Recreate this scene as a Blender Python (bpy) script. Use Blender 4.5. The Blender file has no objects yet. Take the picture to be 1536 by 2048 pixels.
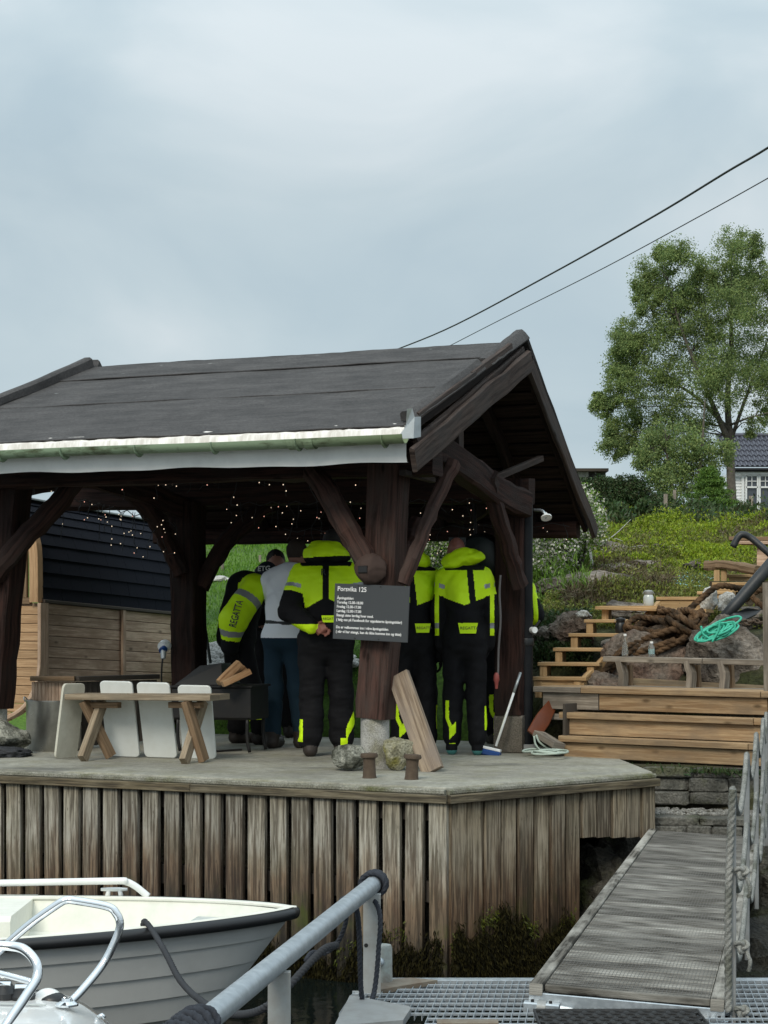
import bpy, math, random
import numpy as np
from mathutils import Vector, Matrix

scene = bpy.context.scene
COL = scene.collection
R = math.radians
rng = np.random.default_rng(7)
random.seed(7)

# ------------------------------------------------------------------ camera
F, H, HV = 3800.0, 1.1, 1239.0           # focal length in photo pixels, eye height above the quay, horizon row
cam_d = bpy.data.cameras.new('camera')
cam = bpy.data.objects.new('camera', cam_d)
COL.objects.link(cam)
cam.location = (0, 0, H)
cam.rotation_euler = (R(90), 0, 0)
cam_d.sensor_fit = 'VERTICAL'
cam_d.sensor_height = 24.0
cam_d.lens = F / 2048 * 24.0
cam_d.shift_y = (HV - 1024) / 2048
cam_d.clip_start = 0.1
cam_d.clip_end = 2000
scene.camera = cam
scene.render.resolution_x, scene.render.resolution_y = 768, 1024

# ------------------------------------------------------------------ sky
SUN_EL, SUN_AZ = 40.0, 200.0            # overcast: a weak, wide sun behind and left of the viewer
w = bpy.data.worlds.new('World')
scene.world = w
w.use_nodes = True
nt = w.node_tree
nt.nodes.clear()
def N(t, typ, **k):
    n = t.nodes.new(typ)
    for a, b in k.items():
        setattr(n, a, b)
    return n
out = N(nt, 'ShaderNodeOutputWorld')
bg = N(nt, 'ShaderNodeBackground'); bg.inputs['Strength'].default_value = 0.1
sky = N(nt, 'ShaderNodeTexSky', sky_type='NISHITA', sun_disc=False)
sky.sun_elevation = R(SUN_EL); sky.sun_rotation = R(SUN_AZ)
sky.air_density = 1.0; sky.dust_density = 2.0
tc = N(nt, 'ShaderNodeTexCoord')
mp = N(nt, 'ShaderNodeMapping'); mp.inputs['Scale'].default_value = (4.0, 4.0, 7.5); mp.inputs['Location'].default_value = (.7, .3, .45)
n1 = N(nt, 'ShaderNodeTexNoise'); n1.inputs['Scale'].default_value = 1.25; n1.inputs['Detail'].default_value = 6; n1.inputs['Roughness'].default_value = .47; n1.inputs['Distortion'].default_value = .5
cr = N(nt, 'ShaderNodeValToRGB')
cr.color_ramp.elements[0].position = .35; cr.color_ramp.elements[0].color = (3.55, 4.38, 4.85, 1)
cr.color_ramp.elements[1].position = .67; cr.color_ramp.elements[1].color = (5.2, 5.75, 6.0, 1)
e = cr.color_ramp.elements.new(.5); e.color = (4.15, 4.92, 5.28, 1)
mx = N(nt, 'ShaderNodeMix', data_type='RGBA'); mx.inputs['Factor'].default_value = .94
L = nt.links.new
L(tc.outputs['Generated'], mp.inputs['Vector']); L(mp.outputs[0], n1.inputs['Vector']); L(n1.outputs['Fac'], cr.inputs['Fac'])
L(sky.outputs[0], mx.inputs['A']); L(cr.outputs[0], mx.inputs['B']); 
sep = N(nt, 'ShaderNodeSeparateXYZ'); L(tc.outputs['Generated'], sep.inputs[0])
el = N(nt, 'ShaderNodeMath', operation='SUBTRACT', use_clamp=True); L(sep.outputs[2], el.inputs[0]); el.inputs[1].default_value = .22
cie = N(nt, 'ShaderNodeMath', operation='MULTIPLY_ADD'); L(el.outputs[0], cie.inputs[0]); cie.inputs[1].default_value = 1.6; cie.inputs[2].default_value = 1.0   # overcast sky: brighter overhead than near the horizon
vm = N(nt, 'ShaderNodeVectorMath', operation='SCALE'); L(mx.outputs['Result'], vm.inputs[0]); L(cie.outputs[0], vm.inputs['Scale'])
L(vm.outputs[0], bg.inputs['Color'])
L(bg.outputs[0], out.inputs['Surface'])

sun_d = bpy.data.lights.new('sun', 'SUN')
sun_d.energy = 1.5; sun_d.angle = R(22); sun_d.color = (1, .92, .78)
sun = bpy.data.objects.new('sun', sun_d); COL.objects.link(sun)
# Blender's sky: rotation 0 = +Y, clockwise seen from above
_az = R(SUN_AZ); _d = Vector((math.sin(_az) * math.cos(R(SUN_EL)), math.cos(_az) * math.cos(R(SUN_EL)), math.sin(R(SUN_EL))))
sun.rotation_euler = _d.to_track_quat('Z', 'Y').to_euler()

scene.view_settings.view_transform = 'Standard'
scene.view_settings.look = 'None'
scene.view_settings.gamma = 1
scene.view_settings.exposure = 0.40
scene.view_settings.use_curve_mapping = False
scene.cycles.max_bounces = 6
scene.cycles.transparent_max_bounces = 12

# ------------------------------------------------------------------ places
def P(u, v, Y):
    return np.array([(u - 768) / F * Y, Y, H - (v - HV) / F * Y])
def G(u, v, z=0.0):
    return P(u, v, (H - z) * F / (v - HV))
TH = math.atan(F / 8600)
E1 = np.array([math.cos(TH), -math.sin(TH), 0.]); E2 = np.array([math.sin(TH), math.cos(TH), 0.]); EZ = np.array([0, 0, 1.])
FR = G(750, 1536)
def S(p, q, z):                           # shelter frame: along the front, to the back, up
    return FR + E1 * p + E2 * q + EZ * z
def onplane(u, v, n, off, o0=None):
    o = np.array([0, 0, H]); r = P(u, v, 1.) - o
    b = FR if o0 is None else o0
    return o + r * ((off - (o - b) @ n) / (r @ n))
def Sp(u, v, p): return onplane(u, v, E1, p)
def Sq(u, v, q): return onplane(u, v, E2, q)

# ------------------------------------------------------------------ object helpers
WM = {}
def link(o, M, parent=None):
    COL.objects.link(o)
    if parent is not None:
        o.parent = parent
        o.matrix_basis = WM[parent.name].inverted() @ M
    else:
        o.matrix_basis = M
    WM[o.name] = M.copy()
    return o
def tag(o, label=None, cat=None, group=None, kind=None):
    if label: o['label'] = label
    if cat: o['category'] = cat
    if group: o['group'] = group
    if kind: o['kind'] = kind
    return o
def thing(name, loc, label, cat, group=None, kind=None):
    o = bpy.data.objects.new(name, None)
    o.empty_display_size = .1
    link(o, Matrix.Translation(Vector(loc)))
    return tag(o, label, cat, group, kind)

class MB:
    """collects faces; build() links them as one mesh object"""
    def __init__(s):
        s.v = []; s.f = []; s.uv = []; s.mi = []; s.n = 0
    def add(s, v, f, uv=None, mi=0):
        v = np.asarray(v, float).reshape(-1, 3)
        s.v.append(v)
        for i, q in enumerate(f):
            s.f.append([int(a) + s.n for a in q])
            s.uv.append(uv[i] if uv is not None else [(0, 0)] * len(q))
            s.mi.append(mi)
        s.n += len(v)
        return s
    def sweep(s, pts, ring, up=None, scale=None, twist=0.0, caps=True, closed=False, uvo=None, mi=0):
        pts = np.asarray(pts, float); ring = np.asarray(ring, float)
        n, m = len(pts), ring.shape[-2]
        if closed:
            tan = np.roll(pts, -1, 0) - np.roll(pts, 1, 0)
        else:
            tan = np.gradient(pts, axis=0)
        tan /= np.linalg.norm(tan, axis=1)[:, None] + 1e-12
        if up is None:
            up = np.array([0, 0, 1.]) if abs(tan[0][2]) < .9 else np.array([0, 1., 0])
            tr = True
        else:
            up = np.asarray(up, float); tr = False
        V = np.zeros((n, m, 3)); x = np.cross(up, tan[0])
        seg = np.concatenate([[0], np.cumsum(np.linalg.norm(np.diff(pts, axis=0), axis=1))])
        for i in range(n):
            if tr:
                if i:
                    x = x - tan[i] * (x @ tan[i])
            else:
                x = np.cross(up, tan[i])
            x = x / (np.linalg.norm(x) + 1e-12)
            y = np.cross(tan[i], x)
            rg = ring[i] if ring.ndim == 3 else ring
            if scale is not None:
                rg = rg * (scale[i] if np.ndim(scale) else scale)
            if twist:
                a = twist * seg[i]
                c, q = math.cos(a), math.sin(a)
                rg = np.stack([rg[:, 0] * c - rg[:, 1] * q, rg[:, 0] * q + rg[:, 1] * c], 1)
            V[i] = pts[i] + rg[:, :1] * x + rg[:, 1:] * y
        r0 = ring[0] if ring.ndim == 3 else ring
        per = np.concatenate([[0], np.cumsum(np.linalg.norm(np.diff(np.vstack([r0, r0[:1]]), axis=0), axis=1))])
        ou, ov = (random.random() * 7, random.random() * 3) if uvo is None else uvo
        f, uv = [], []
        for i in range(n if closed else n - 1):
            j = (i + 1) % n
            sj = seg[i] + np.linalg.norm(pts[j] - pts[i])
            for k in range(m):
                l = (k + 1) % m
                f.append((i * m + k, i * m + l, j * m + l, j * m + k))
                uv.append([(seg[i] + ou, per[k] + ov), (seg[i] + ou, per[k + 1] + ov), (sj + ou, per[k + 1] + ov), (sj + ou, per[k] + ov)])
        if caps and not closed:
            c0 = [(r0[k, 0] * .12 + ou, r0[k, 1] + ov) for k in range(m)]
            f.append(tuple(range(m))[::-1]); uv.append(c0[::-1])
            f.append(tuple((n - 1) * m + k for k in range(m))); uv.append(c0)
        return s.add(V.reshape(-1, 3), f, uv, mi)
    def tube(s, pts, r, n=10, caps=True, closed=False, mi=0):
        a = np.linspace(0, 2 * math.pi, n, endpoint=False)
        ring = np.stack([np.cos(a), np.sin(a)], 1)
        r = np.asarray(r, float)
        if r.ndim == 0:
            return s.sweep(pts, ring * float(r), caps=caps, closed=closed, mi=mi)
        return s.sweep(pts, ring, scale=r, caps=caps, closed=closed, mi=mi)
    def beam(s, p0, p1, w, t, up=(0, 0, 1), c=.004, mi=0):
        """bar with chamfered edges, w across, t along 'up'"""
        return s.sweep([p0, p1], rect(w, t, c), up=fixup(p0, p1, up), mi=mi)
    def box(s, c, size, ax=None, ch=.004, mi=0):
        c = np.asarray(c, float)
        ax = (np.array([1., 0, 0]), np.array([0, 1., 0]), np.array([0, 0, 1.])) if ax is None else ax
        h = ax[0] * size[0] / 2
        return s.sweep([c - h, c + h], rect(size[1], size[2], ch), up=ax[2], mi=mi)
    def lathe(s, prof, c, n=24, axis=None, mi=0, arc=2 * math.pi):
        """prof: (r, h) pairs"""
        ax = np.array([0, 0, 1.]) if axis is None else np.asarray(axis, float)
        ax = ax / np.linalg.norm(ax)
        x = np.cross(ax, [0, 1., 0] if abs(ax[1]) < .9 else [1., 0, 0]); x /= np.linalg.norm(x); y = np.cross(ax, x)
        full = arc > 6.28
        k = n if full else n + 1
        a = np.linspace(0, arc, k, endpoint=not full)
        V = [np.asarray(c) + ax * h + r * (math.cos(t) * x + math.sin(t) * y) for r, h in prof for t in a]
        f, uv = [], []
        for i in range(len(prof) - 1):
            for j in range(n):
                l = (j + 1) % k
                f.append((i * k + j, i * k + l, (i + 1) * k + l, (i + 1) * k + j))
                uv.append([(prof[i][1], j * .02), (prof[i][1], j * .02 + .02), (prof[i + 1][1], j * .02 + .02), (prof[i + 1][1], j * .02)])
        return s.add(V, f, uv, mi)
    def build(s, name, mat, parent=None, loc=None, smooth=False, M=None, kind=None, label=None):
        v = np.concatenate(s.v) if s.v else np.zeros((0, 3))
        if M is None:
            if loc is None:
                loc = WM[parent.name].translation if parent is not None else Vector(v.mean(0))
            M = Matrix.Translation(Vector(loc))
            v = v - np.array(M.translation)
        me = mesh_from(name, v, s.f, s.uv)
        mats = mat if isinstance(mat, (list, tuple)) else [mat]
        for m_ in mats:
            me.materials.append(m_)
        if len(mats) > 1:
            me.polygons.foreach_set('material_index', s.mi)
        if smooth:
            shade(me, smooth)
        o = bpy.data.objects.new(name, me)
        link(o, M, parent)
        if kind: o['kind'] = kind
        if label: o['label'] = label
        return o

def mesh_from(name, v, f, uv=None):
    me = bpy.data.meshes.new(name)
    v = np.asarray(v, np.float32)
    me.vertices.add(len(v)); me.vertices.foreach_set('co', v.ravel())
    tot = np.array([len(q) for q in f], np.int32)
    lv = np.fromiter((i for q in f for i in q), np.int32, int(tot.sum()))
    me.loops.add(len(lv)); me.loops.foreach_set('vertex_index', lv)
    me.polygons.add(len(tot)); me.polygons.foreach_set('loop_start', np.concatenate([[0], np.cumsum(tot)[:-1]]).astype(np.int32))
    if uv is not None:
        l = me.uv_layers.new(name='UVMap')
        l.data.foreach_set('uv', np.array([c for q in uv for c in q], np.float32).ravel())
    me.polygons.foreach_set('use_smooth', [False] * len(tot))
    me.update(calc_edges=True)
    return me
def shade(me, ang=True):
    me.polygons.foreach_set('use_smooth', [True] * len(me.polygons))
    if ang is not True:
        try:
            me.set_sharp_from_angle(angle=R(ang))
        except Exception:
            pass
    me.update()
def quads_mesh(name, Q, mat, parent=None, kind=None, tris=False):
    """Q: (N,4,3) array of loose quads"""
    Q = np.asarray(Q, np.float32); n, k = Q.shape[0], Q.shape[1]
    loc = WM[parent.name].translation if parent is not None else Vector((0, 0, 0))
    v = Q.reshape(-1, 3) - np.array(loc, np.float32)
    me = bpy.data.meshes.new(name)
    me.vertices.add(n * k); me.vertices.foreach_set('co', v.ravel())
    me.loops.add(n * k); me.loops.foreach_set('vertex_index', np.arange(n * k, dtype=np.int32))
    me.polygons.add(n); me.polygons.foreach_set('loop_start', (np.arange(n) * k).astype(np.int32))
    me.update(calc_edges=True)
    for m_ in (mat if isinstance(mat, (list, tuple)) else [mat]): me.materials.append(m_)
    o = bpy.data.objects.new(name, me)
    link(o, Matrix.Translation(Vector(loc)), parent)
    if kind: o['kind'] = kind
    return o
def leaf_quads(pos, size, nrm=None, droop=0., aspect=.5, seed=0, flat=.0):
    """diamond leaves of random attitude at pos"""
    g = np.random.default_rng(seed)
    n = len(pos)
    d = g.normal(size=(n, 3)); d[:, 2] -= droop
    if nrm is not None:
        d += nrm
    d /= np.linalg.norm(d, axis=1)[:, None]
    s_ = np.cross(d, g.normal(size=(n, 3))); s_ /= np.linalg.norm(s_, axis=1)[:, None] + 1e-9
    L_ = (np.asarray(size) * (.7 + .6 * g.random(n)))[:, None]
    a = pos; b = pos + d * L_ * .5 + s_ * L_ * aspect * .5
    c = pos + d * L_; e = pos + d * L_ * .5 - s_ * L_ * aspect * .5
    return np.stack([a, b, c, e], 1)
def fixup(p0, p1, up):
    t = np.asarray(p1, float) - np.asarray(p0, float); t /= np.linalg.norm(t)
    up = np.asarray(up, float)
    if abs(t @ up) > .98:
        up = np.array([0, 1., 0]) if abs(t[1]) < .9 else np.array([1., 0, 0])
    return up
def rect(w_, t_, c=.004):
    a, b = w_ / 2, t_ / 2
    c = min(c, a * .5, b * .5)
    return np.array([(-a + c, -b), (a - c, -b), (a, -b + c), (a, b - c), (a - c, b), (-a + c, b), (-a, b - c), (-a, -b + c)])
BOARDS = {}
def board(name, p0, p1, w_, t_, mat, parent=None, up=(0, 0, 1), c=.004, kind=None):
    """one straight plank from p0 to p1: w across, t along up; local x runs along it; alike planks share a mesh"""
    p0 = np.asarray(p0, float); p1 = np.asarray(p1, float)
    Ln = float(np.linalg.norm(p1 - p0)); x = (p1 - p0) / Ln
    up = fixup(p0, p1, up)
    y = np.cross(up, x); y /= np.linalg.norm(y); z = np.cross(x, y)
    key = (name, round(Ln, 3), round(w_, 3), round(t_, 3), mat.name)
    me = BOARDS.get(key)
    if me is None:
        b = MB().sweep([(0, 0, 0), (Ln, 0, 0)], rect(w_, t_, c), up=(0, 0, 1))
        me = mesh_from(name, np.concatenate(b.v), b.f, b.uv); me.materials.append(mat)
        BOARDS[key] = me
    o = bpy.data.objects.new(name, me)
    M = Matrix(((x[0], y[0], z[0], p0[0]), (x[1], y[1], z[1], p0[1]), (x[2], y[2], z[2], p0[2]), (0, 0, 0, 1)))
    link(o, M, parent)
    if kind: o['kind'] = kind
    return o
def smoothpath(pts, n=40, closed=False):
    """Catmull-Rom through pts"""
    p = np.asarray(pts, float); k = len(p)
    if closed:
        q = np.vstack([p[-1:], p, p[:2]]); segs = k
    else:
        q = np.vstack([2 * p[:1] - p[1:2], p, 2 * p[-1:] - p[-2:-1]]); segs = k - 1
    out_ = []
    for t in np.linspace(0, segs, n, endpoint=not closed):
        i = min(int(t), segs - 1); f = t - i
        a, b, c, d = q[i], q[i + 1], q[i + 2], q[i + 3]
        out_.append(.5 * ((2 * b) + (-a + c) * f + (2 * a - 5 * b + 4 * c - d) * f * f + (-a + 3 * b - 3 * c + d) * f ** 3))
    return np.array(out_)
def timber(name, pts, w_, t_, mat, parent, up=None, n=14, wob=.006, c=.02, seed=0, taper=1.0, kind=None):
    """hand-hewn beam along a smooth path, edges rounded, faces slightly uneven"""
    g = np.random.default_rng(seed + 11)
    pp = smoothpath(pts, n)
    base = rect(w_, t_, c)
    rings = []
    for i in range(n):
        k = 1 + (taper - 1) * i / (n - 1)
        rings.append(base * k * (1 + g.normal(size=(8, 1)) * wob / max(w_, t_) * 2) + g.normal(size=(1, 2)) * wob * .7)
    b = MB().sweep(pp, np.array(rings), up=up if up is not None else fixup(pp[0], pp[-1], (0, 0, 1)))
    return b.build(name, mat, parent, smooth=14, kind=kind)
def vnoise(p, f=1.0, seed=0):
    """cheap smooth value field in about [-1, 1]"""
    p = np.asarray(p, float) * f
    g = np.random.default_rng(seed)
    o = np.zeros(p.shape[:-1])
    for k in range(5):
        d = g.normal(size=3); d /= np.linalg.norm(d)
        d2 = g.normal(size=3); d2 /= np.linalg.norm(d2)
        fr = 1.2 + .55 * k
        o += np.sin(p @ d * fr * 2.1 + 1.3 * np.sin(p @ d2 * fr * 1.7 + g.random() * 6) + g.random() * 6) / (1 + .45 * k)
    return o / 2.6
_ico = {}
def icosphere(n):
    if n not in _ico:
        import bmesh
        bm = bmesh.new(); bmesh.ops.create_icosphere(bm, subdivisions=n, radius=1)
        v = np.array([a.co[:] for a in bm.verts]); f = [[b.index for b in a.verts] for a in bm.faces]; bm.free()
        _ico[n] = (v, f)
    return _ico[n]
def rock(name, c, size, mat, parent=None, seed=0, sub=4, rough=.16, flat=.0, rot=0., facets=5):
    v, f = icosphere(sub)
    g = np.random.default_rng(seed + 100)
    v = v.copy()
    for k in range(facets):                       # cut flat faces
        d = g.normal(size=3); d /= np.linalg.norm(d)
        lim = .55 + .33 * g.random()
        x = v @ d
        m = x > lim
        v[m] -= np.outer(x[m] - lim, d) * .85
    v *= (1 + rough * vnoise(v, 1.6, seed) + rough * .45 * vnoise(v, 4.2, seed + 1) - rough * .5 * np.abs(vnoise(v, 3.1, seed + 3)) + rough * .28 * vnoise(v, 11, seed + 2))[:, None]
    v = v * (np.asarray(size) / 2)
    ca, sa = math.cos(rot), math.sin(rot)
    v = np.stack([v[:, 0] * ca - v[:, 1] * sa, v[:, 0] * sa + v[:, 1] * ca, v[:, 2]], 1)
    zmin = -size[2] / 2 * (1 - flat)
    v[:, 2] = np.maximum(v[:, 2], zmin)
    b = MB().add(v + np.asarray(c, float), f)
    return b.build(name, mat, parent, loc=(c[0], c[1], c[2]) if parent is None else None, smooth=26)
def rope_ring(r, lobes=3, n=15, depth=.3):
    a = np.linspace(0, 2 * math.pi, n, endpoint=False)
    rr = r * (1 - depth + depth * np.abs(np.cos(a * lobes / 2)) ** .8)
    return np.stack([np.cos(a) * rr, np.sin(a) * rr], 1)
def rope(mb, pts, r, step=.6, pitch=None, closed=False, lobes=3, n=15):
    p = np.asarray(pts, float)
    L_ = np.linalg.norm(np.diff(p, axis=0), axis=1).sum()
    k = int(min(900, max(6, L_ / (r * step))))
    pp = smoothpath(p, k, closed)
    return mb.sweep(pp, rope_ring(r, lobes, n), twist=2 * math.pi / (pitch or r * 7), closed=closed)
def text_obj(name, body, size, M, mat, parent, extrude=.0008, align='LEFT', bold=0.0, xs=1.0):
    cu = bpy.data.curves.new(name, 'FONT')
    cu.body = body; cu.size = size; cu.extrude = extrude; cu.align_x = align; cu.offset = bold; cu.resolution_u = 3
    tmp = bpy.data.objects.new('tmp', cu); COL.objects.link(tmp)
    dg = bpy.context.evaluated_depsgraph_get()
    me = bpy.data.meshes.new_from_object(tmp.evaluated_get(dg))
    bpy.data.objects.remove(tmp)
    me.name = name; me.materials.clear(); me.materials.append(mat)
    if xs != 1.0:
        me.transform(Matrix.Diagonal((xs, 1, 1, 1)))
    o = bpy.data.objects.new(name, me)
    return link(o, M, parent)
def frame(x, y, loc):
    """matrix with text axes x (reading) and y (up)"""
    x = Vector(x).normalized(); z = x.cross(Vector(y)).normalized(); y = z.cross(x)
    return Matrix(((x[0], y[0], z[0], loc[0]), (x[1], y[1], z[1], loc[1]), (x[2], y[2], z[2], loc[2]), (0, 0, 0, 1)))
# ------------------------------------------------------------------ materials
def newmat(name):
    m = bpy.data.materials.new(name); m.use_nodes = True
    t = m.node_tree; b = t.nodes['Principled BSDF']
    return m, t, b
def ramp(t, fac, stops):
    r = N(t, 'ShaderNodeValToRGB'); el = r.color_ramp.elements
    while len(el) < len(stops): el.new(.5)
    for e_, (p, c) in zip(el, stops):
        e_.position = p; e_.color = (*c, 1) if len(c) == 3 else c
    t.links.new(fac, r.inputs['Fac'])
    return r.outputs[0]
def mixc(t, f, a, b, mode='MIX'):
    n = N(t, 'ShaderNodeMix', data_type='RGBA', blend_type=mode)
    for s_, x in (('Factor', f), ('A', a), ('B', b)):
        if hasattr(x, 'is_output'): t.links.new(x, n.inputs[s_])
        elif s_ == 'Factor': n.inputs[s_].default_value = x
        else: n.inputs[s_].default_value = (*x, 1)
    return n.outputs['Result']
def math_(t, op, a, b=None, c=None, clamp=False):
    n = N(t, 'ShaderNodeMath', operation=op); n.use_clamp = clamp
    for i, x in enumerate((a, b, c)):
        if x is None: continue
        if hasattr(x, 'is_output'): t.links.new(x, n.inputs[i])
        else: n.inputs[i].default_value = x
    return n.outputs[0]
def noise_(t, vec, scale, detail=4, rough=.55, dist=0.):
    n = N(t, 'ShaderNodeTexNoise'); n.inputs['Scale'].default_value = scale; n.inputs['Detail'].default_value = detail
    n.inputs['Roughness'].default_value = rough; n.inputs['Distortion'].default_value = dist
    if vec is not None: t.links.new(vec, n.inputs['Vector'])
    return n.outputs['Fac']
def mapv(t, vec, scale=(1, 1, 1), loc=(0, 0, 0)):
    n = N(t, 'ShaderNodeMapping'); n.inputs['Scale'].default_value = scale; n.inputs['Location'].default_value = loc
    t.links.new(vec, n.inputs['Vector'])
    return n.outputs[0]
def rndvec(t, vec, amt=20.):
    """shift coordinates per object so that alike planks differ"""
    oi = N(t, 'ShaderNodeObjectInfo')
    c = N(t, 'ShaderNodeCombineXYZ')
    m = math_(t, 'MULTIPLY', oi.outputs['Random'], amt)
    for i in range(3): t.links.new(m, c.inputs[i])
    a = N(t, 'ShaderNodeVectorMath', operation='ADD'); t.links.new(vec, a.inputs[0]); t.links.new(c.outputs[0], a.inputs[1])
    return a.outputs[0], oi.outputs['Random']
def bump(t, b, h, strength=.3, dist=.01):
    n = N(t, 'ShaderNodeBump'); n.inputs['Strength'].default_value = strength; n.inputs['Distance'].default_value = dist
    t.links.new(h, n.inputs['Height']); t.links.new(n.outputs[0], b.inputs['Normal'])
def coords(t, kind='Object'):
    return N(t, 'ShaderNodeTexCoord').outputs[kind]
def worldpos(t):
    g = N(t, 'ShaderNodeNewGeometry')
    s_ = N(t, 'ShaderNodeSeparateXYZ'); t.links.new(g.outputs['Position'], s_.inputs[0])
    return g.outputs['Position'], s_.outputs
MATS = {}
def wood(name, c1, c2, c3=None, grain=1.0, rough=.8, knots=True, bumpy=.45, vary=.35, spec=.15):
    """planks: uv.x runs along the grain, in metres"""
    m, t, b = newmat(name); L = t.links.new
    v, rnd = rndvec(t, coords(t, 'UV'))
    g1 = noise_(t, mapv(t, v, (2.2 * grain, 42 * grain, 1)), 1.0, 6, .6, .4)
    g2 = noise_(t, mapv(t, v, (9 * grain, 210 * grain, 1)), 1.0, 3, .6)
    blot = noise_(t, mapv(t, v, (3, 7, 1)), 1.0, 4, .6)
    col = ramp(t, g1, [(.40, c1), (.58, c2)])
    col = mixc(t, math_(t, 'MULTIPLY', math_(t, 'SUBTRACT', g2, .45, clamp=True), 1.4, clamp=True), col, tuple(x * .45 for x in c1))
    if c3: col = mixc(t, ramp(t, blot, [(.42, (0, 0, 0)), (.68, (1, 1, 1))]), col, c3)
    if knots:
        vo = N(t, 'ShaderNodeTexVoronoi'); vo.inputs['Scale'].default_value = 1.0
        L(mapv(t, v, (2.6, 6.5, 1)), vo.inputs['Vector'])
        k = ramp(t, vo.outputs['Distance'], [(.05, (1, 1, 1)), (.13, (0, 0, 0))])
        col = mixc(t, math_(t, 'MULTIPLY', k, .75), col, tuple(x * .3 for x in c1))
    f = math_(t, 'ADD', math_(t, 'MULTIPLY', rnd, vary), 1 - vary * .5)
    hsv = N(t, 'ShaderNodeHueSaturation'); L(f, hsv.inputs['Value']); L(col, hsv.inputs['Color'])
    L(hsv.outputs[0], b.inputs['Base Color'])
    b.inputs['Roughness'].default_value = rough; b.inputs['Specular IOR Level'].default_value = spec
    bump(t, b, math_(t, 'ADD', g1, g2), bumpy, .006)
    MATS[name] = m
    return m
def speckle(name, c1, c2, c3=None, scale=6., fine=60., rough=.9, bumpy=.4, spec=.25, bd=.02, lo=.38, hi=.62, coord='Object'):
    m, t, b = newmat(name); L = t.links.new
    v = coords(t, coord)
    a = noise_(t, v, scale, 6, .62); f_ = noise_(t, v, fine, 3, .6)
    col = ramp(t, a, [(lo, c1), (hi, c2)])
    if c3: col = mixc(t, ramp(t, noise_(t, mapv(t, v, (1, 1, 1), (3, 5, 9)), scale * .6, 5, .6), [(.5, (0, 0, 0)), (.62, (1, 1, 1))]), col, c3)
    col = mixc(t, .6, col, ramp(t, f_, [(.34, (.25, .25, .25)), (.66, (1.25, 1.25, 1.25))]), 'MULTIPLY')
    L(col, b.inputs['Base Color']); b.inputs['Roughness'].default_value = rough; b.inputs['Specular IOR Level'].default_value = spec
    bump(t, b, math_(t, 'ADD', math_(t, 'MULTIPLY', a, 1.5), f_), bumpy, bd)
    MATS[name] = m
    return m
def plain(name, c, rough=.5, metal=0., spec=.5, dirt=.0, dscale=8., bumpy=0., bscale=90., coat=0., dcol=None):
    m, t, b = newmat(name); L = t.links.new
    b.inputs['Roughness'].default_value = rough; b.inputs['Metallic'].default_value = metal; b.inputs['Specular IOR Level'].default_value = spec
    b.inputs['Coat Weight'].default_value = coat
    v = coords(t)
    if dirt:
        n = noise_(t, v, dscale, 6, .65)
        col = mixc(t, ramp(t, n, [(.4, (0, 0, 0)), (.75, (dirt,) * 3)]), c, dcol or tuple(x * .35 for x in c))
        L(col, b.inputs['Base Color'])
        L(math_(t, 'ADD', math_(t, 'MULTIPLY', n, .25), rough - .12, clamp=True), b.inputs['Roughness'])
    else:
        b.inputs['Base Color'].default_value = (*c, 1)
    if bumpy: bump(t, b, noise_(t, v, bscale, 4, .6), bumpy, .004)
    MATS[name] = m
    return m
def foliage(name, cs, rough=.6, trans=.25, spec=.3):
    m, t, b = newmat(name); L = t.links.new
    g = N(t, 'ShaderNodeNewGeometry')
    k = len(cs)
    col = ramp(t, g.outputs['Random Per Island'], [(i / max(1, k - 1), c) for i, c in enumerate(cs)])
    big = noise_(t, g.outputs['Position'], .9, 3, .5)
    col = mixc(t, .55, col, ramp(t, big, [(.3, (.55, .55, .55)), (.7, (1.25, 1.25, 1.15))]), 'MULTIPLY')
    L(col, b.inputs['Base Color']); b.inputs['Roughness'].default_value = rough; b.inputs['Specular IOR Level'].default_value = spec
    tr = N(t, 'ShaderNodeBsdfTranslucent'); L(col, tr.inputs['Color'])
    mxs = N(t, 'ShaderNodeMixShader'); mxs.inputs[0].default_value = trans
    L(b.outputs[0], mxs.inputs[1]); L(tr.outputs[0], mxs.inputs[2])
    L(mxs.outputs[0], t.nodes['Material Output'].inputs['Surface'])
    MATS[name] = m
    return m
def emit(name, c, s_):
    m, t, b = newmat(name)
    b.inputs['Base Color'].default_value = (*c, 1); b.inputs['Emission Color'].default_value = (*c, 1); b.inputs['Emission Strength'].default_value = s_
    MATS[name] = m
    return m
def glassy(name, c, rough=.03):
    m, t, b = newmat(name)
    b.inputs['Base Color'].default_value = (*c, 1); b.inputs['Transmission Weight'].default_value = .92; b.inputs['Roughness'].default_value = rough; b.inputs['IOR'].default_value = 1.45
    MATS[name] = m
    return m

wood('dark_stain', (.014, .008, .007), (.045, .023, .0185), (.027, .019, .017), grain=.8, rough=.72, bumpy=.6, vary=.3, spec=.1)
wood('post_stain', (.03, .017, .014), (.088, .047, .038), (.06, .043, .037), grain=.8, rough=.7, bumpy=.6, vary=.25, spec=.12)
wood('dark_roof_wood', (.016, .011, .009), (.035, .024, .02), None, rough=.8, bumpy=.4)
wood('barge_wood', (.035, .024, .02), (.085, .062, .052), (.05, .043, .04), rough=.75, bumpy=.6)
wood('pine_new', (.36, .22, .105), (.52, .35, .18), (.40, .27, .14), rough=.65, vary=.3)
wood('pine_deck', (.29, .185, .10), (.46, .325, .19), (.25, .18, .115), rough=.75, vary=.35)
wood('pine_grey', (.20, .17, .135), (.34, .30, .25), (.15, .13, .11), rough=.85, vary=.3)
wood('sauna_pine', (.36, .22, .12), (.50, .33, .19), None, rough=.6, vary=.25)
wood('sauna_pine_dull', (.41, .28, .20), (.62, .46, .34), (.36, .25, .175), rough=.7, vary=.25)
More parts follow.
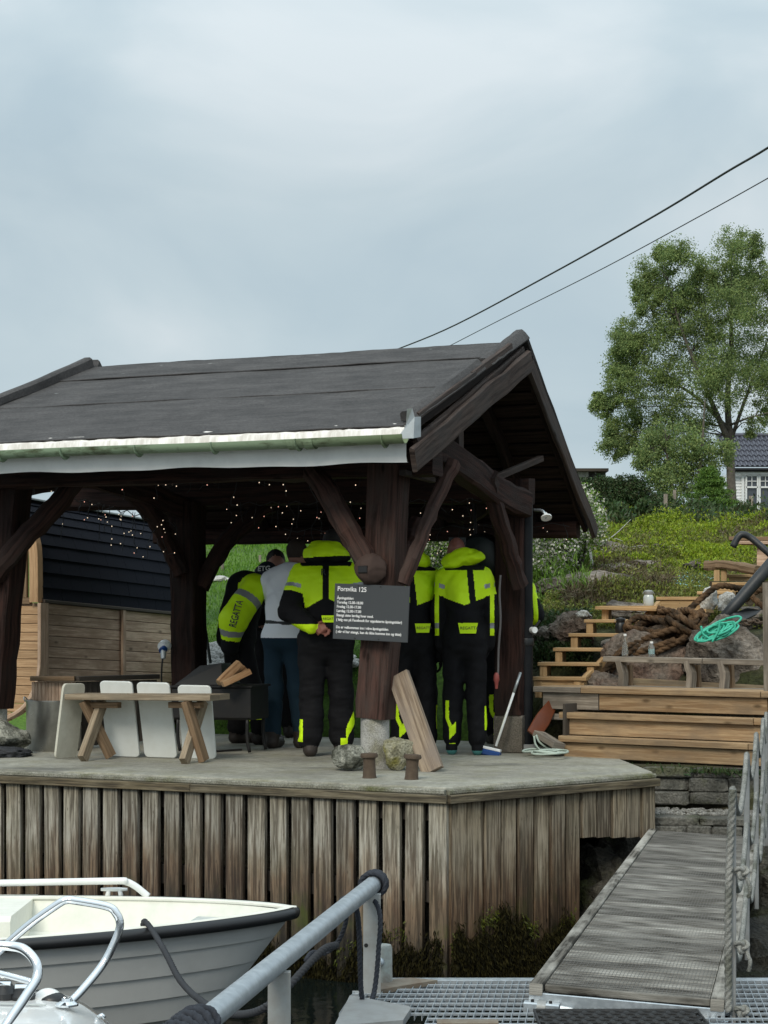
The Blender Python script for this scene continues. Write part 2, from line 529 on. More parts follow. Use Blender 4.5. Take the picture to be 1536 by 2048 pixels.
wood('bench_wood', (.24, .185, .125), (.37, .30, .215), (.19, .16, .12), rough=.8, vary=.2)
wood('bench_leg_wood', (.15, .10, .06), (.25, .17, .105), None, rough=.75, vary=.3)
wood('gang_wood', (.04, .037, .031), (.16, .148, .128), (.36, .345, .31), grain=1.3, rough=.92, knots=False, vary=.7, bumpy=.6)
wood('fire_wood', (.20, .105, .05), (.36, .21, .11), (.42, .29, .17), rough=.85, vary=.3)
wood('old_plank', (.17, .125, .09), (.33, .26, .19), (.22, .18, .15), rough=.85)

def quay_planks(name='quay_plank_wood', k=(1., 1., 1.)):
    m, t, b = newmat(name); L = t.links.new
    v, rnd = rndvec(t, coords(t, 'UV'))
    pos, xyz = worldpos(t)
    g1 = noise_(t, mapv(t, v, (2.0, 48, 1)), 1.0, 6, .62, .5)
    g2 = noise_(t, mapv(t, v, (10, 260, 1)), 1.0, 3, .6)
    wob = noise_(t, mapv(t, v, (2.5, 9, 1)), 1.0, 5, .6)
    wob2 = noise_(t, mapv(t, v, (7, 40, 1)), 1.0, 4, .6)
    # height bands: weathered grey, rusty brown splash zone, dark wet foot
    hz = math_(t, 'ADD', xyz[2], math_(t, 'MULTIPLY', math_(t, 'SUBTRACT', wob, .5), .75))
    hz = math_(t, 'ADD', hz, math_(t, 'MULTIPLY', math_(t, 'SUBTRACT', wob2, .5), .28))
    hz = math_(t, 'ADD', hz, math_(t, 'MULTIPLY', math_(t, 'SUBTRACT', rnd, .5), .22))
    hn = math_(t, 'MULTIPLY_ADD', hz, 1 / 1.5, 1.45 / 1.5, clamp=True)      # z -1.45..0.05 -> 0..1
    lightc = ramp(t, hn, [(0., (.02, .018, .013)), (.2, (.06, .05, .034)), (.34, (.17, .12, .08)), (.48, (.27, .185, .125)), (.58, (.36, .30, .235)), (.72, (.50, .47, .42)), (.86, (.42, .385, .32)), (1., (.27, .23, .17))])
    darkc = ramp(t, hn, [(0., (.006, .006, .005)), (.25, (.02, .015, .011)), (.45, (.075, .044, .028)), (.6, (.12, .09, .066)), (.8, (.17, .15, .12)), (1., (.085, .07, .05))])
    col = mixc(t, ramp(t, g1, [(.43, (0, 0, 0)), (.57, (1, 1, 1))]), darkc, lightc)
    col = mixc(t, math_(t, 'MULTIPLY', math_(t, 'SUBTRACT', g2, .45, clamp=True), 1.5, clamp=True), col, (.03, .024, .018))
    vo = N(t, 'ShaderNodeTexVoronoi'); L(mapv(t, v, (1.6, 5.2, 1)), vo.inputs['Vector'])
    kn = ramp(t, vo.outputs['Distance'], [(.05, (1, 1, 1)), (.14, (0, 0, 0))])
    col = mixc(t, math_(t, 'MULTIPLY', kn, .6), col, (.06, .04, .025))
    # green algae low down
    alg = noise_(t, pos, 5.0, 5, .6)
    am = math_(t, 'MULTIPLY', ramp(t, alg, [(.52, (0, 0, 0)), (.66, (1, 1, 1))]), ramp(t, hn, [(.12, (0, 0, 0)), (.22, (1, 1, 1)), (.34, (.5, .5, .5)), (.45, (0, 0, 0))]))
    col = mixc(t, math_(t, 'MULTIPLY', am, .8), col, (.085, .105, .015))
    gm = math_(t, 'MULTIPLY', ramp(t, noise_(t, pos, 2.4, 5, .6), [(.5, (0, 0, 0)), (.7, (1, 1, 1))]), .45)
    col = mixc(t, gm, col, (.10, .095, .06))
    f = math_(t, 'ADD', math_(t, 'MULTIPLY', rnd, .5), .72)
    hsv = N(t, 'ShaderNodeHueSaturation'); col = mixc(t, 1.0, col, k, 'MULTIPLY'); L(f, hsv.inputs['Value']); L(col, hsv.inputs['Color'])
    L(hsv.outputs[0], b.inputs['Base Color'])
    L(ramp(t, hn, [(.2, (.45,) * 3), (.5, (.85,) * 3)]), b.inputs['Roughness'])
    bump(t, b, math_(t, 'ADD', g1, g2), .55, .008)
    MATS[name] = m
quay_planks('quay_plank_wood', (.88, .88, .84)); quay_planks('quay_plank_shade_algae', (.66, .60, .50)); quay_planks('cap_wood', (.50, .46, .36))  # side wall copy: colour darkened for the shade it faces, olive for algae

def concrete():
    m, t, b = newmat('quay_concrete'); L = t.links.new
    pos, xyz = worldpos(t)
    a = noise_(t, pos, 1.3, 6, .65); c = noise_(t, pos, 14, 8, .75); f_ = noise_(t, pos, 75, 4, .7)
    col = ramp(t, a, [(.35, (.25, .24, .205)), (.65, (.40, .39, .335))])
    col = mixc(t, .5, col, ramp(t, c, [(.35, (.4, .4, .38)), (.65, (1.3, 1.3, 1.26))]), 'MULTIPLY')
    col = mixc(t, .55, col, ramp(t, f_, [(.3, (.5, .5, .5)), (.7, (1.2, 1.2, 1.2))]), 'MULTIPLY')
    mo = math_(t, 'MULTIPLY', ramp(t, noise_(t, pos, 3.1, 6, .7), [(.48, (0, 0, 0)), (.7, (1, 1, 1))]), .5)
    col = mixc(t, mo, col, (.20, .19, .10))
    # damp patches
    wet = ramp(t, noise_(t, mapv(t, pos, (.8, 1.6, 1)), 1.1, 3, .5), [(.58, (0, 0, 0)), (.66, (1, 1, 1))])
    col = mixc(t, math_(t, 'MULTIPLY', wet, .5), col, (.085, .083, .075))
    L(col, b.inputs['Base Color']); L(math_(t, 'MULTIPLY_ADD', wet, -.35, .9), b.inputs['Roughness'])
    bump(t, b, math_(t, 'ADD', c, f_), .3, .008)
    MATS['quay_concrete'] = m
concrete()
speckle('edge_concrete', (.17, .165, .125), (.30, .295, .25), (.14, .145, .07), scale=5, fine=90, bumpy=.5)
speckle('plinth_concrete', (.36, .355, .33), (.50, .49, .46), (.27, .26, .2), scale=6, fine=120, bumpy=.3)
speckle('plinth_concrete_old', (.12, .105, .085), (.20, .175, .145), (.09, .085, .06), scale=6, fine=120, bumpy=.3)

def felt():
    m, t, b = newmat('roof_felt'); L = t.links.new
    uv = coords(t, 'UV')
    v = coords(t)
    a = noise_(t, mapv(t, uv, (1.1, 3.2, 1)), 1.6, 8, .72); s_ = noise_(t, mapv(t, uv, (1.2, 22, 1)), 1.0, 3, .5); f_ = noise_(t, v, 48, 6, .85)
    col = ramp(t, a, [(.36, (.034, .032, .032)), (.64, (.082, .077, .076))])
    col = mixc(t, .3, col, ramp(t, s_, [(.3, (.65, .65, .66)), (.7, (1.2, 1.2, 1.2))]), 'MULTIPLY')
    col = mixc(t, .75, col, ramp(t, f_, [(.36, (.4, .4, .4)), (.64, (1.55, 1.55, 1.55))]), 'MULTIPLY')
    vo = N(t, 'ShaderNodeTexVoronoi'); vo.inputs['Scale'].default_value = 4.5; L(mapv(t, uv, (1, 2.4, 1)), vo.inputs['Vector'])
    sp = math_(t, 'MULTIPLY', ramp(t, vo.outputs['Distance'], [(.07, (1, 1, 1)), (.11, (0, 0, 0))]), ramp(t, noise_(t, uv, 1.9, 4, .6), [(.53, (0, 0, 0)), (.64, (1, 1, 1))]))
    col = mixc(t, math_(t, 'MULTIPLY', sp, .8), col, (.33, .34, .33))
    L(col, b.inputs['Base Color']); b.inputs['Roughness'].default_value = .88
    bump(t, b, math_(t, 'ADD', f_, math_(t, 'MULTIPLY', a, 2.)), .8, .012)
    MATS['roof_felt'] = m
felt()
def gutter_mat():
    m, t, b = newmat('gutter_algae'); L = t.links.new
    v = coords(t); pos, xyz = worldpos(t)
    a = noise_(t, mapv(t, v, (9, 9, 30)), 1., 6, .7)
    big = noise_(t, mapv(t, v, (1.2, 1.2, 1)), 1., 4, .6)
    side = ramp(t, math_(t, 'MULTIPLY_ADD', xyz[0], 1 / 3.6, 3.0 / 3.6), [(.1, (.26, .36, .24)), (.6, (.24, .32, .21)), (.95, (.13, .17, .07))])
    k = math_(t, 'ADD', math_(t, 'MULTIPLY', a, .7), math_(t, 'MULTIPLY', big, .5))
    col = mixc(t, ramp(t, k, [(.58, (0, 0, 0)), (.78, (1, 1, 1))]), side, (.06, .07, .03))
    L(col, b.inputs['Base Color']); b.inputs['Roughness'].default_value = .55
    MATS['gutter_algae'] = m
    m, t, b = newmat('flashing_white'); L = t.links.new
    v = coords(t)
    st = noise_(t, mapv(t, v, (16, 16, 1.0)), 1., 5, .65); sp = noise_(t, v, 5, 5, .6)
    col = ramp(t, st, [(.38, (.58, .54, .49)), (.62, (.84, .815, .78))])
    col = mixc(t, ramp(t, sp, [(.62, (0, 0, 0)), (.72, (.7, .7, .7))]), col, (.22, .20, .16))
    L(col, b.inputs['Base Color']); b.inputs['Roughness'].default_value = .5
    MATS['flashing_white'] = m
gutter_mat()
plain('fascia_white', (.90, .91, .90), rough=.35, dirt=.25, dscale=3)
plain('grey_metal', (.42, .45, .46), rough=.4, metal=.6, dirt=.4)
plain('black_pipe', (.007, .008, .010), rough=.5, spec=.2, dirt=.3, dcol=(.03, .03, .03))
plain('black_iron', (.012, .012, .013), rough=.5, spec=.4, dirt=.5, dcol=(.03, .025, .02))
plain('black_plastic', (.012, .013, .014), rough=.42, bumpy=.1)
plain('sign_grey', (.042, .047, .052), rough=.55, dirt=.25, dscale=3, dcol=(.05, .054, .058))
plain('white_paint', (.8, .8, .8), rough=.5)
plain('board_white', (.70, .735, .72), rough=.35, dirt=.3, dscale=9, dcol=(.50, .50, .44))
plain('board_cream', (.60, .585, .50), rough=.4, dirt=.5, dscale=9, dcol=(.38, .36, .28))
plain('steel_pot', (.50, .50, .49), rough=.3, metal=.95, dirt=.6, dscale=7, dcol=(.2, .2, .19))
plain('galvanised', (.42, .46, .49), rough=.42, metal=.75, dirt=.7, dscale=30, dcol=(.62, .66, .69))
plain('galvanised_dull', (.33, .34, .34), rough=.6, metal=.45, dirt=.6, dscale=12, dcol=(.2, .19, .17))
plain('painted_steel', (.36, .375, .37), rough=.5, metal=.1, dirt=.5, dscale=14, dcol=(.22, .18, .13))
plain('chrome', (.86, .87, .88), rough=.04, metal=1.0)
plain('gelcoat_white', (.80, .81, .80), rough=.18, coat=.3, dirt=.12, dscale=4)
plain('gelcoat_inside', (.75, .75, .68), rough=.8, spec=.2, dirt=.35, dscale=6, bumpy=.12, bscale=140, dcol=(.45, .46, .39))
plain('hull_grey', (.58, .59, .58), rough=.32, coat=.15, dirt=.15, dscale=5)
plain('thwart_grey', (.46, .49, .48), rough=.5, dirt=.3, dscale=20)
plain('rubber_black', (.012, .013, .015), rough=.38, dirt=.2, dcol=(.03, .03, .03))
plain('rust', (.085, .06, .04), rough=.9, dirt=.8, dscale=25, bumpy=.5, bscale=60, dcol=(.05, .032, .022))
plain('rust_plate', (.19, .165, .13), rough=.85, dirt=.8, dscale=14, bumpy=.4, bscale=60, dcol=(.12, .075, .045))
plain('shingle_black', (.007, .0085, .014), rough=.85, spec=.12, dirt=.5, dscale=40, bumpy=.4, bscale=300, dcol=(.014, .016, .024))
plain('blue_plastic', (.008, .05, .20), rough=.4)
plain('orange_board', (.16, .045, .018), rough=.35, dirt=.5, dscale=10)
plain('hivis', (.66, .98, .008), rough=.6, bumpy=.5, bscale=28, spec=.3)
plain('suit_black', (.0075, .0075, .009), rough=.8, bumpy=1.0, bscale=26, spec=.16)
plain('suit_charcoal', (.026, .026, .029), rough=.75, bumpy=.9, bscale=22, spec=.25)
plain('reflective_grey', (.32, .335, .36), rough=.35, metal=.3, bumpy=.3, bscale=30)
plain('shirt_white', (.88, .90, .95), rough=.85, bumpy=.6, bscale=18, spec=.2)
plain('jeans_blue', (.012, .03, .048), rough=.85, bumpy=.6, bscale=22, spec=.2)
plain('belt_black', (.01, .01, .011), rough=.5)
plain('skin', (.34, .165, .115), rough=.55, bumpy=.15)
plain('skin_red', (.30, .115, .085), rough=.5, bumpy=.3, bscale=70)
plain('hair_dark', (.012, .01, .009), rough=.7, bumpy=.8, bscale=140)
plain('hair_brown', (.03, .019, .013), rough=.7, bumpy=.8, bscale=140)
plain('cap_navy', (.012, .02, .035), rough=.7, bumpy=.2)
plain('boot_brown', (.03, .022, .018), rough=.6, dirt=.4)
plain('shoe_teal', (.06, .22, .21), rough=.5)
plain('pile_paint', (.36, .40, .38), rough=.6, dirt=.8, dscale=14, dcol=(.15, .085, .05))
speckle('rope_brown', (.075, .043, .022), (.17, .10, .052), (.045, .03, .018), scale=9, fine=150, bumpy=.6)
speckle('rope_grey', (.22, .225, .21), (.36, .36, .335), (.16, .165, .14), scale=9, fine=200, bumpy=.4)
plain('rope_navy', (.02, .024, .034), rough=.8, bumpy=.7, bscale=220)
plain('rope_dark', (.028, .03, .035), rough=.8, bumpy=.7, bscale=220)
plain('rope_green', (.05, .44, .30), rough=.6, bumpy=.5, bscale=220)
plain('rope_pale', (.42, .50, .44), rough=.7, bumpy=.5, bscale=220)
plain('net_blue', (.25, .46, .46), rough=.7)
speckle('granite', (.095, .08, .066), (.26, .225, .19), (.075, .06, .05), scale=3.5, fine=30, bumpy=.8, bd=.04)
speckle('granite_red', (.10, .062, .048), (.21, .145, .11), (.17, .14, .115), scale=3.2, fine=28, bumpy=.8, bd=.04)
speckle('lichen_stone', (.14, .145, .12), (.42, .42, .36), (.07, .072, .055), scale=12, fine=60, bumpy=.8, bd=.02)
speckle('mossy_stone', (.23, .215, .14), (.40, .385, .29), (.23, .21, .06), scale=7, fine=60, bumpy=.8, bd=.02)
speckle('pale_stone', (.40, .40, .38), (.54, .54, .51), None, scale=7, fine=70, bumpy=.5)
speckle('slate', (.075, .075, .065), (.175, .17, .15), (.10, .105, .06), scale=5, fine=60, bumpy=.7, bd=.02)
speckle('shore_grey', (.04, .038, .03), (.11, .10, .08), (.05, .055, .02), scale=4, fine=40, rough=.8, bumpy=.9, bd=.04)
speckle('wet_rock', (.018, .017, .013), (.06, .054, .04), (.03, .032, .012), scale=6, fine=50, rough=.6, bumpy=.9, bd=.04)
speckle('soil', (.04, .032, .022), (.09, .075, .05), (.05, .055, .02), scale=3, fine=40, bumpy=.7)
speckle('lawn_ground', (.045, .10, .012), (.085, .165, .018), (.065, .11, .018), scale=.8, fine=30, bumpy=.5)
speckle('hill_ground', (.03, .034, .012), (.075, .08, .028), (.055, .048, .03), scale=1.3, fine=20, bumpy=.8, bd=.05)
speckle('asphalt_roof', (.10, .10, .11), (.16, .16, .17), None, scale=4, fine=40)
foliage('leaf_birch', [(0.107, 0.18, 0.0667), (0.198, 0.277, 0.0918), (0.305, 0.364, 0.125), (0.125, 0.206, 0.0752)], trans=.35)
foliage('leaf_spruce', [(0.0471, 0.109, 0.0187), (0.0943, 0.179, 0.0281), (0.141, 0.234, 0.039)], trans=.12)
foliage('leaf_dark', [(0.0234, 0.0562, 0.0182), (0.0455, 0.0938, 0.026), (0.065, 0.0688, 0.0325), (0.039, 0.075, 0.0208)], trans=.15)
foliage('heather', [(0.0867, 0.124, 0.0245), (0.163, 0.191, 0.0386), (0.239, 0.281, 0.0457), (0.153, 0.124, 0.0527), (0.108, 0.135, 0.0421)], trans=.18)
foliage('heather_bright', [(0.136, 0.213, 0.0158), (0.226, 0.32, 0.0211), (0.316, 0.395, 0.0264), (0.151, 0.167, 0.0264)], trans=.22)
foliage('twig_brown', [(0.065, 0.0475, 0.0264), (0.111, 0.0813, 0.048), (0.091, 0.0938, 0.036)], trans=.05)
foliage('leaf_green', [(0.065, 0.138, 0.0195), (0.117, 0.213, 0.026), (0.156, 0.25, 0.039)], trans=.22)
foliage('blossom', [(.55, .54, .48), (.68, .66, .60), (.46, .47, .38)], trans=.25)
foliage('grass_lawn', [(0.06, 0.158, 0.0112), (0.0975, 0.217, 0.0168), (0.128, 0.255, 0.0224)], trans=.22)
foliage('seaweed', [(.006, .006, .0035), (.014, .013, .005), (.035, .03, .009), (.009, .008, .004)], rough=.85, trans=.05, spec=.08)
foliage('seaweed_green', [(.06, .075, .008), (.095, .11, .012), (.05, .06, .01)], rough=.5, trans=.15)
plain('bark_birch', (.12, .105, .085), rough=.9, dirt=.9, dscale=5, bumpy=.6, bscale=20, dcol=(.035, .03, .025))
plain('bark_dark', (.06, .05, .04), rough=.9, bumpy=.6, bscale=30)
plain('house_white', (.82, .84, .84), rough=.6)
plain('tile_slate', (.075, .078, .10), rough=.32, spec=.5)
plain('window_dark', (.06, .07, .085), rough=.08, spec=.7)
plain('clear_bottle', (.5, .54, .54), rough=.05)
glassy('glass_clear', (.93, .97, .96))
glassy('glass_smoke', (.16, .18, .2))
plain('label_pale', (.35, .5, .5), rough=.5)
plain('candle_white', (.8, .8, .78), rough=.6)
plain('cable_black', (.01, .01, .011), rough=.6)
plain('drum_dark', (.012, .02, .021), rough=.4, dirt=.3, dcol=(.02, .03, .03))
plain('drum_pale', (.06, .085, .09), rough=.35)
plain('water_pipe_grey', (.12, .11, .11), rough=.5)
plain('brass_red', (.28, .06, .05), rough=.5)
plain('anchor_black', (.014, .017, .02), rough=.5, dirt=.4, dscale=20, dcol=(.04, .04, .04), bumpy=.3)
plain('mat_rubber', (.014, .0145, .015), rough=.75, bumpy=.3)
emit('bulb_warm', (1, .80, .58), .9)
emit('bulb_red', (1, .5, .38), .75)
def water_mat():
    m, t, b = newmat('sea_water'); L = t.links.new
    b.inputs['Base Color'].default_value = (.006, .009, .008, 1); b.inputs['Roughness'].default_value = .06
    b.inputs['IOR'].default_value = 1.33
    pos, _x = worldpos(t)
    bump(t, b, noise_(t, pos, 3.5, 4, .5), .25, .05)
    MATS['sea_water'] = m
water_mat()
M_ = MATS

plain('mesh_wire', (.16, .155, .145), rough=.8)
M_ = MATS
speckle('gravel_grey', (.14, .135, .12), (.30, .29, .265), None, scale=20, fine=80, bumpy=.4)
M_ = MATS
# ------------------------------------------------------------------ setting: water, hillside
def plane_obj(name, pts, mat, kind='structure'):
    b = MB().add(pts, [tuple(range(len(pts)))])
    o = b.build(name, mat, loc=(0, 0, 0)); o['kind'] = kind
    return o
WATER_Z = -1.32
plane_obj('water', [(-400, -200, WATER_Z), (400, -200, WATER_Z), (400, 200, WATER_Z), (-400, 200, WATER_Z)], M_['sea_water'])

S0 = G(1130, 1512); BD = np.array([1.308, -.947, 0]); BD /= np.linalg.norm(BD); BN = np.array([-BD[1], BD[0], 0])   # bleacher frame
def sstep(x, a, b):
    t = np.clip((x - a) / (b - a), 0, 1)
    return t * t * (3 - 2 * t)
LAWN = np.array([(-60, -2.4), (2.9, -2.4), (3.1, -.4), (3.3, .05), (3.9, .72), (4.1, .85), (8.4, 1.62), (14, 2.4), (24, 3.2), (45, 4.4), (85, 6.2), (220, 9.)])
HILL = np.array([(-60, -2.4), (-.5, -1.6), (-.12, -.35), (0, -.12), (.85, -.1), (1.0, .3), (1.35, .72), (1.95, 1.0), (3.2, 1.18), (5, 1.42), (9, 2.0), (13, 2.55), (22, 3.05), (40, 4.0), (80, 6.0), (220, 9.)])
def height(x, y):
    x = np.asarray(x, float); y = np.asarray(y, float)
    q = (x - FR[0]) * E2[0] + (y - FR[1]) * E2[1]
    r = (x - S0[0]) * BN[0] + (y - S0[1]) * BN[1]
    a = np.interp(q, LAWN[:, 0], LAWN[:, 1]); b = np.interp(r, HILL[:, 0], HILL[:, 1])
    p3 = np.stack([x, y, 0 * x], -1)
    b = b + np.where(r > 1.2, vnoise(p3, .55, 3) * .16 + vnoise(p3, 1.6, 4) * .06, 0) * sstep(r, 1.2, 4)
    a = a + np.where(q > 4, vnoise(p3, .4, 5) * .07, 0)
    wl = sstep(x / np.maximum(y, 1), -.118, -.098)
    a = a - (1 - wl) * 1.6 * (1 - sstep(q, 7, 11)) * (q > 3.3)
    w_ = sstep(x / np.maximum(y, 1), .045, .085)
    return a * (1 - w_) + b * w_
def grid_terrain():
    ys = np.concatenate([np.arange(12.5, 22, .16), np.arange(22, 45, .5), np.arange(45, 130, 2.5), [150, 190, 260]])
    xs = np.arange(-1, 1.0001, 1 / 110.)                 # fans out with distance
    X = xs[None, :] * (ys[:, None] * .42 + 2.0); Y = np.repeat(ys[:, None], len(xs), 1)
    Z = height(X, Y)
    n, m = X.shape
    v = np.stack([X, Y, Z], -1).reshape(-1, 3)
    idx = np.arange(n * m).reshape(n, m)
    f = np.stack([idx[:-1, :-1], idx[:-1, 1:], idx[1:, 1:], idx[1:, :-1]], -1).reshape(-1, 4)
    me = mesh_from('hillside', v, f.tolist())
    me.materials.append(M_['lawn_ground']); me.materials.append(M_['hill_ground'])
    c = v[f].mean(1)
    me.polygons.foreach_set('material_index', ((c[:, 0] / c[:, 1]) > .058).astype(np.int32))
    shade(me)
    o = bpy.data.objects.new('hillside', me); link(o, Matrix.Identity(4)); o['kind'] = 'structure'
grid_terrain()

def onhill(u, v, y0=15.6, y1=140.):
    """where the line of sight of a photo point meets the slope"""
    Y = np.concatenate([np.arange(y0, 40, .05), np.arange(40, y1, .5)])
    x = (u - 768) / F * Y; z = H - (v - HV) / F * Y
    hit = np.argmax(z < height(x, Y)) if (z < height(x, Y)).any() else len(Y) - 1
    return np.array([x[hit], Y[hit], float(height(x[hit], Y[hit]))])
# lawn grass seen under the shelter
def lawn():
    g = np.random.default_rng(21)
    n = 60000
    Y = 18.2 + 22 * g.random(n) ** 1.7
    u = g.uniform(150, 1130, n)
    X = (u - 768) / F * Y
    keep = X / Y < .06
    X, Y = X[keep], Y[keep]
    pos = np.stack([X, Y, height(X, Y) - .01], 1)
    Q = leaf_quads(pos, .035 + .004 * (Y - 18), nrm=np.array([0, 0, 2.2]), aspect=.22, seed=3)
    quads_mesh('grass', Q, M_['grass_lawn'], kind='stuff')
    o = bpy.data.objects['grass']; o['label'] = 'mown green lawn rising behind the shelter'; o['category'] = 'grass'
lawn()

# ------------------------------------------------------------------ quay
A_ = G(893, 1575); B_ = G(1305, 1543); C_ = G(1234, 1515)
L0 = G(0, 1537)
fd = (L0 - A_) / np.linalg.norm(L0 - A_)                 # along the front, to the left
LE = A_ + fd * 5.6
quay = thing('quay', (A_[0], A_[1], 0), 'timber-faced concrete quay that the shelter stands on', 'quay')
D_ = np.array([1.5, 15.5, 0]); E_ = S(1.0, 3.2, 0); F_ = S(-5.2, 3.2, 0)
poly = [A_, B_, C_, D_, E_, F_, LE]
def slab(name, poly, z0, z1, mat, parent, bev=.012):
    p = np.array(poly); n = len(p); c = p.mean(0)
    def ring(z, k):
        q = p.copy(); d = c - q; d /= np.linalg.norm(d, axis=1)[:, None]
        q = q + d * k; q[:, 2] = z
        return q
    rings = [ring(z0, 0), ring(z1 - bev, 0), ring(z1 - bev * .3, bev * .3), ring(z1, bev)]
    b = MB(); v = np.concatenate(rings); f = []
    for i in range(3):
        for k in range(n):
            l = (k + 1) % n
            f.append((i * n + k, i * n + l, (i + 1) * n + l, (i + 1) * n + k))
    f.append(tuple(3 * n + k for k in range(n)))
    b.add(v, f)
    return b.build(name, mat, parent)
slab('slab', poly, -.09, 0, M_['quay_concrete'], quay)
def offs(a, b, k):
    d = (b - a) / np.linalg.norm(b - a); nrm = np.array([d[1], -d[0], 0])
    return nrm * k
nf = offs(LE, A_, .0) ; nF = np.array([-fd[1], fd[0], 0]); nF = nF if nF[1] < 0 else -nF
rd = (B_ - A_) / np.linalg.norm(B_ - A_); nR = np.array([rd[1], -rd[0], 0])
up = np.array([0, 0, 1.])
# concrete lip and cap boards
for a, b, nn in ((LE, A_, nF), (A_, B_, nR)):
    MB().beam(a + nn * .012 + up * -.03, b + nn * .012 + up * -.03, .05, .034, c=.008).build('lip', M_['edge_concrete'], quay)
e0 = A_ + nF * .05
L_f = np.linalg.norm(LE - A_)
k = 0
for s0, s1 in ((0, 1.92), (1.925, 3.7), (3.705, L_f)):
    board('cap_board', A_ + fd * (s0 - (.03 if s0 == 0 else 0)) + nF * .045 + up * -.074, A_ + fd * s1 + nF * .045 + up * -.074, .06, .055, M_['cap_wood'], quay)
board('cap_board', A_ + nR * .045 - rd * .03 + up * -.074, B_ + nR * .045 + up * -.074, .06, .055, M_['cap_wood'], quay)
# face planks
zb = -1.36
s_ = .045
i = 0
while s_ < L_f:
    wd = .128 + random.uniform(-.006, .006)
    c = A_ + fd * s_ + nF * (.02 + random.uniform(-.006, .006))
    tl = random.uniform(-.008, .008)
    board('plank', c + up * -.098, c + fd * tl + up * (zb + random.uniform(-.03, .03)), wd, .045, M_['quay_plank_wood'], quay, up=nF)
    s_ += .171
    i += 1
LR = np.linalg.norm(B_ - A_)
s_ = .075; i = 0
while s_ < LR - .02:
    short = i >= 8
    c = A_ + rd * s_ + nR * (.014 if i % 2 else .024)
    board('plank', c + up * -.1, c + up * ((-.42 - .012 * (i - 8)) if short else zb), .136 + random.uniform(-.004, .004), .035, M_['quay_plank_shade_algae'], quay, up=nR)
    s_ += .155; i += 1
# corner post plank, walings, and dark fill behind
b = MB()
for z in (-.16, -.7):
    b.beam(LE - nF * .09 + up * z, A_ - nF * .09 + fd * .08 + up * z, .1, .14)
    b.beam(A_ - nR * .06 + rd * .08 + up * z, A_ - nR * .06 + rd * (1.2 if z < -.3 else 2.0) + up * z, .1, .14)
b.build('waling', M_['bark_dark'], quay)
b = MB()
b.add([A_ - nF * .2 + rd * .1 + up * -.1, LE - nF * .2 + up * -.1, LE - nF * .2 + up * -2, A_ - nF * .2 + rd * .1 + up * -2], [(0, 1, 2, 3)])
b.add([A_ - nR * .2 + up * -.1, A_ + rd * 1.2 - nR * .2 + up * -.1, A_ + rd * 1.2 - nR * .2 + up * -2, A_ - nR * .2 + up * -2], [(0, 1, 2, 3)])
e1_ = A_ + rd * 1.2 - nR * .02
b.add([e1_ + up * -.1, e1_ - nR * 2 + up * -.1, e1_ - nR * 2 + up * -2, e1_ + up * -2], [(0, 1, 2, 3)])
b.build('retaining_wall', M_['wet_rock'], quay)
# seaweed on the foot of the planks
def weed():
    g = np.random.default_rng(5)
    Q = []; QG = []
    for a, d, n_, ln, m in ((A_, fd, nF, 4.4, 26000), (A_, rd, nR, 1.3, 24000)):
        s = g.random(m) * ln
        top = -1.02 + .1 * np.sin(s * 5.1) + .07 * np.sin(s * 13 + 1) + (-.06 if ln < 2 else -.09) + .05 * np.sin(s * 31) + .05 * g.normal(size=m) * (g.random(m) < .5)
        if ln < 2: top += sstep(s, 0, .7) * .10
        z = top - (top + 1.42) * g.random(m) ** 1.2
        pos = a + d * s[:, None] + n_ * (.045 + .03 * g.random(m))[:, None] + up * z[:, None]
        Q.append(leaf_quads(pos, .04, nrm=n_ * .3 + np.array([0, 0, -3.2]), aspect=.2, seed=int(ln * 10)))
        m2 = 1500 if ln < 2 else 1600
        s = g.random(m2) * ln; s = s[np.sin(s * 17 + 2) > .25]
        top = -1.0 + .1 * np.sin(s * 5.1) + (-.03 if ln < 2 else -.06) + (sstep(s, 0, .7) * .10 if ln < 2 else 0)
        pos = a + d * s[:, None] + n_ * .05 + up * (top + g.normal(size=len(s)) * .035)[:, None]
        QG.append(leaf_quads(pos, .028, nrm=n_ * .6 + np.array([0, 0, -1.5]), aspect=.3, seed=77))
    quads_mesh('seaweed', np.concatenate(Q), M_['seaweed'], quay, kind='stuff')
    quads_mesh('green_algae', np.concatenate(QG), M_['seaweed_green'], quay, kind='stuff')
weed()

# ------------------------------------------------------------------ stone wall right of the quay
def stone_box(name, c, size, ax, mat, parent, seed):
    v, f = icosphere(3)
    g = np.random.default_rng(seed)
    v = np.sign(v) * np.abs(v) ** .24
    v = v / np.abs(v).max(0)
    v = v * (1 + .05 * vnoise(v, 1.2, seed) + .05 * vnoise(v, 4, seed + 1) + .025 * vnoise(v, 9, seed + 2))[:, None] * np.asarray(size) / 2
    w_ = np.asarray(c) + v[:, :1] * ax[0] + v[:, 1:2] * ax[1] + v[:, 2:] * ax[2]
    return MB().add(w_, f).build(name, mat, parent, smooth=24)
swall = thing('stone_wall', P(1400, 1600, 14.3), 'stacked grey slate wall with a gravel ledge below the wooden terraces', 'stone wall')
wx = np.array([.985, -.17, 0]); wy = np.array([.17, .985, 0])
sax = (wx, wy, up)
g = np.random.default_rng(14)
def course(z0, h_, Y, u0, u1, seed):
    x = (u0 - 768) / F * Y; x1 = (u1 - 768) / F * Y; k = 0
    while x < x1:
        ln = g.uniform(.16, .42)
        c = np.array([x + ln / 2, Y - (x + ln / 2 - 2.0) * .17 + g.normal() * .012, z0 + h_ / 2])
        stone_box('stone', c, (ln * 1.03, .28, h_ * g.uniform(.95, 1.08)), sax, M_['slate'], swall, seed * 40 + k)
        x += ln; k += 1
